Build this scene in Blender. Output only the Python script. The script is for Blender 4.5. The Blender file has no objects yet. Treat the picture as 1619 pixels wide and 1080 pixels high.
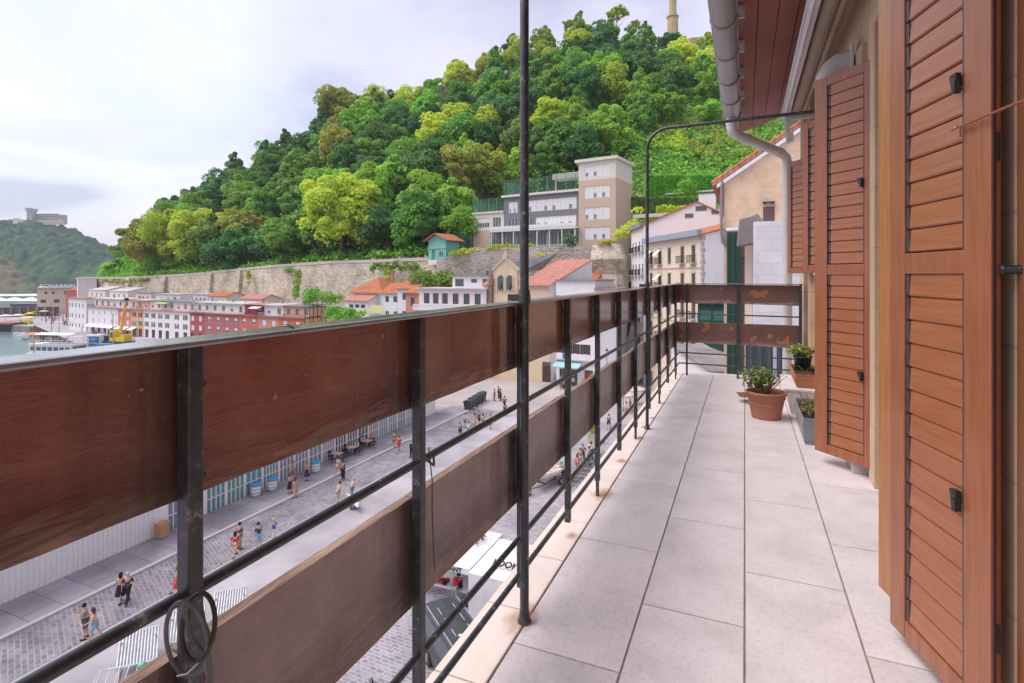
import bpy, bmesh, math, random
import numpy as np
from mathutils import Vector, Matrix, noise as mnoise
R = math.radians
SC = bpy.context.scene
COL = SC.collection
random.seed(7)
rng = np.random.default_rng(7)

# ------------------------------------------------ camera, sky, sun, exposure
YAW = math.atan(368 / 860)
cd = bpy.data.cameras.new('camera')
cam = bpy.data.objects.new('camera', cd)
COL.objects.link(cam)
cam.location = (0, 0, 1.2)
cam.rotation_euler = (R(90), 0, YAW)
cd.sensor_width = 36
cd.lens = 860 / 1619 * 36
cd.shift_y = -104 / 1619
cd.clip_start = 0.05
cd.clip_end = 12000
SC.camera = cam

SUN_EL, SUN_AZ = R(58), R(118)      # azimuth measured from +Y towards -X (left, slightly behind)
W = bpy.data.worlds.new('World')
SC.world = W
W.use_nodes = True
nt = W.node_tree
for n in list(nt.nodes):
    nt.nodes.remove(n)
N = nt.nodes.new
L = nt.links.new
out = N('ShaderNodeOutputWorld')
sky = N('ShaderNodeTexSky')
sky.sky_type = 'NISHITA'
sky.sun_disc = False
sky.sun_elevation = SUN_EL
sky.sun_rotation = -SUN_AZ
sky.air_density = 1.0
sky.dust_density = 2.0
bg1 = N('ShaderNodeBackground')
bg1.inputs[1].default_value = 0.035
L(sky.outputs[0], bg1.inputs[0])
tc = N('ShaderNodeTexCoord')
sep = N('ShaderNodeSeparateXYZ')
L(tc.outputs['Generated'], sep.inputs[0])
zc = N('ShaderNodeMath'); zc.operation = 'MAXIMUM'; zc.inputs[1].default_value = 0.0
L(sep.outputs[2], zc.inputs[0])
za = N('ShaderNodeMath'); za.operation = 'ADD'; za.inputs[1].default_value = 0.16
L(zc.outputs[0], za.inputs[0])
dx = N('ShaderNodeMath'); dx.operation = 'DIVIDE'
dy = N('ShaderNodeMath'); dy.operation = 'DIVIDE'
L(sep.outputs[0], dx.inputs[0]); L(za.outputs[0], dx.inputs[1])
L(sep.outputs[1], dy.inputs[0]); L(za.outputs[0], dy.inputs[1])
cmb = N('ShaderNodeCombineXYZ')
L(dx.outputs[0], cmb.inputs[0]); L(dy.outputs[0], cmb.inputs[1])
nz = N('ShaderNodeTexNoise')
nz.inputs['Scale'].default_value = 0.75
nz.inputs['Detail'].default_value = 7
nz.inputs['Roughness'].default_value = 0.52
nz.inputs['Distortion'].default_value = 0.35
L(cmb.outputs[0], nz.inputs['Vector'])
cr = N('ShaderNodeValToRGB')
e = cr.color_ramp.elements
e[0].position = 0.40; e[0].color = (0.47, 0.435, 0.56, 1)
e[1].position = 0.62; e[1].color = (0.88, 0.80, 0.86, 1)
x = e.new(0.50); x.color = (0.71, 0.655, 0.76, 1)
L(nz.outputs[0], cr.inputs[0])
nz2 = N('ShaderNodeTexNoise'); nz2.inputs['Scale'].default_value = 0.5; nz2.inputs['Detail'].default_value = 2
L(cmb.outputs[0], nz2.inputs['Vector'])
mx = N('ShaderNodeMix'); mx.data_type = 'RGBA'; mx.blend_type = 'MULTIPLY'
cr2 = N('ShaderNodeValToRGB')
cr2.color_ramp.elements[0].position = 0.4; cr2.color_ramp.elements[0].color = (1.0, 0.97, 1.0, 1)
cr2.color_ramp.elements[1].position = 0.62; cr2.color_ramp.elements[1].color = (0.95, 1.02, 0.97, 1)
L(nz2.outputs[0], cr2.inputs[0])
mx.inputs[0].default_value = 1.0
L(cr.outputs[0], mx.inputs[6]); L(cr2.outputs[0], mx.inputs[7])
bg2 = N('ShaderNodeBackground')
bg2.inputs[1].default_value = 0.485
L(mx.outputs[2], bg2.inputs[0])
ad = N('ShaderNodeAddShader')
L(bg1.outputs[0], ad.inputs[0]); L(bg2.outputs[0], ad.inputs[1])
L(ad.outputs[0], out.inputs[0])

sl = bpy.data.lights.new('sun', 'SUN')
sl.energy = 1.5
sl.angle = R(45)
sl.color = (1.0, 0.94, 0.85)
so = bpy.data.objects.new('sun', sl)
COL.objects.link(so)
sd = Vector((-math.sin(SUN_AZ) * math.cos(SUN_EL), math.cos(SUN_AZ) * math.cos(SUN_EL), math.sin(SUN_EL)))
so.rotation_euler = sd.to_track_quat('Z', 'Y').to_euler()
SC.view_settings.view_transform = 'Standard'
SC.view_settings.look = 'None'
SC.view_settings.exposure = 1.08
SC.view_settings.gamma = 1

# ------------------------------------------------ helpers
G = -16.8          # quay level (balcony floor is z = 0)
WZ = -19.3         # water level
CA, SA = math.cos(YAW), math.sin(YAW)
def ray(px, py):
    u = (px - 809) / 860; v = (436 - py) / 860
    return Vector((-SA + CA * u, CA + SA * u, v))
def P(px, py, d):                       # survey point: sight line and distance
    return Vector((0, 0, 1.2)) + ray(px, py) * d
def gp(px, py, z=G):                    # point on a horizontal plane
    r = ray(px, py)
    return Vector((0, 0, 1.2)) + r * ((z - 1.2) / r.z)

def tag(o, label=None, cat=None, group=None, kind=None):
    if label: o['label'] = label
    if cat: o['category'] = cat
    if group: o['group'] = group
    if kind: o['kind'] = kind
    return o
def empty(name, loc=(0, 0, 0), rz=0, label=None, cat=None, group=None):
    o = bpy.data.objects.new(name, None)
    o.empty_display_size = 0.3
    COL.objects.link(o)
    o.location = loc
    o.rotation_euler = (0, 0, rz)
    return tag(o, label, cat, group)
def link(name, me, parent=None, loc=None, rot=None, scale=None):
    o = bpy.data.objects.new(name, me)
    COL.objects.link(o)
    if parent: o.parent = parent
    if loc is not None: o.location = loc
    if rot is not None: o.rotation_euler = rot
    if scale is not None: o.scale = scale
    return o
def copy_tree(o, parent=None):
    c = o.copy(); COL.objects.link(c); c.parent = parent
    for ch in o.children:
        copy_tree(ch, c)
    return c

class MB:
    def __init__(s, *mats):
        s.v = []; s.f = []; s.fm = []; s.mats = list(mats); s.cur = 0; s.T = None; s.sm = []
    def use(s, m):
        if m not in s.mats: s.mats.append(m)
        s.cur = s.mats.index(m); return s
    def add(s, vs, fs, smooth=False):
        b = len(s.v)
        for p in vs:
            p = Vector(p)
            if s.T is not None: p = s.T @ p
            s.v.append(p)
        for f in fs:
            s.f.append([b + i for i in f]); s.fm.append(s.cur); s.sm.append(smooth)
        return s
    def box(s, x0, y0, z0, x1, y1, z1):
        if x0 > x1: x0, x1 = x1, x0
        if y0 > y1: y0, y1 = y1, y0
        if z0 > z1: z0, z1 = z1, z0
        v = [(x0, y0, z0), (x1, y0, z0), (x1, y1, z0), (x0, y1, z0), (x0, y0, z1), (x1, y0, z1), (x1, y1, z1), (x0, y1, z1)]
        return s.add(v, [(0, 3, 2, 1), (4, 5, 6, 7), (0, 1, 5, 4), (1, 2, 6, 5), (2, 3, 7, 6), (3, 0, 4, 7)])
    def quad(s, a, b, c, d): return s.add([a, b, c, d], [(0, 1, 2, 3)])
    def ext(s, pts, vec):               # extrude a planar polygon
        n = len(pts); vec = Vector(vec)
        pts = [Vector(p) for p in pts]
        v = pts + [p + vec for p in pts]
        nrm = Vector((0, 0, 0))
        for i in range(n):
            a, b = pts[i], pts[(i + 1) % n]
            nrm += a.cross(b)
        fl = nrm.dot(vec) > 0
        f = [list(range(n))[::-1] if fl else list(range(n)), [i + n for i in (range(n) if fl else range(n - 1, -1, -1))]]
        for i in range(n):
            j = (i + 1) % n
            f.append((i, j, j + n, i + n) if fl else (j, i, i + n, j + n))
        return s.add(v, f)
    def tube(s, pts, r, n=8, cap=True, smooth=True):
        pts = [Vector(p) for p in pts]
        m = len(pts)
        rs = r if isinstance(r, (list, tuple)) else [r] * m
        v = []; f = []
        prev = None
        for i, p in enumerate(pts):
            t = (pts[min(i + 1, m - 1)] - pts[max(i - 1, 0)])
            if t.length < 1e-9: t = Vector((0, 0, 1))
            t.normalize()
            if prev is None:
                a = t.orthogonal().normalized()
            else:
                a = prev - t * prev.dot(t)
                a = a.normalized() if a.length > 1e-6 else t.orthogonal().normalized()
            prev = a
            b = t.cross(a)
            for k in range(n):
                an = 2 * math.pi * k / n
                v.append(p + (a * math.cos(an) + b * math.sin(an)) * rs[i])
        for i in range(m - 1):
            for k in range(n):
                k2 = (k + 1) % n
                f.append((i * n + k, i * n + k2, (i + 1) * n + k2, (i + 1) * n + k))
        s.add(v, f, smooth)
        if cap:
            s.add([v[k] for k in range(n)][::-1], [list(range(n))])
            s.add([v[(m - 1) * n + k] for k in range(n)], [list(range(n))])
        return s
    def lathe(s, prof, cx=0, cy=0, n=20, smooth=True):
        v = []; f = []
        for (r, z) in prof:
            for k in range(n):
                an = 2 * math.pi * k / n
                v.append((cx + r * math.cos(an), cy + r * math.sin(an), z))
        for i in range(len(prof) - 1):
            for k in range(n):
                k2 = (k + 1) % n
                f.append((i * n + k, i * n + k2, (i + 1) * n + k2, (i + 1) * n + k))
        return s.add(v, f, smooth)
    def disc(s, cx, cy, z, r, n=20, up=True):
        v = [(cx + r * math.cos(2 * math.pi * k / n), cy + r * math.sin(2 * math.pi * k / n), z) for k in range(n)]
        return s.add(v if up else v[::-1], [list(range(n))])
    def build(s, name, parent=None, loc=None, rot=None, bevel=0, seg=2):
        me = bpy.data.meshes.new(name)
        me.from_pydata([tuple(p) for p in s.v], [], s.f)
        for m in s.mats: me.materials.append(m)
        me.polygons.foreach_set('material_index', s.fm)
        me.polygons.foreach_set('use_smooth', s.sm)
        me.update()
        o = link(name, me, parent, loc, rot)
        if bevel:
            b = o.modifiers.new('bevel', 'BEVEL'); b.width = bevel; b.segments = seg; b.limit_method = 'ANGLE'
        return o
def np_mesh(name, verts, faces, mats, fm=None, smooth=False):   # quads or tris as numpy arrays
    me = bpy.data.meshes.new(name)
    k = faces.shape[1]
    me.vertices.add(len(verts)); me.vertices.foreach_set('co', verts.astype(np.float32).ravel())
    me.loops.add(faces.size); me.loops.foreach_set('vertex_index', faces.astype(np.int32).ravel())
    me.polygons.add(len(faces)); me.polygons.foreach_set('loop_start', np.arange(0, faces.size, k, dtype=np.int32))
    if fm is not None: me.polygons.foreach_set('material_index', fm.astype(np.int32))
    me.polygons.foreach_set('use_smooth', np.full(len(faces), smooth))
    for m in mats: me.materials.append(m)
    me.update(calc_edges=True)
    me.validate()
    return me

# ------------------------------------------------ materials
MATS = {}
def nodes_mat(name):
    m = bpy.data.materials.new(name); m.use_nodes = True
    t = m.node_tree
    b = t.nodes['Principled BSDF']
    return m, t, b
def rgb(c, k=1.0): return (min(c[0] * k, 1), min(c[1] * k, 1), min(c[2] * k, 1), 1)
def mk(name, c, c2=None, scale=3.0, detail=5, rough=0.75, bump=0.0, bscale=None, stretch=(1, 1, 1), metal=0, coat=0, spec=0.4, rnd=0, lo=0.35, hi=0.65, dist=0.0):
    if name in MATS: return MATS[name]
    m, t, b = nodes_mat(name)
    n = t.nodes.new; l = t.links.new
    if c2 is None: c2 = tuple(x * 0.8 for x in c)
    tcn = n('ShaderNodeTexCoord'); mp = n('ShaderNodeMapping'); mp.inputs['Scale'].default_value = stretch
    l(tcn.outputs['Object'], mp.inputs[0])
    nzz = n('ShaderNodeTexNoise'); nzz.inputs['Scale'].default_value = scale; nzz.inputs['Detail'].default_value = detail
    nzz.inputs['Roughness'].default_value = 0.6; nzz.inputs['Distortion'].default_value = dist
    l(mp.outputs[0], nzz.inputs['Vector'])
    r = n('ShaderNodeValToRGB')
    r.color_ramp.elements[0].position = lo; r.color_ramp.elements[0].color = rgb(c2)
    r.color_ramp.elements[1].position = hi; r.color_ramp.elements[1].color = rgb(c)
    l(nzz.outputs[0], r.inputs[0])
    colout = r.outputs[0]
    if rnd:
        oi = n('ShaderNodeObjectInfo'); hs = n('ShaderNodeHueSaturation')
        ma = n('ShaderNodeMapRange'); ma.inputs[3].default_value = 1 - rnd; ma.inputs[4].default_value = 1 + rnd
        l(oi.outputs['Random'], ma.inputs[0]); l(ma.outputs[0], hs.inputs['Value']); l(colout, hs.inputs['Color'])
        colout = hs.outputs[0]
    l(colout, b.inputs['Base Color'])
    b.inputs['Roughness'].default_value = rough
    b.inputs['Metallic'].default_value = metal
    b.inputs['Specular IOR Level'].default_value = spec
    if coat: b.inputs['Coat Weight'].default_value = coat; b.inputs['Coat Roughness'].default_value = 0.15
    if bump:
        nb = n('ShaderNodeTexNoise'); nb.inputs['Scale'].default_value = bscale or scale * 6; nb.inputs['Detail'].default_value = 6
        l(mp.outputs[0], nb.inputs['Vector'])
        bp = n('ShaderNodeBump'); bp.inputs['Strength'].default_value = bump; bp.inputs['Distance'].default_value = 0.02
        l(nb.outputs[0], bp.inputs['Height']); l(bp.outputs[0], b.inputs['Normal'])
    MATS[name] = m
    m['_c'] = 1
    return m
def plain(name, c, rough=0.6, **k): return mk(name, c, tuple(x * 0.88 for x in c), rough=rough, scale=k.pop('scale', 6), **k)

def brickmat(name, c1, c2, cm, w, h, mortar, rough=0.85, bump=0.4, offset=0.5, rot=(0, 0, 0), bias=0.0, nscale=0.35, namt=0.25, bd=0.01, loc=(0, 0, 0)):
    if name in MATS: return MATS[name]
    m, t, b = nodes_mat(name)
    n = t.nodes.new; l = t.links.new
    tcn = n('ShaderNodeTexCoord'); mp = n('ShaderNodeMapping')
    mp.inputs['Rotation'].default_value = rot; mp.inputs['Location'].default_value = loc
    l(tcn.outputs['Object'], mp.inputs[0])
    br = n('ShaderNodeTexBrick')
    br.inputs['Scale'].default_value = 1
    br.inputs['Color1'].default_value = rgb(c1); br.inputs['Color2'].default_value = rgb(c2); br.inputs['Mortar'].default_value = rgb(cm)
    br.inputs['Brick Width'].default_value = w; br.inputs['Row Height'].default_value = h
    br.inputs['Mortar Size'].default_value = mortar; br.inputs['Mortar Smooth'].default_value = 0.2; br.inputs['Bias'].default_value = bias
    br.offset = offset
    l(mp.outputs[0], br.inputs['Vector'])
    nzz = n('ShaderNodeTexNoise'); nzz.inputs['Scale'].default_value = nscale; nzz.inputs['Detail'].default_value = 8; nzz.inputs['Roughness'].default_value = 0.65
    l(tcn.outputs['Object'], nzz.inputs['Vector'])
    mr = n('ShaderNodeMapRange'); mr.inputs[1].default_value = 0.3; mr.inputs[2].default_value = 0.7
    mr.inputs[3].default_value = 1 - namt; mr.inputs[4].default_value = 1 + namt
    l(nzz.outputs[0], mr.inputs[0])
    hs = n('ShaderNodeHueSaturation'); l(br.outputs[0], hs.inputs['Color']); l(mr.outputs[0], hs.inputs['Value'])
    l(hs.outputs[0], b.inputs['Base Color'])
    b.inputs['Roughness'].default_value = rough
    b.inputs['Specular IOR Level'].default_value = 0.3
    bp = n('ShaderNodeBump'); bp.inputs['Strength'].default_value = bump; bp.inputs['Distance'].default_value = bd; bp.invert = True
    l(br.outputs['Fac'], bp.inputs['Height']); l(bp.outputs[0], b.inputs['Normal'])
    MATS[name] = m
    return m

def plaster(name, c, stain=(0.5, 0.47, 0.42), amt=0.35, rough=0.9, scale=0.6):
    """painted render with streaky weathering"""
    if name in MATS: return MATS[name]
    m, t, b = nodes_mat(name)
    n = t.nodes.new; l = t.links.new
    tcn = n('ShaderNodeTexCoord'); mp = n('ShaderNodeMapping'); mp.inputs['Scale'].default_value = (1, 1, 0.25)
    l(tcn.outputs['Object'], mp.inputs[0])
    a = n('ShaderNodeTexNoise'); a.inputs['Scale'].default_value = scale; a.inputs['Detail'].default_value = 9; a.inputs['Roughness'].default_value = 0.7
    l(mp.outputs[0], a.inputs['Vector'])
    mr = n('ShaderNodeMapRange'); mr.inputs[1].default_value = 0.5; mr.inputs[2].default_value = 0.8; mr.inputs[3].default_value = 0; mr.inputs[4].default_value = amt
    l(a.outputs[0], mr.inputs[0])
    mixn = n('ShaderNodeMix'); mixn.data_type = 'RGBA'
    mixn.inputs[6].default_value = rgb(c); mixn.inputs[7].default_value = rgb((c[0] * stain[0], c[1] * stain[1], c[2] * stain[2]))
    l(mr.outputs[0], mixn.inputs[0]); l(mixn.outputs[2], b.inputs['Base Color'])
    b.inputs['Roughness'].default_value = rough; b.inputs['Specular IOR Level'].default_value = 0.2
    MATS[name] = m
    return m

def tilemat(name, c1, c2, w=0.24, rot=0.0):
    """clay roof tiles: half-round ribs running down the slope (object X across)"""
    if name in MATS: return MATS[name]
    m, t, b = nodes_mat(name)
    n = t.nodes.new; l = t.links.new
    tcn = n('ShaderNodeTexCoord'); mp = n('ShaderNodeMapping'); mp.inputs['Rotation'].default_value = (0, 0, rot)
    l(tcn.outputs['Object'], mp.inputs[0])
    wv = n('ShaderNodeTexWave'); wv.wave_type = 'BANDS'; wv.bands_direction = 'X'; wv.inputs['Scale'].default_value = 0.314 / w
    l(mp.outputs[0], wv.inputs['Vector'])
    a = n('ShaderNodeTexNoise'); a.inputs['Scale'].default_value = 1.6; a.inputs['Detail'].default_value = 8; a.inputs['Roughness'].default_value = 0.7
    l(tcn.outputs['Object'], a.inputs['Vector'])
    r = n('ShaderNodeValToRGB'); r.color_ramp.elements[0].position = 0.36; r.color_ramp.elements[0].color = rgb(c2)
    r.color_ramp.elements[1].position = 0.6; r.color_ramp.elements[1].color = rgb(c1)
    l(a.outputs[0], r.inputs[0])
    l(r.outputs[0], b.inputs['Base Color']); b.inputs['Roughness'].default_value = 0.9; b.inputs['Specular IOR Level'].default_value = 0.2
    bp = n('ShaderNodeBump'); bp.inputs['Strength'].default_value = 0.9; bp.inputs['Distance'].default_value = 0.06
    l(wv.outputs[0], bp.inputs['Height']); l(bp.outputs[0], b.inputs['Normal'])
    MATS[name] = m
    return m

def leafmat(name, c, c2, var=0.2, trans=0.42, hue=0.03, cs=0.35):
    if name in MATS: return MATS[name]
    m, t, b = nodes_mat(name)
    n = t.nodes.new; l = t.links.new
    geo = n('ShaderNodeNewGeometry'); oi = n('ShaderNodeObjectInfo'); tcn = n('ShaderNodeTexCoord')
    a = n('ShaderNodeTexNoise'); a.inputs['Scale'].default_value = cs; a.inputs['Detail'].default_value = 3
    l(tcn.outputs['Object'], a.inputs['Vector'])
    ad = n('ShaderNodeMath'); ad.operation = 'MULTIPLY_ADD'; ad.inputs[1].default_value = 0.5
    l(geo.outputs['Random Per Island'], ad.inputs[0])
    sb = n('ShaderNodeMath'); sb.operation = 'SUBTRACT'; sb.inputs[1].default_value = 0.25; l(a.outputs[0], sb.inputs[0])
    l(sb.outputs[0], ad.inputs[2])
    r = n('ShaderNodeValToRGB'); r.color_ramp.elements[0].position = 0.3; r.color_ramp.elements[0].color = rgb(c2)
    r.color_ramp.elements[1].position = 0.7; r.color_ramp.elements[1].color = rgb(c)
    l(ad.outputs[0], r.inputs[0])
    hs = n('ShaderNodeHueSaturation')
    mr = n('ShaderNodeMapRange'); mr.inputs[3].default_value = 1 - var; mr.inputs[4].default_value = 1 + var
    l(oi.outputs['Random'], mr.inputs[0]); l(mr.outputs[0], hs.inputs['Value'])
    m2 = n('ShaderNodeMath'); m2.operation = 'MULTIPLY'; m2.inputs[1].default_value = 7.31; l(oi.outputs['Random'], m2.inputs[0])
    fr = n('ShaderNodeMath'); fr.operation = 'FRACT'; l(m2.outputs[0], fr.inputs[0])
    mh = n('ShaderNodeMapRange'); mh.inputs[3].default_value = 0.5 - hue * 1.2; mh.inputs[4].default_value = 0.5 + hue * .15
    l(fr.outputs[0], mh.inputs[0]); l(mh.outputs[0], hs.inputs['Hue'])
    l(r.outputs[0], hs.inputs['Color']); l(hs.outputs[0], b.inputs['Base Color'])
    b.inputs['Roughness'].default_value = 0.6; b.inputs['Specular IOR Level'].default_value = 0.25
    tr = n('ShaderNodeBsdfTranslucent'); l(hs.outputs[0], tr.inputs[0])
    ms = n('ShaderNodeMixShader'); ms.inputs[0].default_value = trans
    l(b.outputs[0], ms.inputs[1]); l(tr.outputs[0], ms.inputs[2])
    l(ms.outputs[0], t.nodes['Material Output'].inputs[0])
    MATS[name] = m
    return m

def glassmat(name='window_glass', c=(0.07, 0.085, 0.10)):
    if name in MATS: return MATS[name]
    m, t, b = nodes_mat(name)
    b.inputs['Base Color'].default_value = rgb(c); b.inputs['Roughness'].default_value = 0.08; b.inputs['Specular IOR Level'].default_value = 0.8
    MATS[name] = m
    return m

GLASS = glassmat()
WHITE = plain('white_paint', (0.80, 0.78, 0.80), 0.5)
DARKMETAL = mk('black_metal', (0.03, 0.032, 0.036), (0.014, 0.015, 0.018), scale=14, rough=0.35, bump=0.25, bscale=60, spec=0.6)
# ================================================ the balcony
def paint_metal():
    m, t, b = nodes_mat('chipped_black_paint')
    n = t.nodes.new; l = t.links.new
    tcn = n('ShaderNodeTexCoord')
    a = n('ShaderNodeTexNoise'); a.inputs['Scale'].default_value = 38; a.inputs['Detail'].default_value = 9; a.inputs['Roughness'].default_value = 0.7
    l(tcn.outputs['Object'], a.inputs['Vector'])
    r = n('ShaderNodeValToRGB')
    el = r.color_ramp.elements
    el[0].position = 0.36; el[0].color = (0.014, 0.017, 0.023, 1)
    el[1].position = 0.66; el[1].color = (0.22, 0.21, 0.205, 1)
    x = el.new(0.56); x.color = (0.036, 0.041, 0.05, 1)
    x = el.new(0.60); x.color = (0.06, 0.065, 0.072, 1)
    l(a.outputs[0], r.inputs[0]); l(r.outputs[0], b.inputs['Base Color'])
    b2 = n('ShaderNodeTexNoise'); b2.inputs['Scale'].default_value = 9; b2.inputs['Detail'].default_value = 4
    l(tcn.outputs['Object'], b2.inputs['Vector'])
    mr = n('ShaderNodeMapRange'); mr.inputs[3].default_value = 0.16; mr.inputs[4].default_value = 0.55
    l(b2.outputs[0], mr.inputs[0]); l(mr.outputs[0], b.inputs['Roughness'])
    b.inputs['Specular IOR Level'].default_value = 0.65
    bp = n('ShaderNodeBump'); bp.inputs['Strength'].default_value = 0.35; bp.inputs['Distance'].default_value = 0.004
    l(a.outputs[0], bp.inputs['Height']); l(bp.outputs[0], b.inputs['Normal'])
    return m
IRON = paint_metal()

def plank_mat(name, c1, c2, c3, flake=0.0, coat=0.9):
    """old brown gloss paint on board: cloudy tone, long cracks low down, bare chips"""
    m, t, b = nodes_mat(name)
    n = t.nodes.new; l = t.links.new
    tcn = n('ShaderNodeTexCoord')
    mp = n('ShaderNodeMapping'); mp.inputs['Scale'].default_value = (1, 1, 1)
    l(tcn.outputs['Object'], mp.inputs[0])
    a = n('ShaderNodeTexNoise'); a.inputs['Scale'].default_value = 3.2; a.inputs['Detail'].default_value = 7; a.inputs['Roughness'].default_value = 0.6
    l(mp.outputs[0], a.inputs['Vector'])
    r = n('ShaderNodeValToRGB')
    el = r.color_ramp.elements
    el[0].position = 0.34; el[0].color = rgb(c1); el[1].position = 0.66; el[1].color = rgb(c3)
    x = el.new(0.5); x.color = rgb(c2)
    l(a.outputs[0], r.inputs[0])
    # wood grain / cracks
    mg = n('ShaderNodeMapping'); mg.inputs['Scale'].default_value = (4, 3.2, 17); mg.inputs['Rotation'].default_value = (R(9), 0, 0)
    l(tcn.outputs['Object'], mg.inputs[0])
    g = n('ShaderNodeTexNoise'); g.inputs['Scale'].default_value = 1.6; g.inputs['Detail'].default_value = 10; g.inputs['Roughness'].default_value = 0.68; g.inputs['Distortion'].default_value = 2.2
    l(mg.outputs[0], g.inputs['Vector'])
    # mask: cracks stronger near the lower edge of the board
    gen = n('ShaderNodeSeparateXYZ'); l(tcn.outputs['Generated'], gen.inputs[0])
    lowm = n('ShaderNodeMapRange'); lowm.inputs[1].default_value = 0.5; lowm.inputs[2].default_value = 0.05; lowm.inputs[3].default_value = 0.12; lowm.inputs[4].default_value = 1
    wob = n('ShaderNodeMath'); wob.operation = 'MULTIPLY_ADD'; wob.inputs[1].default_value = 0.5
    l(a.outputs[0], wob.inputs[0]); sb = n('ShaderNodeMath'); sb.operation = 'SUBTRACT'; sb.inputs[1].default_value = 0.25
    l(gen.outputs[2], sb.inputs[0]); l(sb.outputs[0], wob.inputs[2]); l(wob.outputs[0], lowm.inputs[0])
    gm = n('ShaderNodeMath'); gm.operation = 'MULTIPLY'; l(g.outputs[0], gm.inputs[0]); l(lowm.outputs[0], gm.inputs[1])
    # fine flecks
    f = n('ShaderNodeTexNoise'); f.inputs['Scale'].default_value = 85; f.inputs['Detail'].default_value = 4
    l(tcn.outputs['Object'], f.inputs['Vector'])
    fm = n('ShaderNodeMath'); fm.operation = 'MULTIPLY'; fm.inputs[1].default_value = 0.06; l(f.outputs[0], fm.inputs[0])
    hh = n('ShaderNodeMath'); hh.operation = 'ADD'; l(gm.outputs[0], hh.inputs[0]); l(fm.outputs[0], hh.inputs[1])
    # vertical brush sags
    mv = n('ShaderNodeMapping'); mv.inputs['Scale'].default_value = (1, 14, 1.2); l(tcn.outputs['Object'], mv.inputs[0])
    sg = n('ShaderNodeTexNoise'); sg.inputs['Scale'].default_value = 1.5; sg.inputs['Detail'].default_value = 3; l(mv.outputs[0], sg.inputs['Vector'])
    sgm = n('ShaderNodeMath'); sgm.operation = 'MULTIPLY'; sgm.inputs[1].default_value = 0.25; l(sg.outputs[0], sgm.inputs[0])
    h2 = n('ShaderNodeMath'); h2.operation = 'ADD'; l(hh.outputs[0], h2.inputs[0]); l(sgm.outputs[0], h2.inputs[1])
    bp = n('ShaderNodeBump'); bp.inputs['Strength'].default_value = 1.0; bp.inputs['Distance'].default_value = 0.020
    l(h2.outputs[0], bp.inputs['Height']); l(bp.outputs[0], b.inputs['Normal'])
    # worn lighter paint where cracked
    wr = n('ShaderNodeMapRange'); wr.inputs[1].default_value = 0.37; wr.inputs[2].default_value = 0.52; l(gm.outputs[0], wr.inputs[0])
    mxx = n('ShaderNodeMix'); mxx.data_type = 'RGBA'; mxx.inputs[7].default_value = (0.40, 0.27, 0.225, 1)
    wk = n('ShaderNodeMath'); wk.operation = 'MULTIPLY'; wk.inputs[1].default_value = 0.7; l(wr.outputs[0], wk.inputs[0])
    l(wk.outputs[0], mxx.inputs[0]); l(r.outputs[0], mxx.inputs[6])
    sep2 = n('ShaderNodeMapRange'); sep2.inputs[1].default_value = 0.80; sep2.inputs[2].default_value = 0.99; sep2.inputs[3].default_value = 0; sep2.inputs[4].default_value = 0.75
    wb = n('ShaderNodeMath'); wb.operation = 'MULTIPLY_ADD'; wb.inputs[1].default_value = 0.3; l(sg.outputs[0], wb.inputs[0])
    sb2 = n('ShaderNodeMath'); sb2.operation = 'SUBTRACT'; sb2.inputs[1].default_value = 0.12; l(gen.outputs[1], sb2.inputs[0]); l(sb2.outputs[0], wb.inputs[2]); l(wb.outputs[0], sep2.inputs[0])
    st_ = n('ShaderNodeMix'); st_.data_type = 'RGBA'; st_.inputs[7].default_value = (0.03, 0.014, 0.012, 1); l(sep2.outputs[0], st_.inputs[0]); l(mxx.outputs[2], st_.inputs[6])  # reflection of the next post, painted dark at the far end of the board
    sc2 = n('ShaderNodeTexNoise'); sc2.inputs['Scale'].default_value = 26; sc2.inputs['Detail'].default_value = 3; l(tcn.outputs['Object'], sc2.inputs['Vector'])
    sr2 = n('ShaderNodeMapRange'); sr2.inputs[1].default_value = 0.71; sr2.inputs[2].default_value = 0.74; sr2.inputs[4].default_value = 0.6; l(sc2.outputs[0], sr2.inputs[0])
    s3 = n('ShaderNodeMix'); s3.data_type = 'RGBA'; s3.inputs[7].default_value = (0.42, 0.30, 0.26, 1); l(sr2.outputs[0], s3.inputs[0]); l(st_.outputs[2], s3.inputs[6])
    colo = s3.outputs[2]
    if flake:
        fl = n('ShaderNodeTexNoise'); fl.inputs['Scale'].default_value = 5.5; fl.inputs['Detail'].default_value = 5; fl.inputs['Roughness'].default_value = 0.45
        l(tcn.outputs['Object'], fl.inputs['Vector'])
        fr = n('ShaderNodeMapRange'); fr.inputs[1].default_value = flake; fr.inputs[2].default_value = flake + 0.006
        l(fl.outputs[0], fr.inputs[0])
        mf = n('ShaderNodeMix'); mf.data_type = 'RGBA'; mf.inputs[7].default_value = (0.33, 0.13, 0.055, 1)
        l(fr.outputs[0], mf.inputs[0]); l(colo, mf.inputs[6]); colo = mf.outputs[2]
    l(colo, b.inputs['Base Color'])
    b.inputs['Roughness'].default_value = 0.26
    b.inputs['Coat Weight'].default_value = coat; b.inputs['Coat Roughness'].default_value = 0.12
    b.inputs['Specular IOR Level'].default_value = 0.5
    return m
PLANK_UP = plank_mat('brown_gloss_board', (0.13, 0.030, 0.022), (0.215, 0.060, 0.042), (0.29, 0.118, 0.09))
PLANK_LOW = plank_mat('brown_dull_board', (0.21, 0.142, 0.142), (0.27, 0.192, 0.192), (0.34, 0.265, 0.265), coat=0.25)
PLANK_END = plank_mat('brown_flaking_board', (0.125, 0.060, 0.050), (0.15, 0.075, 0.063), (0.18, 0.092, 0.078), flake=0.635, coat=0.1)
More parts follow.
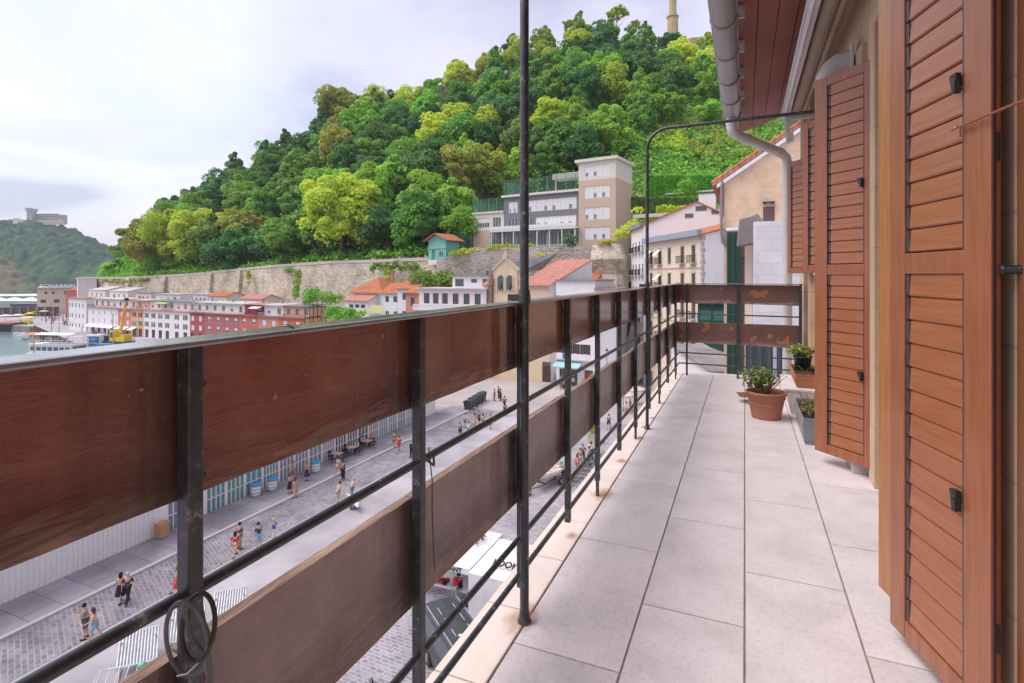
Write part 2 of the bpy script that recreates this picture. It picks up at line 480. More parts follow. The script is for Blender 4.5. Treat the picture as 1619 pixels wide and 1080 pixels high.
RAWWOOD = mk('bare_board_edge', (0.38, 0.26, 0.21), (0.17, 0.10, 0.08), scale=5, stretch=(6, 1, 6), rough=0.85, bump=0.5, bscale=30)

# ---- floor of tiles
tile_m, t, b = nodes_mat('porcelain_tile')
n = t.nodes.new; l = t.links.new
tcn = n('ShaderNodeTexCoord'); geo = n('ShaderNodeNewGeometry')
vo = n('ShaderNodeVectorMath'); vo.operation = 'MULTIPLY_ADD'
vo.inputs[1].default_value = (37, 53, 11); l(geo.outputs['Random Per Island'], vo.inputs[0]); l(tcn.outputs['Object'], vo.inputs[2])
a = n('ShaderNodeTexNoise'); a.inputs['Scale'].default_value = 4.0; a.inputs['Detail'].default_value = 9; a.inputs['Roughness'].default_value = 0.68
l(vo.outputs[0], a.inputs['Vector'])
r = n('ShaderNodeValToRGB'); el = r.color_ramp.elements
el[0].position = 0.34; el[0].color = (0.64, 0.585, 0.605, 1); el[1].position = 0.68; el[1].color = (0.80, 0.74, 0.77, 1)
x = el.new(0.5); x.color = (0.73, 0.67, 0.70, 1)
l(a.outputs[0], r.inputs[0])
sp = n('ShaderNodeTexNoise'); sp.inputs['Scale'].default_value = 60; sp.inputs['Detail'].default_value = 5; l(tcn.outputs['Object'], sp.inputs['Vector'])
mr = n('ShaderNodeMapRange'); mr.inputs[1].default_value = 0.3; mr.inputs[2].default_value = 0.5; mr.inputs[3].default_value = 0.86; mr.inputs[4].default_value = 1
l(sp.outputs[0], mr.inputs[0])
mm = n('ShaderNodeMath'); mm.operation = 'MULTIPLY'
m3 = n('ShaderNodeMapRange'); m3.inputs[3].default_value = 0.93; m3.inputs[4].default_value = 1.05; l(geo.outputs['Random Per Island'], m3.inputs[0])
l(mr.outputs[0], mm.inputs[0]); l(m3.outputs[0], mm.inputs[1])
hs = n('ShaderNodeHueSaturation'); l(r.outputs[0], hs.inputs['Color']); l(mm.outputs[0], hs.inputs['Value'])
l(hs.outputs[0], b.inputs['Base Color']); b.inputs['Roughness'].default_value = 0.42; b.inputs['Specular IOR Level'].default_value = 0.35
bp = n('ShaderNodeBump'); bp.inputs['Strength'].default_value = 0.1; bp.inputs['Distance'].default_value = 0.003; l(sp.outputs[0], bp.inputs['Height']); l(bp.outputs[0], b.inputs['Normal'])
GROUT = mk('brown_grout', (0.36, 0.30, 0.27), (0.24, 0.19, 0.17), scale=9)
CURB = mk('beige_edge_stone', (0.76, 0.67, 0.63), (0.66, 0.56, 0.52), scale=2.6, rough=0.65, bump=0.08)

fl = MB(GROUT, tile_m)
fl.use(GROUT).box(-0.70, -1.5, -0.12, 0.70, 7.0, -0.006)
fl.use(tile_m)
g = 0.0034
def tcol(x0, x1, y0, ofs):
    y = ofs - 0.78 * 6
    while y < 7.0:
        a0 = max(y, -1.5); b0 = min(y + 0.78, 6.985)
        if b0 - a0 > 0.03:
            fl.box(x0 + g, a0 + g, -0.010, x1 - g, b0 - g, 0.0)
        y += 0.78
tcol(-0.697, -0.346, 0, 2.42); tcol(-0.346, 0.0, 0, 2.02); tcol(0.0, 0.352, 0, 2.40); tcol(0.352, 0.70, 0, 2.80)
fl.box(0.55, -1.5, 0.0, 0.655, 7.0, 0.075) if False else None
floor = tag(fl.build('balcony_floor', bevel=0.0012, seg=1), kind='structure')
cb = MB(GROUT, CURB)
cb.use(GROUT).box(-0.862, -1.5, -0.10, -0.703, 7.12, -0.008)
cb.use(CURB)
y = 2.19 - 0.38 * 10
while y < 7.1:
    cb.box(-0.870, max(y, -1.5) + 0.003, -0.03, -0.702, min(y + 0.38, 7.15) - 0.003, 0.001)
    y += 0.38
cb.box(-0.702, 6.99, -0.03, 0.70, 7.15, 0.001)
tag(cb.build('balcony_edge', bevel=0.003), kind='structure')
# slab underneath
sb_ = MB(plaster('balcony_slab', (0.6, 0.55, 0.5)))
sb_.box(-0.84, -1.5, -0.32, 0.70, 7.12, -0.121)
tag(sb_.build('balcony_slab'), kind='structure')

# ---- railing
POSTY = [-0.60, -0.03, 0.540, 1.140, 1.806, 2.366, 2.905, 3.468, 4.03, 4.642, 5.242, 5.848, 6.54]
XP = -0.735
rail = empty('balcony_railing', (-0.735, 0, 0), 0, 'long balcony railing of black iron posts and rods with two rows of brown painted boards', 'railing')
def rb(mb, name, **k):
    o = mb.build(name, rail, **k)
    o.location = (0.735, 0, 0)
    return o
RAILTOP = mk('sky_sheen_rail_paint', (0.20, 0.185, 0.21), (0.11, 0.105, 0.12), scale=6, rough=0.25, bump=0.12, bscale=40, coat=1.0, spec=0.8)  # dark gloss paint lightened to lavender to stand in for reflected sky
tr = MB(RAILTOP)
tr.box(-0.780, -1.2, 1.0985, -0.712, 6.90, 1.108)
tr.box(-0.7795, 6.832, 1.0995, 0.60, 6.902, 1.1085)
rb(tr, 'top_rail', bevel=0.004)
th = MB(mk('edge_highlight', (0.45, 0.36, 0.30), (0.22, 0.15, 0.12), scale=20))
for i, py in enumerate(POSTY):
    m = MB(IRON)
    low = 0.0 if i in (1, 3, 6, 8, 10, 12) else 0.085
    m.box(-0.750, py - 0.012, max(low, 0.085), -0.724, py + 0.012, 1.098)
    if low == 0.0:
        m.box(-0.745, py - 0.008, 0.001, -0.729, py + 0.008, 0.09)
    # clip angle carrying the boards, with bolt heads
    m.box(-0.757, py + 0.012, 0.86, -0.7515, py + 0.030, 1.09)
    m.box(-0.757, py + 0.012, 0.36, -0.7515, py + 0.030, 0.66)
    p = rb(m, 'post', bevel=0.0025)
    for z in (0.905, 1.04, 0.43, 0.60):
        bl = MB(DARKMETAL)
        bl.tube([(-0.752, py + 0.022, z), (-0.738, py + 0.022, z)], 0.005, 8)
        bl.tube([(-0.752, py + 0.022, z), (-0.747, py + 0.022, z)], 0.009, 8)
        bl.build('bolt', p).location = (0, 0, 0)
for i in range(len(POSTY)):
    y0 = POSTY[i]; y1 = POSTY[i + 1] if i + 1 < len(POSTY) else 6.84
    for (z0, z1, mt) in ((0.872, 1.0955, PLANK_UP), (0.38, 0.652, PLANK_LOW)):
        m = MB(mt, RAWWOOD)
        nseg = 10
        dz = random.uniform(-0.004, 0.004)
        # slightly wavy board: swept section with varying outline
        vs = []; fs = []
        ya, yb = y0 + 0.0015, y1 - 0.0015
        for k in range(nseg + 1):
            y = ya + (yb - ya) * k / nseg
            w = 0.0006 * math.sin(y * 9 + i * 2) + 0.0006 * math.sin(y * 31)
            lo = z0 + dz + w; hi = z1 + dz
            vs += [(-0.757, y, lo), (-0.757, y, hi), (-0.782, y, hi), (-0.782, y, lo)]
        for k in range(nseg):
            a_ = k * 4
            for q in range(4):
                fs.append((a_ + q, a_ + (q + 1) % 4, a_ + 4 + (q + 1) % 4, a_ + 4 + q))
        fs += [(3, 2, 1, 0), (nseg * 4, nseg * 4 + 1, nseg * 4 + 2, nseg * 4 + 3)]
        m.add(vs, fs)
        o = rb(m, 'board', bevel=0.0015)
        me = o.data
        if mt is PLANK_LOW:
            for pl in me.polygons:
                if abs(pl.normal.z) > 0.8 and pl.center.z > 0.6: pl.material_index = 1
for z in (0.745, 0.272, 0.143):
    ys = [-1.2] + POSTY + [6.84]
    for k in range(len(ys) - 1):
        m = MB(IRON); m.tube([(-0.733, ys[k], z), (-0.733, ys[k + 1], z)], 0.0095, 10, cap=False)
        rb(m, 'rod')
    m = MB(IRON); m.tube([(-0.735, 6.868, z), (0.575, 6.868, z - 0.01)], 0.0085, 8)
    rb(m, 'rod')
# end panel
for x0 in (-0.77, -0.642, -0.075, 0.575):
    m = MB(IRON)
    m.box(x0 - 0.011, 6.852, 0.001 if x0 < 0.5 else 0.25, x0 + 0.011, 6.874, 1.099)
    if x0 > 0.5: m.box(x0 - 0.02, 6.845, 0.3, x0 + 0.014, 6.85, 1.09)
    rb(m, 'post')
for (xa, xb) in ((-0.762, -0.087), (-0.063, 0.563)):
    for (z0, z1) in ((0.872, 1.092), (0.392, 0.640)):
        m = MB(PLANK_END); s = -0.012 if xa > -0.1 else 0
        m.ext([(xa, 6.876, z0), (xb, 6.876, z0 + s), (xb, 6.876, z1), (xa, 6.876, z1)], (0, 0.022, 0))
        rb(m, 'board', bevel=0.002)
# rust stains under the posts
rust, t, b = nodes_mat('rust_stain')
n = t.nodes.new; l = t.links.new
tcn = n('ShaderNodeTexCoord'); sx = n('ShaderNodeVectorMath'); sx.operation = 'LENGTH'
cx = n('ShaderNodeMapping'); cx.inputs['Location'].default_value = (-0.5, -0.5, 0)
l(tcn.outputs['Generated'], cx.inputs[0])
mpz = n('ShaderNodeMapping'); mpz.inputs['Scale'].default_value = (1, 1, 0); l(cx.outputs[0], mpz.inputs[0]); l(mpz.outputs[0], sx.inputs[0])
a = n('ShaderNodeTexNoise'); a.inputs['Scale'].default_value = 14; a.inputs['Detail'].default_value = 6; l(tcn.outputs['Object'], a.inputs['Vector'])
s1 = n('ShaderNodeMath'); s1.operation = 'MULTIPLY_ADD'; s1.inputs[1].default_value = 0.5; l(a.outputs[0], s1.inputs[0]); l(sx.outputs['Value'], s1.inputs[2])
mr = n('ShaderNodeMapRange'); mr.inputs[1].default_value = 0.32; mr.inputs[2].default_value = 0.66; mr.inputs[3].default_value = 0.5; mr.inputs[4].default_value = 0
l(s1.outputs[0], mr.inputs[0])
b.inputs['Base Color'].default_value = (0.42, 0.17, 0.05, 1); b.inputs['Roughness'].default_value = 0.8
tb = n('ShaderNodeBsdfTransparent'); ms = n('ShaderNodeMixShader')
l(mr.outputs[0], ms.inputs[0]); l(tb.outputs[0], ms.inputs[1]); l(b.outputs[0], ms.inputs[2]); l(ms.outputs[0], t.nodes['Material Output'].inputs[0])
for i, (py, rr) in enumerate(((1.14, .09), (1.76, .13), (2.40, .06), (2.93, .13), (3.5, .07), (4.05, .08), (4.36, .06), (4.66, .06), (5.25, .06), (5.85, .05), (0.54, .1))):
    m = MB(rust); m.disc(0, 0, 0, rr, 24)
    o = m.build('rust_stain', floor, (-0.735 + 0.02 * (i % 2), py + 0.01, 0.003)); o['kind'] = 'structure'; o.scale = (0.62, 1, 1)

# ---- awning poles
def pole(y, label, rr=0.0155):
    e_ = empty('awning_pole', (-0.702, y, 0), 0, label, 'pole', 'awning poles on the balcony')
    pts = [(0, 0, 0), (0, 0, 1.1), (0, 0, 2.18)]
    for k in range(1, 9):
        an = math.pi / 2 * k / 8
        pts.append((0.16 - 0.16 * math.cos(an), 0, 2.18 + 0.16 * math.sin(an)))
    pts += [(0.7, 0, 2.345), (1.36, 0, 2.35)]
    m = MB(IRON); m.tube(pts, rr, 14)
    m.build('tube', e_)
    f = MB(IRON); f.lathe([(0, .001), (0.024, .001), (0.024, 0.006), (rr + .004, 0.012), (rr, 0.05)], n=16); f.build('foot_plate', e_)
    c = MB(IRON); c.box(-0.06, -0.008, 1.112, 0.02, 0.008, 1.135); c.tube([(0, 0, 1.10), (0, 0, 1.15)], rr + .004, 12); c.build('clamp', e_)
    return e_
pole(1.75, 'straight black iron pole rising out of the picture, nearest to the camera on the railing')
pole(4.33, 'slender black iron pole whose bent top arm crosses over to the wall', 0.0125)

# ---- small things tied to the railing
CABLE = mk('grey_cable', (0.12, 0.12, 0.13), (0.06, 0.06, 0.065), scale=20, rough=0.45, spec=0.5)
cc = empty('cable_coil', (-0.71, 0.522, 0.715), 0, 'coil of thick grey and black cable tied to the nearest railing post', 'cable')
m = MB(CABLE)
def ring(mb, c, rx, rz, tilt, r_, n_=40, a0=0, a1=2 * math.pi, yaw=0):
    pts = []
    for k in range(n_ + 1):
        an = a0 + (a1 - a0) * k / n_
        p = Vector((0, rx * math.cos(an), rz * math.sin(an)))
        p = Matrix.Rotation(yaw, 3, 'Z') @ (Matrix.Rotation(tilt, 3, 'Y') @ p)
        pts.append(p + Vector(c))
    mb.tube(pts, r_, 8)
ring(m, (0.020, -0.022, -0.004), 0.027, 0.056, R(8), 0.0030, yaw=R(-67))
m.build('loop', cc)
m = MB(mk('black_cable', (0.02, 0.02, 0.022), (0.012, 0.012, 0.014), scale=20, rough=0.4, spec=0.5)); ring(m, (0.030, -0.012, 0.010), 0.021, 0.042, R(-10), 0.0032, yaw=R(-60)); m.build('loop', cc)
m = MB(CABLE); ring(m, (0.026, -0.010, 0.004), 0.014, 0.044, R(20), 0.0028, yaw=R(-75)); m.build('loop', cc)
m = MB(CABLE); m.tube([(0.016, 0.0, 0.035), (0.022, 0.004, -0.01), (0.024, 0.010, -0.06), (0.016, 0.022, -0.18), (0.012, 0.04, -0.6)], 0.0036, 8); m.build('hanging_end', cc)
m = MB(WHITE); m.tube([(0.02, 0.004, -0.045), (0.018, -0.02, -0.052), (0.012, -0.03, -0.05)], 0.001, 6); m.build('tie', cc)
wr_ = MB(plain('brown_wire', (.16, .09, .07), .6)); ring(wr_, (-0.725, 0.70, 1.098), 0.026, 0.016, R(14), 0.0009, a0=R(-220), a1=R(100)); ring(wr_, (-0.722, 0.704, 1.10), 0.025, 0.017, R(-20), 0.0008, a0=R(-160), a1=R(90))
o = wr_.build('wire_loop'); tag(o, 'thin loop of dark wire twisted round the top rail', 'wire')
ww = MB(DARKMETAL); ww.tube([(-0.710, 1.142, 0.78), (-0.702, 1.145, 0.70), (-0.705, 1.15, 0.62), (-0.71, 1.165, 0.52), (-0.715, 1.18, 0.46)], 0.0015, 6)
ww.tube([(-0.708, 1.135, 0.75), (-0.70, 1.15, 0.735), (-0.71, 1.165, 0.75)], 0.003, 6)
tag(ww.build('loose_wire'), 'loose black wire hanging down the second railing post', 'wire')

# ================================================ own building
def sandstone(name, c1, c2, w=0.62, h=0.34):
    if name in MATS: return MATS[name]
    m, t, b = nodes_mat(name)
    n = t.nodes.new; l = t.links.new
    tcn = n('ShaderNodeTexCoord'); sp = n('ShaderNodeSeparateXYZ'); cb_ = n('ShaderNodeCombineXYZ')
    l(tcn.outputs['Object'], sp.inputs[0])
    ad = n('ShaderNodeMath'); ad.operation = 'ADD'; l(sp.outputs[0], ad.inputs[0]); l(sp.outputs[1], ad.inputs[1])
    l(ad.outputs[0], cb_.inputs[0]); l(sp.outputs[2], cb_.inputs[1])
    br = n('ShaderNodeTexBrick'); br.inputs['Scale'].default_value = 1; br.inputs['Brick Width'].default_value = w; br.inputs['Row Height'].default_value = h
    br.inputs['Mortar Size'].default_value = 0.006; br.inputs['Mortar Smooth'].default_value = 0.3
    br.inputs['Color1'].default_value = rgb(c1); br.inputs['Color2'].default_value = rgb(c2); br.inputs['Mortar'].default_value = rgb(tuple(q * 0.75 for q in c1))
    l(cb_.outputs[0], br.inputs['Vector'])
    a = n('ShaderNodeTexNoise'); a.inputs['Scale'].default_value = 1.4; a.inputs['Detail'].default_value = 9; a.inputs['Roughness'].default_value = 0.7; l(tcn.outputs['Object'], a.inputs['Vector'])
    mr = n('ShaderNodeMapRange'); mr.inputs[1].default_value = 0.3; mr.inputs[2].default_value = 0.7; mr.inputs[3].default_value = 0.78; mr.inputs[4].default_value = 1.12; l(a.outputs[0], mr.inputs[0])
    hs = n('ShaderNodeHueSaturation'); l(br.outputs[0], hs.inputs['Color']); l(mr.outputs[0], hs.inputs['Value']); l(hs.outputs[0], b.inputs['Base Color'])
    b.inputs['Roughness'].default_value = 0.92; b.inputs['Specular IOR Level'].default_value = 0.2
    bp = n('ShaderNodeBump'); bp.inputs['Strength'].default_value = 0.4; bp.inputs['Distance'].default_value = 0.006; l(a.outputs[0], bp.inputs['Height']); l(bp.outputs[0], b.inputs['Normal'])
    MATS[name] = m
    return m
STONE = sandstone('sandstone_wall', (0.68, 0.50, 0.35), (0.60, 0.44, 0.31))
def woodpaint(name, c1, c2):
    return mk(name, c1, c2, scale=3.0, stretch=(22, 22, 1.2), detail=8, rough=0.34, bump=0.14, bscale=14, spec=0.45, coat=0.35)
SHUT = woodpaint('red_brown_woodgrain', (0.38, 0.132, 0.057), (0.285, 0.092, 0.040))
SHUT_H = mk('red_brown_slat', (0.42, 0.152, 0.066), (0.315, 0.106, 0.046), scale=3.0, stretch=(1.2, 1.2, 22), detail=8, rough=0.34, bump=0.12, bscale=14, spec=0.45, coat=0.35)
SHUT_ED = woodpaint('orange_brown_woodgrain', (0.47, 0.19, 0.06), (0.37, 0.145, 0.045))
CLIP = mk('slate_grey_plastic', (0.07, 0.075, 0.095), (0.05, 0.052, 0.065), scale=12, rough=0.4)
SOFF = mk('red_brown_soffit', (0.34, 0.135, 0.105), (0.25, 0.095, 0.078), scale=1.8, stretch=(3, .6, 1), rough=0.7)
bld = empty('apartment_building', (0.66, 3.0, G), 0, 'sandstone apartment building with red brown shutters along the right side of the balcony', 'building')
def bb(mb, name, **k):
    o = mb.build(name, bld, **k); o.location = (-0.66, -3.0, -G); return o
m = MB(STONE)
X0, X1 = 0.70, 1.05
holes = [(0.75, 1.96, 0.0, 2.62), (2.5, 3.62, 0.0, 2.62), (4.12, 4.74, 1.2, 2.5), (5.3, 6.45, 1.2, 2.5)]
m.box(X0, -6, G, X1, 7.3, -0.13)
ycur = -6
for (a_, b_, z0, z1) in holes:
    m.box(X0, ycur, -0.13, X1, a_, 3.45)
    m.box(X0, a_, z1, X1, b_, 3.45)
    if z0 > 0.1: m.box(X0, a_, -0.13, X1, b_, z0)
    else: m.box(X0 + .002, a_, -0.13, X1, b_, -0.002)
    ycur = b_
m.box(X0, ycur, -0.13, X1, 7.3, 3.45)
m.box(X1, 6.95, G, 12, 7.3, 3.45); m.box(X1, -6, G, 12, -5.7, 3.45); m.box(11.7, -5.7, G, 12, 6.95, 3.45)
# projecting architraves on the jambs and a corner pilaster
for (a_, b_, z0, z1) in holes[1:]:
    m.box(X0 - 0.03, a_ - 0.14, z0 + .001, X0 + .01, a_ - .002, z1 + 0.16)
    m.box(X0 - 0.03, b_ + .002, z0 + .001, X0 + .01, b_ + 0.14, z1 + 0.16)
    m.box(X0 - 0.032, a_ - 0.002, z1 + .002, X0 + .01, b_ + .002, z1 + 0.162)
m.box(0.62, 1.742, 0.002, 0.705, 2.12, 2.9)
m.box(X0 - 0.09, 6.93, G, X0 + 0.02, 7.33, 3.2)
m.box(X0 - 0.05, 6.72, 0.002, X0 + 0.02, 6.93, 3.2)
bb(m, 'wall', bevel=0.004)
m = MB(GLASS, WHITE)
for (a_, b_, z0, z1) in holes:
    m.use(GLASS).box(X0 + 0.26, a_, z0, X0 + 0.28, b_, z1)
    m.use(WHITE).box(X0 + 0.22, a_, z0, X0 + 0.30, a_ + .07, z1); m.box(X0 + 0.22, b_ - .07, z0, X0 + 0.30, b_, z1)
bb(m, 'glazing')
m = MB(SHUT_ED, SHUT)
m.use(SHUT).box(X0 + 0.004, 1.90, 0.002, X0 + 0.22, 1.957, 2.6)
m.use(SHUT).box(0.622, 1.66, 0.003, 0.70, 1.739, 2.6)
df = bb(m, 'door_frame', bevel=0.004)
m = MB(DARKMETAL); m.tube([(0.625, 1.715, 1.215), (0.594, 1.725, 1.215)], 0.011, 14); m.tube([(.594, 1.725, 1.215), (.586, 1.728, 1.215)], 0.015, 14)
h_ = m.build('handle', df); h_.location = (0, 0, 0)
# skirting
m = MB(mk('white_tile_skirting', (0.62, 0.58, 0.58), (0.52, 0.48, 0.48), scale=3)); m.box(X0 - 0.10, 3.85, 0.001, X0 - 0.001, 6.88, 0.085); bb(m, 'skirting', bevel=.004)

def shutter(hx, hy, tx, ty, z0, z1, mid=(1.205, 1.27), stile=0.075, thick=0.034, dbl=True, catch=(), label=None, front=SHUT, ext_=0.014, rst=None, bk_=0.02):
    """leaf from hinge (hx,hy) to tip (tx,ty); local x runs tip -> hinge, face towards -y local (the camera side)"""
    rst = rst or stile
    d = Vector((hx - tx, hy - ty)); w = d.length; an = math.atan2(d.y, d.x)
    fr = MB(front, SHUT_ED)
    fr.box(0, 0, z0, stile, thick, z1); fr.box(w - rst, 0, z0, w, thick, z1)
    rails = [(z0, z0 + 0.06), (z1 - 0.06, z1)]
    if mid: rails.append(mid)
    for (a_, b_) in rails: fr.box(stile, 0.001, a_, w - rst, thick - .001, b_)
    # inner bead of the frame
    fr.box(stile * 0.18, -0.003, z0 + .012, stile * 0.24, 0, z1 - .012) if False else None
    if dbl:   # second leaf folded behind, a little to the tip side
        fr.use(SHUT_ED).box(-ext_, thick + 0.002, z0 + 0.055, 0.03, thick * 2 + .006, z1)
        fr.use(front).box(0.03, thick + 0.002, z0 + 0.055, w - bk_, thick * 2 + .006, z1)
    else: fr.use(front)
    o = fr.build('shutter', bld, bevel=0.003)
    o.location = (tx - 0.66, ty - 3.0, -G); o.rotation_euler = (0, 0, an)
    zs = [(z0 + 0.06, mid[0]), (mid[1], z1 - 0.06)] if mid else [(z0 + 0.06, z1 - 0.06)]
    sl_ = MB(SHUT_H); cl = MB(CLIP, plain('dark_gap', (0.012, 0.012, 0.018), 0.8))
    for (za, zb) in zs:
        nn = max(1, round((zb - za) / 0.0715)); pt = (zb - za) / nn
        for k in range(nn):
            zz = za + k * pt
            a0 = (stile + 0.022, w - rst - 0.007)
            # blade: bottom edge proud, top edge tucked under the next blade
            sec = [(0.008, zz + 0.0035), (0.0035, zz + 0.008), (0.0075, zz + pt - 0.002), (0.012, zz + pt + 0.002), (0.018, zz + pt + 0.002), (0.018, zz + 0.0035)]
            sl_.ext([(a0[0], yy, z_) for (yy, z_) in sec], (a0[1] - a0[0], 0, 0))
            cl.use(CLIP).box(stile + 0.008, 0.003, zz + 0.008, stile + 0.021, 0.02, zz + pt - 0.003)
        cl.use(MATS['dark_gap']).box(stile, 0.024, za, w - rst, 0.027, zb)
        cl.use(CLIP).box(w - rst - 0.0065, 0.002, za, w - rst - 0.0005, 0.024, zb)
    sl_.build('slats', o); cl.build('slat_clips', o)
    for cz in catch:
        c = MB(DARKMETAL)
        x_ = w - rst - 0.028
        c.box(x_, -0.016, cz, x_ + 0.022, 0.0, cz + 0.034); c.box(x_ + 0.010, -0.020, cz - 0.022, x_ + 0.024, -0.002, cz + 0.012); c.box(x_ - .008, -0.014, cz + .018, x_ + .006, 0, cz + 0.032)
        c.build('catch', o, bevel=0.002)
    for z_ in (z0 + 0.25, (z0 + z1) / 2, z1 - 0.25):
        m_ = MB(DARKMETAL)
        m_.tube([(w + 0.004, thick * .5, z_ - .035), (w + .004, thick * .5, z_ + .035)], 0.005, 8)
        m_.build('hinge', o)
    sc_ = MB(MATS['dark_gap'])
    return o
sh1 = shutter(0.566, 1.722, 0.444, 2.160, 0.045, 3.0, stile=0.082, rst=0.100, bk_=0.12, thick=0.024, ext_=0.125, catch=(0.585, 1.715))
sh2 = shutter(0.700, 3.700, 0.415, 4.005, 0.075, 2.46, stile=0.090, rst=0.080, catch=(0.60, 1.745))
sh3 = shutter(0.655, 4.755, 0.430, 4.995, 1.225, 2.44, mid=None, stile=0.055, dbl=False)
sh4 = shutter(0.655, 6.560, 0.440, 6.835, 1.225, 2.47, mid=None, stile=0.05, dbl=False)
# dark wall rail and hook of the near shutter
m = MB(plain('dark_brown_edge', (0.045, 0.012, 0.010), 0.5)); m.box(0.567, 1.708, 0.05, 0.572, 1.716, 3.0); bb(m, 'edge_seal')
m = MB(plain('copper_red_paint', (0.33, 0.10, 0.06), 0.45)); m.tube([(0.66, 1.45, 1.60), (0.575, 1.615, 1.598), (0.528, 1.806, 1.598)], 0.0035, 8); m.tube([(0.528, 1.806, 1.60), (0.526, 1.80, 1.585), (0.527, 1.80, 1.570)], 0.003, 8)
m.use(mk('bare_steel', (0.45, 0.43, 0.40), (0.3, 0.29, 0.27), scale=20, rough=0.35, metal=0.7)); ring(m, (0.522, 1.822, 1.598), 0.014, 0.006, R(70), 0.0028, n_=16)
bb(m, 'hook_rod')
# soffit, roof and gutter
m = MB(SOFF, plain('dark_gap2', (0.03, 0.012, 0.01), 0.8))
k = 0; nb = 5
xs0, xs1, zs0, zs1 = -0.055, 0.66, 3.08, 3.30
for i in range(nb):
    xa = xs0 + (xs1 - xs0) * i / nb + 0.003; xb = xs0 + (xs1 - xs0) * (i + 1) / nb - 0.003
    za = zs0 + (zs1 - zs0) * (xa - xs0) / (xs1 - xs0); zb = zs0 + (zs1 - zs0) * (xb - xs0) / (xs1 - xs0)
    m.use(SOFF).ext([(xa, -6, za), (xb, -6, zb), (xb, -6, zb + 0.02), (xa, -6, za + 0.02)], (0, 13.75, 0))
m.use(MATS['dark_gap2']).ext([(xs0, -6, zs0 + 0.012), (xs1, -6, zs1 + 0.012), (xs1, -6, zs1 + 0.03), (xs0, -6, zs0 + 0.03)], (0, 13.74, 0))
m.use(SOFF).box(xs0 - 0.02, -6, zs0 - 0.002, xs0, 7.77, zs0 + 0.14)
bb(m, 'soffit')
RT = tilemat('orange_roof_tile', (0.50, 0.19, 0.09), (0.30, 0.12, 0.07))
m = MB(RT); m.ext([(xs0 - 0.06, -6, zs0 + 0.16), (6, -6, 5.3), (6, -6, 5.4), (xs0 - 0.06, -6, zs0 + 0.26)], (0, 13.8, 0)); m.ext([(6, -6, 5.3), (12.3, -6, 3.3), (12.3, -6, 3.4), (6, -6, 5.4)], (0, 13.8, 0)); bb(m, 'roof')
PVC = mk('grey_pvc_gutter', (0.38, 0.35, 0.36), (0.29, 0.265, 0.275), scale=3, rough=0.35, stretch=(1, .4, 1), spec=0.5)
PVCW = mk('white_pvc_pipe', (0.66, 0.63, 0.64), (0.56, 0.53, 0.54), scale=4, rough=0.35, spec=0.5)
gx, gz, gr = -0.135, 3.02, 0.083
m = MB(PVC)
def halfring(rad, y, extra=0):
    return [(gx + rad * math.cos(a_), y, gz + rad * math.sin(a_)) for a_ in [math.pi * (1.0 + kk / 12) for kk in range(13)]]
a_ = halfring(gr, -1.5); b_ = halfring(gr, 6.62)
m.add(a_ + b_, [(i, i + 1, i + 14, i + 13) for i in range(12)], True)
a_ = halfring(gr - .004, -1.5); b_ = halfring(gr - .004, 6.62)
m.add(a_ + b_, [(i + 1, i, i + 13, i + 14) for i in range(12)], True)
m.tube([(gx - gr, -1.5, gz), (gx - gr, 6.62, gz)], 0.009, 8); m.tube([(gx + gr, -1.5, gz), (gx + gr, 6.62, gz)], 0.009, 8)
m.add(halfring(gr, 6.62), [list(range(13))])
gut = bb(m, 'gutter')
yy = 1.0
while yy < 6.7:
    s_ = MB(PVC); s_.tube(halfring(gr + .006, yy), 0.009, 6)
    s_.box(gx + gr, yy - .015, gz - .03, gx + gr + .05, yy + .015, gz + .06)
    s_.build('bracket', gut); yy += 0.62
m = MB(PVCW)
m.tube([(gx, 6.52, gz - 0.06), (gx, 6.52, gz - 0.17), (gx + .01, 6.53, gz - .22), (gx + .06, 6.58, gz - .255), (gx + .12, 6.64, gz - .27), (0.30, 7.05, gz - 0.34), (0.40, 7.21, gz - .36), (0.455, 7.31, gz - 0.39), (0.475, 7.35, gz - .45), (0.475, 7.36, gz - .6), (0.475, 7.37, 1.6), (0.475, 7.38, -1), (0.475, 7.38, G)], 0.054, 16)
for (p_, q_) in (((gx, 6.52, gz - .09), (gx, 6.52, gz - .15)), ((gx + .12, 6.64, gz - .27), (gx + .17, 6.70, gz - .28)), ((0.36, 7.145, gz - .352), (0.40, 7.21, gz - .36)), ((0.475, 7.35, gz - .48), (0.475, 7.355, gz - .55)), ((0.475, 7.375, 1.0), (0.475, 7.375, 1.06))):
    m.tube([p_, q_], 0.060, 16)
dp = bb(m, 'downpipe')
# retractable awning under the eave
ALU = mk('white_aluminium', (0.72, 0.70, 0.72), (0.6, 0.58, 0.6), scale=2, rough=0.3, spec=0.6)
FAB = mk('beige_awning_cloth', (0.40, 0.31, 0.24), (0.30, 0.23, 0.18), scale=3, stretch=(3, .3, 3), rough=0.9, bump=0.3, bscale=8)
aw = empty('folded_awning', (0.5, 0.3, 2.9), 0, 'rolled up beige awning with white front bar fixed under the eave', 'awning')
def ab(mb, name, **k):
    o = mb.build(name, aw, **k); o.location = (-0.5, -0.3, -2.9); return o
m = MB(ALU); m.ext([(0.365, 0.3, 2.87), (0.39, 0.3, 2.86), (0.41, 0.3, 2.90), (0.405, 0.3, 2.96), (0.38, 0.3, 2.97), (0.365, 0.3, 2.93)], (0, 6.3, 0)); m.box(0.395, 0.3, 2.88, 0.43, 6.55, 2.90); m.box(0.352, .3, 2.9, .366, 6.6, 2.91); ab(m, 'front_bar', bevel=.003)
m = MB(FAB); m.tube([(0.50, 0.35, 2.93), (0.50, 6.33, 2.93)], 0.052, 16); m.tube([(0.565, 0.35, 2.90), (0.565, 6.33, 2.90)], 0.02, 10); ab(m, 'cloth_roll')
m = MB(ALU)
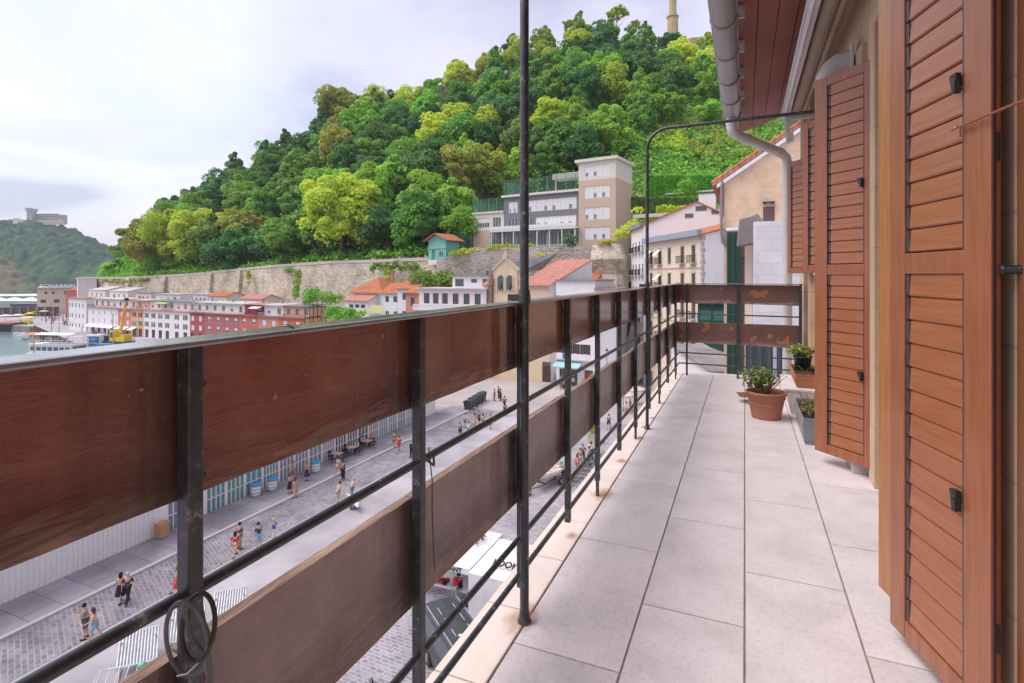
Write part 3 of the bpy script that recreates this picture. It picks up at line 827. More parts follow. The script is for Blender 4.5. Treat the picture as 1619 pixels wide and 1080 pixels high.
for y_ in (0.6, 6.42):
    m = MB(ALU)
    m.box(0.395, y_ - .02, 2.66, 0.44, y_ + .02, 2.89); m.box(0.40, y_ - .03, 2.62, 0.47, y_ + .03, 2.70); m.box(0.44, y_ - 0.02, 2.84, 0.699, y_ + .02, 2.88)
    m.tube([(0.42, y_, 2.92), (0.42, y_, 2.60)], 0.022, 10)
    ab(m, 'arm_bracket', bevel=.004)
# white vent elbow on the wall
ve = empty('vent_duct', (0.66, 4.25, 2.62), 0, 'short white corrugated vent elbow sticking out of the wall above the second shutter', 'vent')
m = MB(PVCW); pts = [(0, 0, 0.02)] + [(-0.02 - 0.13 * math.sin(a_), 0, 0.02 - 0.15 * (1 - math.cos(a_))) for a_ in [math.pi / 2 * k / 8 for k in range(9)]]
rr = [0.07 + 0.004 * (i % 2) for i in range(len(pts))]
m.tube(pts, rr, 18); m.build('elbow', ve)
m = MB(PVCW); m.box(-0.02, -0.095, -0.07, -0.001, 0.095, 0.12); m.build('wall_plate', ve, bevel=.004)

# ================================================ pots on the balcony
TERRA = mk('terracotta', (0.46, 0.19, 0.115), (0.38, 0.15, 0.09), scale=4, rough=0.75, bump=.08)
SOIL = mk('potting_soil', (0.10, 0.055, 0.035), (0.035, 0.02, 0.014), scale=30, rough=1, bump=1.0, bscale=90)
GER = leafmat('geranium_leaf', (0.30, 0.40, 0.14), (0.10, 0.19, 0.06), var=0.1, hue=0.01, cs=9)
GER2 = leafmat('yellow_green_leaf', (0.52, 0.54, 0.13), (0.17, 0.26, 0.06), var=0.1, hue=0.01, cs=9)
DRY = mk('dry_stem', (0.30, 0.20, 0.13), (0.17, 0.11, 0.07), scale=30, rough=.9)
def leafy(name, parent, c, rad, nleaf, size, mat, seed, cup=0.25, squash=0.8):
    """many small round lobed leaves as fans of 6 tris"""
    r_ = random.Random(seed); vs = []; fs = []
    for i in range(nleaf):
        while True:
            p = Vector((r_.uniform(-1, 1), r_.uniform(-1, 1), r_.uniform(-1, 1)))
            if 0.25 < p.length < 1: break
        f_ = 0.75 + 0.25 * math.sin(p.x * 7 + seed) * math.cos(p.y * 6)
        q = Vector((p.x * rad[0], p.y * rad[1], p.z * rad[2])) * f_ + Vector(c)
        nrm = (p + Vector((0, 0, 0.6)) + Vector((r_.uniform(-.5, .5), r_.uniform(-.5, .5), r_.uniform(-.3, .5)))).normalized()
        a1 = nrm.orthogonal().normalized(); a1 = Matrix.Rotation(r_.uniform(0, 6.28), 3, nrm) @ a1; b1 = nrm.cross(a1)
        s_ = size * r_.uniform(0.6, 1.25); b0 = len(vs)
        vs.append(q)
        for k in range(8):
            an = 2 * math.pi * k / 8
            rr_ = s_ * (1.0 if k % 2 else 0.78)
            vs.append(q + (a1 * math.cos(an) + b1 * math.sin(an) * squash) * rr_ + nrm * s_ * cup)
        for k in range(8): fs.append((b0, b0 + 1 + k, b0 + 1 + (k + 1) % 8))
    me = np_mesh(name, np.array([tuple(v) for v in vs]), np.array(fs), [mat])
    return link(name, me, parent)
def stems(name, parent, c, n_, h, spread, r0, mat, seed):
    r_ = random.Random(seed); m = MB(mat)
    for i in range(n_):
        an = r_.uniform(0, 6.28); L_ = h * r_.uniform(.5, 1); s_ = spread * r_.uniform(.4, 1)
        p = [Vector(c) + Vector((math.cos(an) * s_ * t_ + r_.uniform(-.01, .01), math.sin(an) * s_ * t_, L_ * (t_ ** .8))) for t_ in (0, .35, .7, 1)]
        m.tube(p, [r0, r0 * .8, r0 * .6, r0 * .4], 6)
        if r_.random() < .7:
            q = p[2]; m.tube([q, q + Vector((r_.uniform(-.05, .05), r_.uniform(-.05, .05), r_.uniform(.02, .06)))], [r0 * .5, r0 * .25], 5)
    return m.build(name, parent)
pot = empty('flower_pot', (0.166, 5.08, 0.0), 0, 'round terracotta pot with a leggy geranium standing free on the tiles', 'flower pot')
m = MB(TERRA); m.lathe([(0, .002), (0.112, .002), (0.114, 0.01), (0.142, 0.165), (0.150, 0.168), (0.152, 0.20), (0.160, 0.203), (0.162, 0.222), (0.155, 0.226), (0.145, 0.222), (0.142, 0.19), (0.135, 0.12)], n=40); m.build('pot', pot)
m = MB(SOIL); m.disc(0, 0, 0.175, 0.142, 30); m.build('soil', pot)
leafy('foliage', pot, (-0.045, 0.0, 0.335), (0.20, 0.16, 0.125), 620, 0.015, GER, 3)
stems('stems', pot, (0, 0, 0.17), 16, 0.26, 0.19, 0.0045, DRY, 5)
sa = MB(TERRA); sa.lathe([(0, .003), (0.10, .003), (0.125, 0.035), (0.132, 0.036), (0.132, 0.042), (0.12, 0.042), (0.10, 0.012), (0, 0.012)], n=36)
o = sa.build('plant_saucer', None, (0.055, 5.62, 0.045), (R(-14), 0, 0)); tag(o, 'empty terracotta saucer lying behind the round pot', 'saucer')
# grey trough with straggly plant
def trough(name, loc, lx, ly, h, mat, label, lip=0.012, rz=0):
    e_ = empty(name, loc, rz, label, 'planter')
    m = MB(mat)
    t_ = 0.82
    ox, oy = lx / 2, ly / 2
    bot = [(-ox * t_, -oy * .94), (ox * t_, -oy * .94), (ox * t_, oy * .94), (-ox * t_, oy * .94)]
    top = [(-ox, -oy), (ox, -oy), (ox, oy), (-ox, oy)]
    def loop(pts, z, ins=0):
        return [(p[0] - math.copysign(ins, p[0]), p[1] - math.copysign(ins, p[1]), z) for p in pts]
    rings = [loop(bot, .002), loop(top, h - .03), loop(top, h - .03, -lip), loop(top, h, -lip), loop(top, h, 0.006), loop(top, h * .7, 0.012)]
    v_ = [p for r__ in rings for p in r__]
    f_ = [(0, 3, 2, 1)]
    for i in range(len(rings) - 1):
        for k in range(4):
            k2 = (k + 1) % 4; f_.append((i * 4 + k, i * 4 + k2, i * 4 + 4 + k2, i * 4 + 4 + k))
    m.add(v_, f_)
    for q in range(5):     # moulded ribs on the long side and the end
        y_ = -oy * .8 + q * oy * .4
        m.ext([(-ox * t_ - .004, y_ - .012, .02), (-ox * t_ - .004, y_ + .012, .02), (-ox - .001, y_ + .012, h - .035), (-ox - .001, y_ - .012, h - .035)], (0.006, 0, 0))
    m.build('box', e_, bevel=.004)
    s_ = MB(SOIL); s_.add([(-ox + .012, -oy + .012, h * .78), (ox - .012, -oy + .012, h * .78), (ox - .012, oy - .012, h * .78), (-ox + .012, oy - .012, h * .78)], [(0, 1, 2, 3)]); s_.build('soil', e_)
    return e_
GREYP = mk('grey_plastic', (0.27, 0.28, 0.32), (0.22, 0.23, 0.27), scale=4, rough=0.4)
tg = trough('grey_planter', (0.475, 4.72, 0.0), 0.20, 0.72, 0.19, GREYP, 'long grey plastic planter with a straggly half dry plant, next to the second shutter')
leafy('foliage', tg, (0.0, 0.0, 0.19), (0.09, 0.30, 0.05), 260, 0.016, GER, 13)
stems('stems', tg, (0, -0.15, 0.14), 16, 0.17, 0.14, 0.004, DRY, 15); stems('stems', tg, (0, 0.1, 0.14), 12, 0.16, 0.12, 0.004, DRY, 16)
STY = mk('white_foam_box', (0.74, 0.71, 0.70), (0.62, 0.59, 0.58), scale=6, rough=.6)
tw = MB(STY)
tw.ext([(-0.13, -0.36, .001), (0.12, -0.36, .001), (0.12, -0.36, .20), (-0.17, -0.36, .20)], (0, 0.76, 0)); tw.box(-0.19, -0.37, .20, 0.13, 0.41, 0.215)
wbx = tw.build('foam_trough', None, (0.50, 5.66, 0)); tag(wbx, 'white foam trough under the terracotta window box', 'trough')
tt = trough('terracotta_window_box', (0.51, 5.68, 0.216), 0.22, 0.62, 0.12, TERRA, 'terracotta coloured window box of bare soil holding a dark pot')
stems('stems', tt, (0, -0.2, 0.08), 7, 0.10, 0.10, 0.003, DRY, 25)
dk = empty('dark_plant_pot', (0.50, 5.78, 0.315), 0, 'small dark blue grey pot with yellow green leaves set in the window box', 'flower pot')
m = MB(plain('dark_blue_plastic', (0.035, 0.042, 0.065), 0.4)); m.lathe([(0, .002), (0.062, .002), (0.078, 0.115), (0.084, 0.116), (0.084, 0.132), (0.076, 0.132), (0.07, 0.1)], n=28); m.build('pot', dk)
m = MB(SOIL); m.disc(0, 0, 0.11, 0.072, 20); m.build('soil', dk)
leafy('foliage', dk, (-0.02, 0, 0.185), (0.15, 0.13, 0.06), 230, 0.019, GER2, 33)
stems('stems', dk, (0, 0, 0.1), 8, 0.10, 0.09, 0.003, DRY, 35)
# ================================================ ground, water, quay
CONC = mk('light_concrete', (0.46, 0.43, 0.47), (0.29, 0.27, 0.305), scale=0.22, detail=9, rough=0.9, bump=0.1, bscale=8)
PAVE = brickmat('pavement_slabs', (0.36, 0.33, 0.36), (0.28, 0.26, 0.29), (0.20, 0.185, 0.20), 2.4, 1.6, 0.03, nscale=0.3, bump=.2)
SETT = brickmat('dark_setts', (0.26, 0.24, 0.275), (0.16, 0.148, 0.175), (0.30, 0.28, 0.315), 0.46, 0.23, 0.03, rot=(0, 0, R(24)), nscale=0.5, namt=0.35, bump=.5)
BRPV = brickmat('grey_brick_paving', (0.33, 0.31, 0.345), (0.21, 0.195, 0.225), (0.40, 0.37, 0.40), 0.42, 0.21, 0.03, rot=(0, 0, R(2)), nscale=0.25, namt=0.3, bump=.4)
QST = brickmat('quay_stone', (0.34, 0.28, 0.26), (0.22, 0.18, 0.17), (0.12, 0.10, 0.10), 1.6, 0.6, 0.05, nscale=0.4)
WATER, t, b = nodes_mat('harbour_water')
n = t.nodes.new; l = t.links.new
b.inputs['Base Color'].default_value = (0.10, 0.20, 0.215, 1); b.inputs['Roughness'].default_value = 0.12; b.inputs['Specular IOR Level'].default_value = 0.5
tcn = n('ShaderNodeTexCoord'); a = n('ShaderNodeTexNoise'); a.inputs['Scale'].default_value = 0.55; a.inputs['Detail'].default_value = 6
l(tcn.outputs['Object'], a.inputs['Vector']); bp = n('ShaderNodeBump'); bp.inputs['Strength'].default_value = 0.5; bp.inputs['Distance'].default_value = 0.25
l(a.outputs[0], bp.inputs['Height']); l(bp.outputs[0], b.inputs['Normal'])
a2 = n('ShaderNodeTexNoise'); a2.inputs['Scale'].default_value = 0.02; a2.inputs['Detail'].default_value = 5; l(tcn.outputs['Object'], a2.inputs['Vector'])
r = n('ShaderNodeValToRGB'); r.color_ramp.elements[0].position = .4; r.color_ramp.elements[0].color = (0.07, 0.17, 0.18, 1); r.color_ramp.elements[1].position = .62; r.color_ramp.elements[1].color = (0.22, 0.30, 0.32, 1)
l(a2.outputs[0], r.inputs[0]); l(r.outputs[0], b.inputs['Base Color'])
m = MB(WATER); m.quad((-2400, -900, WZ), (-30, -900, WZ), (-30, 2400, WZ), (-2400, 2400, WZ)); tag(m.build('sea'), kind='structure')
EARTH = mk('wooded_ground', (0.07, 0.075, 0.035), (0.035, 0.04, 0.02), scale=0.2)
BED = mk('sea_bed', (0.1, 0.1, 0.08), (0.06, 0.06, 0.05), scale=0.1)
m = MB(EARTH); m.quad((-3000, -1500, -24), (3000, -1500, -24), (3000, 3000, -24), (-3000, 3000, -24)); tag(m.build('ground'), kind='structure')
qp = [(-56, -60), (700, -60), (700, 900), (-190, 900), (-270, 500), (-330, 160), (-330, 112), (-231, 111), (-154, 84), (-56, 84)]
m = MB(CONC, QST)
m.use(QST).ext([(x_, y_, -24) for (x_, y_) in qp], (0, 0, 24 + G - 0.25))
m.use(CONC).ext([(x_, y_, G - 0.25) for (x_, y_) in qp], (0, 0, 0.25))
tag(m.build('quay'), kind='structure')
def sheet(name, mat, x0, y0, x1, y1, h=0.004, **k):
    m = MB(mat); m.box(x0, y0, G + .001, x1, y1, G + h); o = m.build(name); tag(o, kind='structure'); return o
sheet('pavement', PAVE, -37.2, -30, -33.9, 66, 0.12)
m = MB(plain('pale_kerb', (0.55, 0.51, 0.52), 0.8)); m.box(-33.9, -30, G, -33.65, 66, G + .13); tag(m.build('kerb'), kind='structure')
sheet('cobbled_road', SETT, -33.65, -30, -29.9, 66, 0.012)
sheet('brick_paving', BRPV, -17.6, -30, 0.6, 66, 0.010)
sheet('plaza', mk('plaza_paving', (0.46, 0.40, 0.40), (0.34, 0.30, 0.31), scale=0.12, detail=8, rough=.9), -56, 66.2, 5, 87, 0.008)

# ================================================ window and house builders
WOOD_D = plain('dark_brown_wood', (0.085, 0.045, 0.035), 0.6)
GREEN_S = plain('green_shutter_paint', (0.03, 0.22, 0.09), 0.5)
OLIVE_S = plain('grey_green_shutter', (0.13, 0.15, 0.12), 0.6)
BLIND = mk('white_roller_blind', (0.74, 0.72, 0.73), (0.66, 0.64, 0.66), scale=1, stretch=(.3, .3, 25), rough=0.6)
BLUEP = plain('blue_door_paint', (0.05, 0.14, 0.48), 0.5)
REDP = plain('crimson_paint', (0.42, 0.03, 0.045), 0.5)
RAILM = plain('dark_balcony_iron', (0.035, 0.037, 0.042), 0.5)
CREAMTRIM = plain('cream_stone_trim', (0.60, 0.50, 0.38), 0.85)
GREYTRIM = plain('grey_stone_trim', (0.45, 0.42, 0.42), 0.85)
ZINC = mk('grey_zinc_roof', (0.26, 0.27, 0.30), (0.18, 0.19, 0.21), scale=0.6, rough=.5)
FLATR = mk('flat_roof_felt', (0.30, 0.28, 0.28), (0.19, 0.18, 0.19), scale=0.4, rough=.95)
FLATL = mk('pale_flat_roof', (0.60, 0.57, 0.57), (0.45, 0.42, 0.42), scale=0.4, rough=.95)
RTILE = tilemat('terracotta_roof', (0.55, 0.21, 0.11), (0.34, 0.13, 0.075))
RTILE2 = tilemat('pale_red_roof', (0.56, 0.27, 0.22), (0.42, 0.18, 0.14))
AWN_W = plain('white_awning_cloth', (0.78, 0.76, 0.76), 0.8)
AWN_G = plain('lime_awning_cloth', (0.55, 0.62, 0.22), 0.8)
AWN_B = plain('pale_blue_awning_cloth', (0.36, 0.60, 0.66), 0.8)

def wall_front(mb, w, z0, z1, ops, y=0.0, x0=0.0, depth=0.22):
    """front wall in the plane y, with real openings and reveals"""
    xs = sorted({x0, x0 + w} | {max(x0, o[0]) for o in ops} | {min(x0 + w, o[0] + o[2]) for o in ops})
    zs = sorted({z0, z1} | {max(z0, o[1]) for o in ops} | {min(z1, o[1] + o[3]) for o in ops})
    for i in range(len(xs) - 1):
        run = None
        for j in range(len(zs) - 1):
            cx = (xs[i] + xs[i + 1]) / 2; cz = (zs[j] + zs[j + 1]) / 2
            inside = any(o[0] < cx < o[0] + o[2] and o[1] < cz < o[1] + o[3] for o in ops)
            if inside:
                if run is not None: mb.quad((xs[i], y, run), (xs[i + 1], y, run), (xs[i + 1], y, zs[j]), (xs[i], y, zs[j])); run = None
            elif run is None: run = zs[j]
        if run is not None: mb.quad((xs[i], y, run), (xs[i + 1], y, run), (xs[i + 1], y, z1), (xs[i], y, z1))
    for o in ops:
        a, c, b_, d = o[0], o[1], o[0] + o[2], o[1] + o[3]
        mb.quad((a, y, c), (a, y, d), (a, y + depth, d), (a, y + depth, c))
        mb.quad((b_, y, c), (b_, y + depth, c), (b_, y + depth, d), (b_, y, d))
        mb.quad((a, y, c), (a, y + depth, c), (b_, y + depth, c), (b_, y, c))
        mb.quad((a, y, d), (b_, y, d), (b_, y + depth, d), (a, y + depth, d))

def window(parent, x, z, w, h, kind='plain', frame=None, col=None, y=0.0, name='window', trim=None):
    frame = frame or WHITE
    m = MB(frame, GLASS)
    k = kind.split('+')
    t_ = 0.06 if w < 2 else 0.08
    yb = y + 0.12
    if 'door' in k:
        m.use(col or WOOD_D).box(x, yb, z, x + w, yb + .06, z + h * .8); m.box(x + w * .48, yb - .02, z, x + w * .52, yb, z + h * .8)
        m.use(GLASS).box(x, yb + .02, z + h * .8, x + w, yb + .05, z + h)
    elif 'blind' in k:
        m.use(BLIND).box(x, yb - .02, z, x + w, yb + .02, z + h)
        m.use(frame).box(x, yb - .05, z, x + t_, yb - .02, z + h); m.box(x + w - t_, yb - .05, z, x + w, yb - .02, z + h)
        if 'multi' in k:
            nq = max(2, round(w / 1.9))
            for q in range(1, nq): m.box(x + w * q / nq - .13, yb - .09, z, x + w * q / nq + .13, yb - .02, z + h)
            m.use(plain('pale_window_pane', (.22, .25, .30), .25))
            for q in range(nq):
                if (q * 7 + int(x * 3 + z)) % 3: m.box(x + w * q / nq + .25, yb - .035, z + .1, x + w * (q + .45) / nq, yb - .021, z + h * .42)
    else:
        m.use(GLASS).box(x, yb + .04, z, x + w, yb + .05, z + h)
        m.use(frame)
        m.box(x, yb - .02, z, x + t_, yb + .04, z + h); m.box(x + w - t_, yb - .02, z, x + w, yb + .04, z + h)
        m.box(x + t_, yb - .02, z, x + w - t_, yb + .04, z + t_); m.box(x + t_, yb - .02, z + h - t_, x + w - t_, yb + .04, z + h)
        nm = max(1, round(w / 0.75)) if 'multi' in k else (1 if w < 0.5 else 2)
        for q in range(1, nm):
            xx = x + w * q / nm; m.box(xx - t_ * .5, yb - .02, z + t_, xx + t_ * .5, yb + .04, z + h - t_)
        if 'half' in k: m.use(BLIND).box(x + t_, yb - .01, z + h * .5, x + w - t_, yb + .035, z + h - t_)
        if 'curt' in k: m.use(BLIND).box(x + t_, yb + .042, z + t_, x + w * .38, yb + .046, z + h - t_)
    wn = m.build(name, parent)
    if 'sh' in k:
        for sx_ in (x - w * .5 - 0.01, x + w + 0.01):
            s_ = MB(col or OLIVE_S); s_.box(sx_, y - .055, z + .01, sx_ + w * .5, y - .012, z + h - .01)
            s_.build('shutter', wn)
    if 'trim' in k:
        s_ = MB(trim or CREAMTRIM)
        s_.box(x - .16, y - .05, z - .12, x + w + .16, y + .01, z - .001); s_.box(x - .2, y - .09, z + h + .1, x + w + .2, y + .01, z + h + .25)
        s_.box(x - .14, y - .03, z, x - .001, y + .01, z + h + .1); s_.box(x + w + .001, y - .03, z, x + w + .14, y + .01, z + h + .1)
        s_.build('surround', wn)
    if 'bal' in k:
        s_ = MB(trim or GREYTRIM); s_.box(x - .35, y - .65, z - .14, x + w + .35, y - .002, z - .01); s_.build('balcony_slab', wn)
        s_ = MB(RAILM); s_.box(x - .33, y - .63, z + .95, x + w + .33, y - .59, z + 1.0)
        nb_ = max(4, int((w + .66) / .14))
        for q in range(nb_ + 1):
            xx = x - .32 + (w + .64) * q / nb_; s_.box(xx - .012, y - .625, z - .01, xx + .012, y - .60, z + .95)
        for xx in (x - .33, x + w + .31):
            s_.box(xx, y - .59, z + .95, xx + .02, y - .003, z + 1.0)
            for q in range(3): s_.box(xx, y - .5 + q * .18, z - .01, xx + .02, y - .48 + q * .18, z + .95)
        s_.build('railing', wn)
    return wn

def house(name, label, loc, rz, w, d, h, wall, wins=(), roof='flat', roofm=None, rh=1.5, eave=0.4, group=None, cat='house', parapet=None, side=None):
    """local frame: front wall in y=0 facing -y, x to the right, ground at z=0"""
    e_ = empty(name, loc, rz, label, cat, group)
    m = MB(wall)
    ops = [(q[0], q[1], q[2], q[3]) for q in wins]
    wall_front(m, w, 0, h, ops)
    m.quad((w, 0, 0), (w, d, 0), (w, d, h), (w, 0, h)); m.quad((0, d, 0), (0, 0, 0), (0, 0, h), (0, d, h)); m.quad((w, d, 0), (0, d, 0), (0, d, h), (w, d, h))
    if roof == 'gable_x':     # ridge along x, gables at the sides
        m.add([(0, 0, h), (0, d, h), (0, d / 2, h + rh)], [(0, 2, 1)]); m.add([(w, 0, h), (w, d, h), (w, d / 2, h + rh)], [(0, 1, 2)])
    if roof == 'gable_y':
        m.add([(0, 0, h), (w, 0, h), (w / 2, 0, h + rh)], [(0, 1, 2)]); m.add([(0, d, h), (w, d, h), (w / 2, d, h + rh)], [(0, 2, 1)])
    if roof == 'shed':        # rises to the back
        m.add([(0, 0, h), (0, d, h), (0, d, h + rh)], [(0, 2, 1)]); m.add([(w, 0, h), (w, d, h), (w, d, h + rh)], [(0, 1, 2)]); m.quad((0, d, h), (w, d, h), (w, d, h + rh), (0, d, h + rh))
    m.build('wall', e_)
    rm = roofm or RTILE
    r_ = MB(rm); E_ = eave; th = 0.16
    if roof == 'flat':
        r_.box(-E_ * .5, -E_, h, w + E_ * .5, d, h + .18)
    elif roof == 'gable_x':
        s_ = rh / (d / 2)
        r_.ext([(-E_, -E_, h - E_ * s_ + .02), (-E_, d / 2, h + rh + .02), (-E_, d / 2, h + rh + th), (-E_, -E_, h - E_ * s_ + th)], (w + 2 * E_, 0, 0))
        r_.ext([(-E_, d / 2, h + rh + .02), (-E_, d + E_, h - E_ * s_ + .02), (-E_, d + E_, h - E_ * s_ + th), (-E_, d / 2, h + rh + th)], (w + 2 * E_, 0, 0))
    elif roof == 'gable_y':
        s_ = rh / (w / 2)
        r_.ext([(-E_, -E_, h - E_ * s_ + .02), (w / 2, -E_, h + rh + .02), (w / 2, -E_, h + rh + th), (-E_, -E_, h - E_ * s_ + th)], (0, d + 2 * E_, 0))
        r_.ext([(w / 2, -E_, h + rh + .02), (w + E_, -E_, h - E_ * s_ + .02), (w + E_, -E_, h - E_ * s_ + th), (w / 2, -E_, h + rh + th)], (0, d + 2 * E_, 0))
    elif roof == 'shed':
        s_ = rh / d
        r_.ext([(-E_ * .5, -E_, h - E_ * s_ + .02), (-E_ * .5, d + .1, h + rh + .1), (-E_ * .5, d + .1, h + rh + .25), (-E_ * .5, -E_, h - E_ * s_ + th)], (w + E_, 0, 0))
    elif roof == 'hip':
        q = min(w, d) / 2
        a_ = [(-E_, -E_, h), (w + E_, -E_, h), (w + E_, d + E_, h), (-E_, d + E_, h)]
        if w >= d: rd = [(q, d / 2, h + rh), (w - q, d / 2, h + rh)]; f_ = [(0, 1, 5, 4), (1, 2, 5), (2, 3, 4, 5), (3, 0, 4), (0, 3, 2, 1)]
        else: rd = [(w / 2, q, h + rh), (w / 2, d - q, h + rh)]; f_ = [(0, 1, 4), (1, 2, 5, 4), (2, 3, 5), (3, 0, 4, 5), (0, 3, 2, 1)]
        r_.add(a_ + rd, f_)
    r_.build('roof', e_)
    for q in wins:
        window(e_, q[0], q[1], q[2], q[3], q[4] if len(q) > 4 else 'plain', col=q[5] if len(q) > 5 else None, frame=q[6] if len(q) > 6 else None)
    return e_
def grid(xs, zs, w, h, kind='plain', *a):
    return [(x - w / 2, z, w, h, kind) + a for x in xs for z in zs]
def slab_awning(parent, x, z, w, d, mat, y=0.0, drop=0.5):
    m = MB(mat); m.ext([(x, y - .01, z), (x, y - d, z - drop), (x, y - d, z - drop - .18), (x, y - d + .02, z - drop - .18), (x, y - d + .02, z - drop - .02), (x, y - .01, z - .04)], (w, 0, 0))
    return m.build('awning', parent)
def chimney(parent, x, y, z, w=.6, d=.5, h=1.0, mat=None):
    m = MB(mat or GREYTRIM, FLATR); m.box(x, y, z, x + w, y + d, z + h); m.use(FLATR).box(x - .06, y - .06, z + h + .0, x + w + .06, y + d + .06, z + h + .08)
    return m.build('chimney', parent)

W_WHITE = plaster('white_render', (0.78, 0.75, 0.77))
W_WHITE2 = plaster('warm_white_render', (0.76, 0.71, 0.69), amt=.45)
W_PINKW = plaster('pinkish_white_render', (0.76, 0.67, 0.68), amt=.4)
W_CORAL = plaster('coral_render', (0.60, 0.24, 0.19))
W_PEACH = plaster('peach_render', (0.68, 0.40, 0.28))
W_DRED = plaster('dark_red_render', (0.38, 0.11, 0.11))
W_BRED = plaster('brick_red_render', (0.42, 0.15, 0.145))
W_ORED = plaster('orange_red_render', (0.52, 0.16, 0.11))
W_OR2 = plaster('pale_brick_render', (0.55, 0.25, 0.20))
W_YEL = plaster('yellow_sandstone', (0.70, 0.55, 0.38), amt=.5)
W_BEIGE = plaster('beige_render', (0.68, 0.56, 0.45), amt=.4)
W_TAN = plaster('tan_render', (0.56, 0.43, 0.34), amt=.15)
W_GREY = plaster('dark_grey_cladding', (0.21, 0.20, 0.225), amt=.15)
W_CREAM = plaster('cream_render', (0.66, 0.63, 0.56), amt=.2)

# ---- the harbour row (long terrace facing the basin)
A0 = Vector((-194, 107, 0)); A1 = Vector((-94.5, 98, 0))
rdir = (A1 - A0).normalized(); rang = math.atan2(rdir.y, rdir.x)
def s_of(px, O=A0, D=rdir):
    r_ = ray(px, 436); # solve O + D s = r t
    det = D.x * (-r_.y) - (-r_.x) * D.y
    return ((-O.x) * (-r_.y) - (-r_.x) * (-O.y)) / det
# (px0, px1, wall, window pxs, kind upper, colour, label)
rowdef = [
    (139, 186, W_WHITE, [147, 156, 165, 176, 183], 'plain', None, 'white harbour house with small slit windows at the left end of the long terrace'),
    (186, 207, W_CORAL, [191.5, 201], 'blind', None, 'narrow coral harbour house with white blinds behind the crane boom'),
    (207, 227, W_PEACH, [212, 221.5], 'sh', GREEN_S, 'narrow peach harbour house with green and brown shutters'),
    (227, 300, W_WHITE, [231.5, 242, 253, 264, 279, 292.5], 'sh', OLIVE_S, 'wide white harbour house with grey green shutters and ground floor arcade'),
    (300, 324, W_DRED, [304, 316], 'blind', None, 'narrow dark red harbour house beside the wide white one'),
    (324, 378, W_BRED, [330, 344, 358, 372], 'half', None, 'dull brick red harbour house with four white windows per floor'),
    (378, 408, W_ORED, [385.5, 400.5], 'half', None, 'bright red harbour house with two white windows per floor'),
    (408, 440, W_OR2, [417, 432], 'blind', None, 'pale brick harbour house with wide white blinds'),
    (440, 481.5, W_ORED, [450, 470], 'blind', None, 'orange red harbour house at the right end of the terrace, with a half timbered side'),
]
ROWH = 7.9
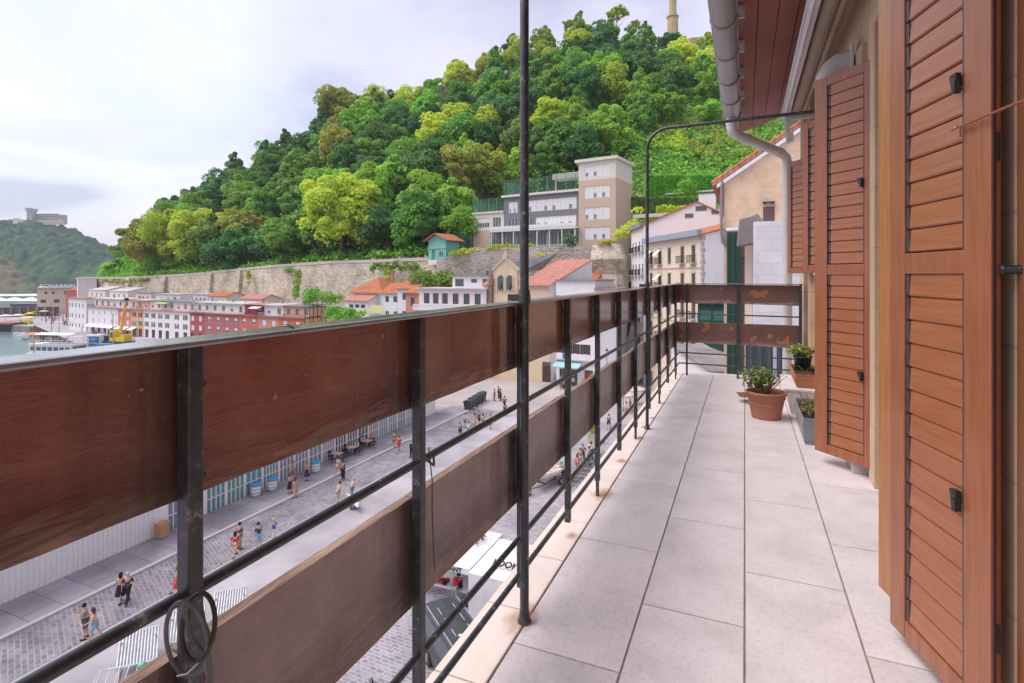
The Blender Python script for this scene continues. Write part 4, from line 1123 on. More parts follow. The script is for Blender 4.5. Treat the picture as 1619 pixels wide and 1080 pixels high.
for i, (p0, p1, wl, wp, kd, col, lab) in enumerate(rowdef):
    s0, s1 = s_of(p0), s_of(p1); o_ = A0 + rdir * s0; w_ = s1 - s0 - .01
    wins = []
    for q, px in enumerate(wp):
        xc = s_of(px) - s0
        ww_ = 1.35 if kd in ('blind', 'half') else 0.95
        if i == 0: ww_ = 0.55
        ww_ = min(ww_, 1.7)
        c2 = WOOD_D if (i == 2) else col
        wins.append((xc - ww_ / 2, 5.75, ww_, 1.35, [kd, kd + '+half', kd, kd + '+curt'][(q + i) % 4], c2)); wins.append((xc - ww_ / 2, 3.2, ww_, 1.4, [kd + '+curt', kd, kd + '+half'][(q * 2 + i) % 3], col))
        wins.append((xc - .85, 0.05, 1.7, 2.35, 'plain', None, WOOD_D))
    h_ = house('harbour_house', lab, (o_.x, o_.y, G), rang, w_, 6.4, ROWH, wl, wins, 'flat', RTILE2 if i < 4 else plain('brown_cornice', (0.30, 0.15, 0.12), .8), eave=0.45, group='harbour houses in the long terrace')
    # set back attic storey
    am = MB([W_WHITE, W_PINKW, W_PEACH, W_WHITE2, W_WHITE, W_WHITE2, REDP, W_WHITE2, W_PEACH][i])
    aw_ = []
    na = max(2, int(w_ / 3.0))
    for q in range(na): aw_.append((w_ * (q + .5) / na - .6, ROWH + .55, 1.2, 1.6))
    wall_front(am, w_ - .3, ROWH + .18, ROWH + 2.7, aw_, y=1.6, x0=.15, depth=.15)
    am.quad((w_ - .15, 1.6, ROWH + .18), (w_ - .15, 6.3, ROWH + .18), (w_ - .15, 6.3, ROWH + 2.7), (w_ - .15, 1.6, ROWH + 2.7)); am.quad((.15, 6.3, ROWH + .18), (.15, 1.6, ROWH + .18), (.15, 1.6, ROWH + 2.7), (.15, 6.3, ROWH + 2.7)); am.quad((w_ - .15, 6.3, ROWH + .18), (.15, 6.3, ROWH + .18), (.15, 6.3, ROWH + 2.7), (w_ - .15, 6.3, ROWH + 2.7))
    am.build('attic_wall', h_)
    for q, a_ in enumerate(aw_):
        window(h_, a_[0], a_[1], a_[2], a_[3], ['plain', 'curt', 'plain', 'half'][(q + i) % 4], y=1.6, frame=BLUEP if i == 6 else None)
    r_ = MB([FLATL, RTILE2, FLATL, ZINC, FLATL, FLATL, RTILE2, FLATL, ZINC][i]); r_.ext([(-.05, 1.0, ROWH + 2.71), (-.05, 6.7, ROWH + 2.95), (-.05, 6.7, ROWH + 3.1), (-.05, 1.0, ROWH + 2.86)], (w_ + .09, 0, 0)); r_.build('attic_roof', h_)
    pr = MB(WHITE if i % 2 else RAILM)
    for q in range(int(w_ / .5) + 1): pr.box(q * w_ / int(w_ / .5) - .02, -.2, ROWH + .18, q * w_ / int(w_ / .5) + .02, -.16, ROWH + .9)
    pr.box(0, -.21, ROWH + .88, w_, -.15, ROWH + .94); pr.build('roof_railing', h_)
    chimney(h_, w_ * .3, 4.5, ROWH + 2.9, h=.9); chimney(h_, w_ * .75, 3.6, ROWH + 2.85, .4, .4, .7, WHITE)
    if i in (2, 0, 1):
        for q in range(max(1, int(w_ / 3.4))): slab_awning(h_, .3 + q * 3.4, 2.75, min(3.0, w_ - .5), 1.6, AWN_W, drop=.7)
    if i == 3: slab_awning(h_, 5.5, ROWH + 2.5, 6.0, 1.9, AWN_G, y=1.6, drop=.25)
    if i == 6: slab_awning(h_, w_ * .5, ROWH + 2.4, w_ * .48, 1.8, AWN_W, y=1.6, drop=.4)
    if i == 8:
        tb_ = MB(WOOD_D)
        for zz in (.3, 2.9, 5.6, 8.1, 10.5): tb_.box(w_ + .001, 0, zz, w_ + .05, 6.4, zz + .16)
        for q in range(6): tb_.box(w_ + .002, q * 1.24, .3, w_ + .055, q * 1.24 + .16, 10.6)
        for q in range(5):
            for zz in (.46, 3.06, 5.76): tb_.ext([(w_ + .004, q * 1.24 + .16, zz), (w_ + .004, q * 1.24 + .3, zz), (w_ + .004, q * 1.24 + 1.2, zz + 2.4), (w_ + .004, q * 1.24 + 1.06, zz + 2.4)], (.04, 0, 0)) if q % 2 else None
        tb_.build('timber_frame', h_)
        pk = MB(W_PEACH); pk.box(w_, .02, 0, w_ + .0015, 6.38, ROWH); pk.build('side_wall', h_)

# white tall house at the left end
p_ = gp(112, 528); o_ = Vector((-214, 116, 0))
house('harbour_house', 'tall white harbour house with three rows of small dark windows, leftmost of the white terrace', (-209.2, 109.6, G), R(-9.5), 14.2, 8, 10.6, W_WHITE,
      grid([1.2, 3.2, 6.0, 8.8, 11.6], [1.0, 4.2, 7.6], .75, 1.3, 'plain', None, WOOD_D), 'flat', RTILE2, eave=.5, group='harbour houses in the long terrace')
# ---- small houses behind the terrace, below the rampart
for (px, d, w_, h_, wl, rf, rm, lab) in (
        (398, 150, 9, 11.6, W_WHITE, 'gable_x', RTILE2, 'white back row house with red roof under the rampart, above the dull red terrace house'),
        (345, 160, 8, 12.0, W_WHITE2, 'gable_x', RTILE, 'small off white back row house with tiled roof, above the wide white terrace house'),
        (318, 165, 7, 12.3, W_WHITE, 'flat', FLATL, 'white flat roofed back row house with dark doorway'),
        (268, 172, 13, 12.1, W_WHITE, 'flat', FLATL, 'long white flat roofed back row house below the rampart stairs'),
        (228, 182, 9, 12.2, W_WHITE2, 'flat', FLATR, 'off white flat roofed back row house under the rampart, near the crane tip'),
        (190, 196, 12, 12.4, W_WHITE, 'shed', FLATL, 'white back row house with sloping pale roof, left of the crane tip'),
        (155, 205, 12, 12.6, W_WHITE2, 'shed', FLATL, 'white back row house with pale roof and dark skylight below the bastion')):
    p_ = P(px, 470, d)
    e_ = house('back_row_house', lab, (p_.x - w_ / 2, p_.y, G), rang, w_, 6, h_, wl, grid([w_ * .22, w_ * .5, w_ * .78], [h_ - 2.2], 1.0, 1.2, 'plain', None, WHITE), rf, rm, rh=1.1, eave=.3, group='small houses between terrace and rampart')
    chimney(e_, w_ * .2, 3, h_ + .4, .5, .5, 1.0, WHITE)

# ---- aquarium buildings at the far end of the harbour
aq = P(58, 495, 255)
e_ = house('aquarium', 'pale tan building with white letters along its blue eaves at the end of the harbour', (aq.x, aq.y, G), R(44), 16.5, 12, 12.2, W_BEIGE,
      grid([3.4, 6.2, 10.8, 14.2], [9.4], 1.1, 1.1, 'plain', None, WOOD_D) + grid([2.4, 7.5, 12.5], [5.2], 2.2, 1.6, 'plain', None, WOOD_D), 'hip', plain('slate_blue_eave', (0.16, 0.17, 0.30), .7), rh=.8, eave=1.4, cat='building')
def text_mesh(txt, size, ext, mat, name, parent, loc, rot, bold=0.0, sx=1.0):
    cu = bpy.data.curves.new(name, 'FONT'); cu.body = txt; cu.size = size; cu.extrude = ext; cu.offset = bold
    ob = bpy.data.objects.new(name + '_t', cu); COL.objects.link(ob)
    dg = bpy.context.evaluated_depsgraph_get(); me = bpy.data.meshes.new_from_object(ob.evaluated_get(dg))
    bpy.data.objects.remove(ob); me.name = name; me.materials.clear(); me.materials.append(mat)
    o = link(name, me, parent, loc, rot, (sx, 1, 1)); return o
text_mesh('AQVARIVM', 2.3, .12, WHITE, 'lettering', e_, (1.2, -1.5, 12.4), (R(90), 0, 0), .05, 1.22)
house('harbour_office', 'coral building with arched windows and orange roof beside the aquarium', (P(103, 490, 240).x, P(103, 490, 240).y, G), R(42), 9, 10, 11.6, W_CORAL,
      grid([2.2, 3.6, 6.2, 7.6], [5.6], .9, 2.2, 'plain', None, WHITE) + grid([4.5], [9.2], 1.6, .9, 'plain'), 'hip', RTILE, rh=1.6, eave=.6, cat='building')
p_ = P(-10, 490, 250)
house('quay_shed', 'long low dark building with grey flat roof on the far quay', (p_.x, p_.y + 6, G), R(40), 42, 8, 4.6, plaster('dark_blue_grey_wall', (0.13, 0.13, 0.17)),
      grid([6, 13, 20, 27, 34], [.8], 4.6, 2.3, 'multi', None, GREYTRIM), 'flat', FLATR, cat='building')
m = MB(QST); m.box(0, 0, 0, 26, 1.5, 4.2)
for q in range(9): m.box(q * 3, -.25, 0, q * 3 + .8, 0, 4.2)
o = m.build('stone_breakwater', None, (P(-25, 495, 235).x, P(-25, 495, 235).y, G), (0, 0, R(42))); tag(o, 'weathered stone sea wall with buttresses at the left edge', 'wall')

# ---- fish market along the street (seen under the boards)
fm = empty('quayside_market_hall', (-37.2, -8, G), R(90), 'long low market hall with white ribbed wall and glazed bays along the pavement', 'building')
m = MB(W_WHITE, FLATL)
L_ = 69.5
bays = [(33.6, 0, 1.6, 2.6)] + [(36.6 + q * 1.75, 0.0, 1.6, 2.7) for q in range(16)] + [(65.2, 0, .7, 2.6)]
wall_front(m, L_, 0, 4.8, bays)
m.quad((L_, 0, 0), (L_, 13, 0), (L_, 13, 4.8), (L_, 0, 4.8)); m.quad((0, 13, 0), (0, 0, 0), (0, 0, 4.8), (0, 13, 4.8)); m.quad((L_, 13, 0), (0, 13, 0), (0, 13, 4.8), (L_, 13, 4.8))
m.build('wall', fm)
m = MB(FLATL); m.box(-.3, -.8, 4.8, L_ + .3, 13.3, 5.1); m.build('roof', fm)
m = MB(WHITE)
for q in range(int(33 / .28)): m.box(q * .28, -.05, 0.02, q * .28 + .15, -.001, 3.2)
m.build('ribbed_panel', fm)
for (x0, z0, w_, h_) in bays:
    m = MB(WHITE, GLASS, plain('teal_glass_film', (0.14, 0.34, 0.36), .3), plain('blue_grey_door', (0.26, 0.30, 0.37), .4))
    m.use([MATS['teal_glass_film'], MATS['blue_grey_door'], GLASS, MATS['blue_grey_door']][int(x0 * 7) % 4]).box(x0, .16, 0, x0 + w_, .18, h_)
    m.use(WHITE)
    nb_ = 3 + int(x0 * 3) % 3
    for q in range(nb_ + 1): m.box(x0 + w_ * q / nb_ - .032, .02, 0, x0 + w_ * q / nb_ + .032, .15, h_)
    m.box(x0, .03, 1.05, x0 + w_, .14, 1.11)
    m.build('glazed_bay', fm)

# ---- church, and the row at the back of the plaza (plane y = 87)
def xat(px, y): 
    r_ = ray(px, 436); return r_.x / r_.y * y
def zat(px, py, y):
    r_ = ray(px, py); return 1.2 + r_.z / r_.y * y
YB = 87
cx0, cx1 = xat(765, YB), xat(868, YB)
ch = empty('bell_gable_church', (cx0, YB, G), 0, 'yellow sandstone church with a twin bell gable and pinnacle, right of the white terrace house', 'church')
W1 = cx1 - cx0; 
gx0, gx1 = xat(781, YB) - cx0, xat(818, YB) - cx0; gm_ = (gx0 + gx1) / 2
zE = zat(800, 449, YB) - G; zA = zat(799, 409, YB) - G; zS = zat(799, 427, YB) - G
m = MB(W_YEL)
arch = []
def archwin(parent, x, z, w, h, dark=GLASS, awn=False):
    m_ = MB(dark, CREAMTRIM)
    pts = [(x - w / 2, -.06, z), (x + w / 2, -.06, z)] + [(x + w / 2 * math.cos(a_), -.06, z + h - w / 2 + w / 2 * math.sin(a_)) for a_ in [math.pi * k / 8 for k in range(9)]]
    m_.use(dark).ext(pts, (0, .05, 0))
    W2 = w / 2 + .14
    o_ = [(x + W2 * math.cos(a_), z + h - w / 2 + W2 * math.sin(a_)) for a_ in [math.pi * k / 8 for k in range(9)]]
    i_ = [(x + w / 2 * math.cos(a_), z + h - w / 2 + w / 2 * math.sin(a_)) for a_ in [math.pi * k / 8 for k in range(9)]]
    for k in range(8):
        m_.use(CREAMTRIM).ext([(i_[k][0], -.12, i_[k][1]), (o_[k][0], -.12, o_[k][1]), (o_[k + 1][0], -.12, o_[k + 1][1]), (i_[k + 1][0], -.12, i_[k + 1][1])], (0, .12, 0))
    m_.box(x - W2, -.11, z - .1, x - w / 2, -.001, z + h - w / 2); m_.box(x + w / 2, -.11, z - .1, x + W2, -.001, z + h - w / 2); m_.box(x - W2 - .1, -.14, z - .22, x + W2 + .1, -.001, z - .1)
    return m_.build('arched_window', parent)
m.box(0, 0, 0, W1, 14, zE - .3)
m.add([(gx0, -.3, 0), (gx1, -.3, 0), (gx1, -.3, zS), (gm_, -.3, zA), (gx0, -.3, zS), (gx0, .6, 0), (gx1, .6, 0), (gx1, .6, zS), (gm_, .6, zA), (gx0, .6, zS)], [(0, 1, 2, 3, 4), (9, 8, 7, 6, 5), (1, 6, 7, 2), (2, 7, 8, 3), (3, 8, 9, 4), (4, 9, 5, 0)])
m.build('wall', ch)
m = MB(CREAMTRIM)
for (a_, b_) in ((( gx0 - .3, zS - .25), (gm_, zA)), ((gm_, zA), (gx1 + .3, zS - .25))):
    m.ext([(a_[0], -.55, a_[1]), (b_[0], -.55, b_[1]), (b_[0], -.55, b_[1] + .35), (a_[0], -.55, a_[1] + .35)], (0, 1.2, 0))
m.build('gable_coping', ch); m = MB(CREAMTRIM)
m.box(gm_ - .45, -.45, zA + .2, gm_ + .45, .5, zA + .9); m.box(gm_ - .3, -.3, zA + .9, gm_ + .3, .35, zA + 1.7); m.box(gm_ - .6, -.5, zA + 1.7, gm_ + .6, .5, zA + 1.85)
m.build('bell_finial', ch); m = MB(CREAMTRIM)
for q in range(7): m.box(gx0 + .25 + q * (gx1 - gx0 - .7) / 6, -.42, zE - 1.5, gx0 + .45 + q * (gx1 - gx0 - .7) / 6, -.301, zE - .9)
m.build('frieze', ch); m = MB(CREAMTRIM)
m.box(gx1 + .1, -.25, zE - .75, W1, -.001, zE - .3); m.build('cornice', ch); m = MB(CREAMTRIM); m.box(0, -.25, zE - .75, gx0 - .1, -.001, zE - .3)
m.build('cornice', ch)
for dx_ in (-.85, .85):
    m = MB(GLASS, CREAMTRIM); x = gm_ + dx_; z = zS - 3.6 ; w = 1.15; h = 2.7
    pts = [(x - w / 2, -.36, z), (x + w / 2, -.36, z)] + [(x + w / 2 * math.cos(a_), -.36, z + h - w / 2 + w / 2 * math.sin(a_)) for a_ in [math.pi * k / 8 for k in range(9)]]
    m.ext(pts, (0, .05, 0)); m.use(CREAMTRIM)
    for sx_ in (-1, 1): m.box(x + sx_ * (w / 2 + .12) - .12, -.45, z - .1, x + sx_ * (w / 2 + .12) + .12, -.301, z + h - .4)
    bo = m.build('bell_opening', ch)
    m = MB(plain('bronze_bell', (.12, .09, .05), .4, metal=.8)); m.lathe([(0, .8), (.12, .78), (.2, .5), (.3, .1), (.36, 0), (0, .02)], n=14); m.build('bell', bo, (x, -.5, z + .5))
archx = [xat(p, YB) - cx0 for p in (771, 791.5, 798.5, 806, 830, 846, 858.5)]
for i, x in enumerate(archx):
    wdw = archwin(ch, x, zE - 5.6, 1.25, 2.7, plain('wine_red_blind', (.22, .07, .06), .7) if i == 3 else GLASS)
    if i in (0, 1, 2):
        m = MB(AWN_W); m.ext([(x - .6, -.15, zE - 3.3), (x - .6, -1.1, zE - 4.5), (x - .6, -1.1, zE - 4.58), (x - .6, -.15, zE - 3.4)], (1.2, 0, 0)); m.build('awning', wdw)
for i, x in enumerate(archx): archwin(ch, x, zE - 10.5, 1.3, 3.0)
window(ch, xat(864, YB) - cx0 - .8, 0, 1.5, 3.4, 'door', y=-.2); 
m = MB(RTILE2); m.ext([(gx1 + .5, -.6, zE - .3), (W1 + .3, -.6, zE - .3), (W1 + 5.5, 7.5, zE + 4.2), (gx1 + 4.5, 7.5, zE + 4.2)], (0, 0.06, .2)); m.ext([(-.3, -.5, zE - .3), (gx0 - .1, -.5, zE - .3), (gx0 + 1.5, 5, zE + 2.5), (1.8, 5, zE + 2.5)], (0, .06, .2)); m.build('nave_roof', ch)
m = MB(W_WHITE); m.add([(W1, 0, 0), (W1, 14, 0), (W1, 14, zE - .3), (W1 + 0, 0, zE - .3), (W1 + 5.4, 7.5, zE + 4.2), (W1 + 5.4, 7.5, 0)], [(0, 5, 4, 3)]); m.build('side_wall', ch)
m = MB(ZINC); m.ext([(gx1 - .4, .5, zS - .6), (gx1 + 2.2, 6, zE + 2.5), (gx1 + 4.8, 8, zE + 5.6), (gm_ + 1.2, 1.5, zA - .5)], (0, .1, .1)); m.build('chapel_roof', ch)
m = MB(plain('brown_stone_pinnacle', (.30, .19, .16), .9)); x = xat(777, YB) - cx0
m.lathe([(.62, zE - .3), (.62, zE + .9), (.4, zE + 1.1), (.45, zE + 1.3), (.05, zE + 3.4), (0, zE + 3.5)], x, -.4, 8, False); m.box(x - .35, -.75, zE - 5.8, x + .35, -.001, zE - .3); m.build('pinnacle', ch)
text_mesh('UNTZI MUSEOA', .85, .02, CREAMTRIM, 'lettering', ch, (gx1 + 3.0, -.05, zE - 1.55), (R(90), 0, 0), .02, .95) if False else None

# red roofed white house right of the church, and lower tiled roofs
xr = xat(884, 92)
house('tiled_house', 'low white house with brown red tiled roof, right of the church', (xat(883, 93), 93, G), 0, 6.0, 7, zat(900, 452, 93) - G, W_WHITE2, grid([1.5, 4.2], [13], .9, 1.3), 'shed', RTILE, rh=2.2, eave=.4, group='houses behind the plaza')
house('tiled_house', 'smaller white house with orange tiled roof at the rock foot, beyond the first tiled one', (xat(918, 95), 95.5, G), R(8), 5.5, 6, zat(930, 459, 95) - G, W_PINKW, grid([1.6, 3.8], [12.5], .8, 1.1), 'shed', RTILE, rh=1.2, eave=.4, group='houses behind the plaza')
# white house at the plaza with blue awning
x0 = xat(880.5, YB); x1 = xat(944, YB)
wh = house('plaza_house', 'white plaza house with brown shutters and a pale blue shop awning', (x0 + .02, YB - .6, G), R(-6), x1 - x0, 9, 17.2, W_WHITE,
    grid([xat(888, YB) - x0 - .2, xat(899.5, YB) - x0 - .1, xat(911, YB) - x0, xat(926, YB) - x0 + .2], [5.2, 9.2, 13.1], .85, 1.6, 'sh', WOOD_D, WOOD_D) + [(.6, 0, 3.2, 2.6, 'multi', None, WOOD_D), (5.0, 0, 1.5, 2.7, 'door', REDP)], 'flat', FLATR, group='houses behind the plaza')
slab_awning(wh, .1, 3.9, 4.6, 1.8, AWN_B, drop=.7)
m = MB(GREYTRIM); m.box(-.05, -.5, 4.05, x1 - x0, -.001, 4.25); m.build('string_course', wh)
m = MB(BLUEP); m.box(1.2, -.12, 4.3, 1.9, -.06, 5.1); m.build('hung_towel', wh)
m = MB(plain('rust_red_blind', (.30, .10, .09), .7)); m.box(xat(930, YB) - x0 - .9, -.04, 9.3, xat(930, YB) - x0 + .9, -.002, 11.2)
m.build('red_blind', wh)
x2 = xat(944.5, YB); x3 = xat(976, YB)
house('plaza_house', 'plain white plaza house in shade behind the street lamp', (x2, YB - 1.6, G), 0, x3 - x2, 9, 15.8, plaster('shaded_white_render', (.62, .62, .68)), grid([3.8], [2.2, 5.6, 9.2, 12.6], .9, 1.4), 'flat', FLATR, group='houses behind the plaza')  # white render with the wall's shade put into its colour, greyer and bluer
x4 = xat(1003, YB + 1)
stp = MB(GREYTRIM)
for q in range(22): stp.box(0, q * .55, 0, x4 - x3 - .1, q * .55 + .56, q * .42 + .3)
o = stp.build('stone_stairway', None, (x3 + .05, YB - 1, G)); tag(o, 'long flight of grey stone steps climbing beside the plaza', 'stairs')

# ---- white building left of the church, pink ones, orange roofed pair
x0 = xat(662, YB - 1); x1 = xat(768, YB - 1); hh = zat(715, 457, YB - 1) - G; W_ = x1 - x0
wb = house('plaza_house', 'long white house with balustrade and round topped openings, left of the church', (x0, YB - 1, G), 0, W_, 10, hh, W_PINKW,
    grid([W_ * q for q in (.12, .26, .40, .56, .72, .88)], [hh - 2.7], 1.2, 1.9, 'curt', None, WOOD_D) + grid([W_ * q for q in (.10, .24, .35, .5, .65, .8, .93)], [hh - 6.6], 1.2, 1.9, 'plain', None, WOOD_D) + grid([W_ * q for q in (.1, .3, .5, .7, .9)], [.1, 6.0], 1.3, 2.4, 'plain', None, WOOD_D), 'flat', FLATL, eave=.7, group='houses behind the plaza')
m = MB(WHITE)
m.box(-.6, -1.2, hh - 3.85, W_, -.002, hh - 3.65); m.box(-.6, -1.2, hh - 2.9, W_, -1.05, hh - 2.8)
for q in range(60): m.box(-.55 + q * (W_ + .5) / 60, -1.17, hh - 3.65, -.43 + q * (W_ + .5) / 60, -1.08, hh - 2.9)
m.build('balustrade', wb)
m = MB(WHITE, GLASS, FLATR); px0, px1 = xat(719, 92) - x0, xat(775, 92) - x0; zb, zt = hh + .1, zat(745, 437, 92) - G
m.box(px0, 5, zb, px1, 9.5, zt); m.use(GLASS).box(px0 + .6, 4.97, zb + .3, px0 + 2.4, 5, zt - .5); m.box(px0 + 4, 4.97, zb + 1.0, px0 + 5.2, 5, zt - .5); m.box(px0 + 6.4, 4.97, zb + .4, px0 + 7.6, 5, zt - .5)
m.use(FLATR).box(px0 - .4, 4.5, zt, px1 + .3, 9.8, zt + .2); m.box(px0 + 4.6, 6, zt + .2, px0 + 6.6, 7.5, zt + 1.1)
m.build('penthouse', wb)
def xz(px, py, y): return xat(px, y), zat(px, py, y) - G
x0, z0 = xz(641, 463, 90); x1 = xat(663, 90)
house('plaza_house', 'narrow pink house with orange roof beside the balustraded white one', (x0, 90, G), 0, x1 - x0 + 5, 8, z0, W_OR2, grid([1.6, 4.0], [z0 - 2.5, z0 - 6.4], .9, 1.6, 'plain', None, WOOD_D), 'shed', RTILE, rh=2.2, group='houses behind the plaza')
x0, z0 = xz(628, 456, 92.5); x1 = xat(648, 92.5)
house('plaza_house', 'white house with one green window and a higher orange roof', (x0, 92.5, G), 0, x1 - x0 + 6, 7, z0, W_WHITE, [(1.2, z0 - 2.3, 1.1, 1.4, 'plain', None, GREEN_S), (1.2, z0 - 6, 1.0, 1.4, 'plain', None, WOOD_D)], 'gable_x', RTILE, rh=1.4, eave=.5, group='houses behind the plaza')
x0, z0 = xz(604, 463, 94); x1 = xat(627, 94)
house('plaza_house', 'small white house with orange roof and two green windows, behind the yellow banner', (x0, 94, G), 0, x1 - x0, 7, z0, W_WHITE, grid([1.2, 3.2], [z0 - 1.9], .9, 1.2, 'plain', None, OLIVE_S) + grid([1.2, 3.2], [z0 - 5], .9, 1.2), 'gable_x', RTILE, rh=1.9, eave=.4, group='houses behind the plaza')
x0, z0 = xz(554, 462, 95); x1 = xat(603, 95)
bh = house('plaza_house', 'white house with broad orange hipped roof and two rows of four windows', (x0, 95, G), 0, x1 - x0, 9, z0, W_WHITE, grid([1.6, 4.0, 6.5, 9.0], [z0 - 2.0, z0 - 5.3], 1.0, 1.4, 'plain', None, OLIVE_S), 'hip', RTILE, rh=3.2, eave=.6, group='houses behind the plaza')
chimney(bh, 7, 5, z0 + 2, .5, .5, 2.4, RTILE2)
x0, z0 = xz(546, 475, 92)
house('plaza_annex', 'low white annex with small pinkish tiled roof below the broad hipped roof', (x0, 92, G), 0, 6, 2.9, z0, W_WHITE, grid([1.5, 3.0, 4.5], [z0 - 1.5], 1.1, .7, 'plain', None, WOOD_D), 'shed', RTILE2, rh=1.0, eave=.4, group='houses behind the plaza', cat='house')
ban = MB(plain('pale_yellow_cloth', (.78, .76, .38), .8)); bx, bz = xat(573, 88), zat(590, 497, 88)
ban.add([(0, 0, 0), (4.8, 0, .25), (4.8, 0, 1.8), (1.9, 0, 1.9), (1.9, 0, 1.2), (0, 0, 1.0)], [(0, 1, 2, 3, 4, 5)]); ban.add([(0, .03, 0), (4.8, .03, .25), (4.8, .03, 1.8), (1.9, .03, 1.9), (1.9, .03, 1.2), (0, .03, 1.0)], [(5, 4, 3, 2, 1, 0)])
bo = ban.build('yellow_banner', None, (bx, 88, bz)); tag(bo, 'pale yellow cloth banner hung in front of the orange roofed white houses', 'banner')

# ---- school on the rampart
S0 = Vector((-59.2, 115, 0)); S1 = Vector((-23.8, 109.5, 0)); sdir = (S1 - S0).normalized(); sang = math.atan2(sdir.y, sdir.x); SB = 7.8
sch = empty('school_building', (S0.x, S0.y, SB), sang, 'large school with tan tower, dark grey middle block and white window bands on the rampart', 'building')
LW, LM, LT = 8.6, 27.6, 35.8
WB = WHITE
def blk(name, wallm, x0, x1, z0, z1, d, wins, y=0.0, side=True):
    m = MB(wallm); wall_front(m, x1 - x0, z0, z1, [w[:4] for w in wins], y=y, x0=x0, depth=.2)
    m.quad((x1, y, z0), (x1, d, z0), (x1, d, z1), (x1, y, z1)); m.quad((x0, d, z0), (x0, y, z0), (x0, y, z1), (x0, d, z1)); m.quad((x1, d, z0), (x0, d, z0), (x0, d, z1), (x1, d, z1))
    m.build(name, sch)
    for w in wins: window(sch, *w[:5], y=y)
blk('wing_wall', W_TAN, 0, LW, -8, 4.0, 10, [(4.8, .6, 3.2, 2.7, 'multi')]); blk('wing_wall', W_CREAM, 0, LW, 4.0, 7.9, 10, [(1.0, 4.6, 3.6, 2.3, 'multi+half'), (5.6, 4.6, 2.2, 2.3, 'multi')])
blk('main_wall', W_GREY, LW, LM, 3.6, 11.2, 11, [(9.9, 7.6, 2.4, 2.5, 'blind+multi'), (12.9, 7.6, 14.0, 2.5, 'blind+multi'), (9.9, 4.0, 2.4, 2.3, 'multi'), (13.0, 4.0, 3.2, 2.3, 'multi'), (17.0, 4.0, 9.8, 2.3, 'blind+multi')])
blk('arcade_wall', W_CREAM, LW, LM, -8, 3.5, 11, [(LW + .5 + q * 2.65, .2, 2.3, 2.9, 'multi') for q in range(7)], y=.6)
blk('tower_wall', W_TAN, LM, LT, -8, 13.2, 9, [(LM + 1.3, z_, 5.6, 2.5, 'blind+multi') for z_ in (.9, 5.0, 9.4)], y=-.5)
blk('tower_top', W_CREAM, LM, LT, 13.2, 17.0, 9, [(LM + 1.3, 13.9, 5.6, 2.2, 'blind+multi')], y=-.5)
m = MB(W_CREAM); m.box(LW - .4, -.5, 11.2, LM, 11.2, 11.7); m.build('main_roof', sch)
m = MB(W_CREAM); m.box(-.3, -.3, 7.9, LW, 10.2, 8.3); m.build('wing_roof', sch)
m = MB(W_CREAM); m.box(LM - .7, -1.0, 17.0, LT + .5, 9.4, 17.6); m.build('tower_roof', sch)
m = MB(WHITE); m.box(LW - 2.6, -1.9, 3.3, LM - .01, -.01, 3.75); m.box(LW - 2.6, -1.95, 3.75, LM - .01, -1.8, 4.5)
for q in range(8): m.box(LW - 2.4 + q * 3.0, -1.75, -1, LW - 2.2 + q * 3.0, -1.55, 3.3)
m.build('terrace', sch)
GFENCE = plain('green_mesh_fence', (0.10, 0.30, 0.20), .6)
def mesh_fence(mb, x0, y0, x1, y1, z0, z1, st=.45):
    d = Vector((x1 - x0, y1 - y0, 0)); n_ = max(2, int(d.length / st))
    for q in range(n_ + 1):
        p = Vector((x0, y0, 0)) + d * (q / n_); r_ = .06 if q % 5 == 0 else .018
        mb.box(p.x - r_, p.y - r_, z0, p.x + r_, p.y + r_, z1)
    for k in range(9):
        z = z0 + (z1 - z0) * k / 8
        a_ = Vector((x0, y0, z)); b_ = Vector((x1, y1, z)); mb.tube([a_, b_], .025, 4)
m = MB(GFENCE); mesh_fence(m, LW, -.3, LM - .3, -.3, 11.7, 15.0); mesh_fence(m, LW, -.3, LW, 10, 11.7, 15.0); m.build('roof_fence', sch)
m = MB(GFENCE); mesh_fence(m, -.1, -.1, LW, -.1, 8.3, 11.3); mesh_fence(m, -.1, -.1, -.1, 9, 8.3, 11.3); m.build('roof_fence', sch)
m = MB(GREYTRIM); m.box(19, 4, 15, LM - .2, 7, 16.2); m.box(19.2, 5, 11.7, 19.5, 5.3, 15); m.box(26, 5, 11.7, 26.3, 5.3, 15); m.build('roof_canopy', sch)

# teal hut on the rampart
kx = P(677, 408, 122)
kh = house('teal_hut', 'small teal wooden hut with orange gable roof on the rampart walk', (kx.x, kx.y, kx.z - .5), R(-12), 5.2, 4.5, 4.6, plaster('teal_boards', (0.22, 0.50, 0.45), amt=.2), [(1.0, .1, 1.0, 2.1, 'door', plain('teal_door', (.10, .30, .28), .6)), (3.2, .6, 1.2, 1.3, 'plain')], 'gable_y', RTILE, rh=1.2, eave=.9, cat='hut')
m = MB(plaster('teal_boards', (0.22, 0.50, 0.45))); m.box(-.15, -.15, 2.5, 5.35, -.001, 2.75); m.build('band', kh)
m = MB(W_WHITE2); m.box(-.1, -.1, -1, 5.3, -.002, 0.001); m.build('plinth', kh)
gf = MB(GFENCE); a_ = P(716, 392, 126); b_ = P(747, 390, 127); mesh_fence(gf, 0, 0, b_.x - a_.x, b_.y - a_.y, 0, 3.0, .4); tag(gf.build('green_fence', None, (a_.x, a_.y, 7.6)), 'green mesh fence between the teal hut and the school', 'fence')

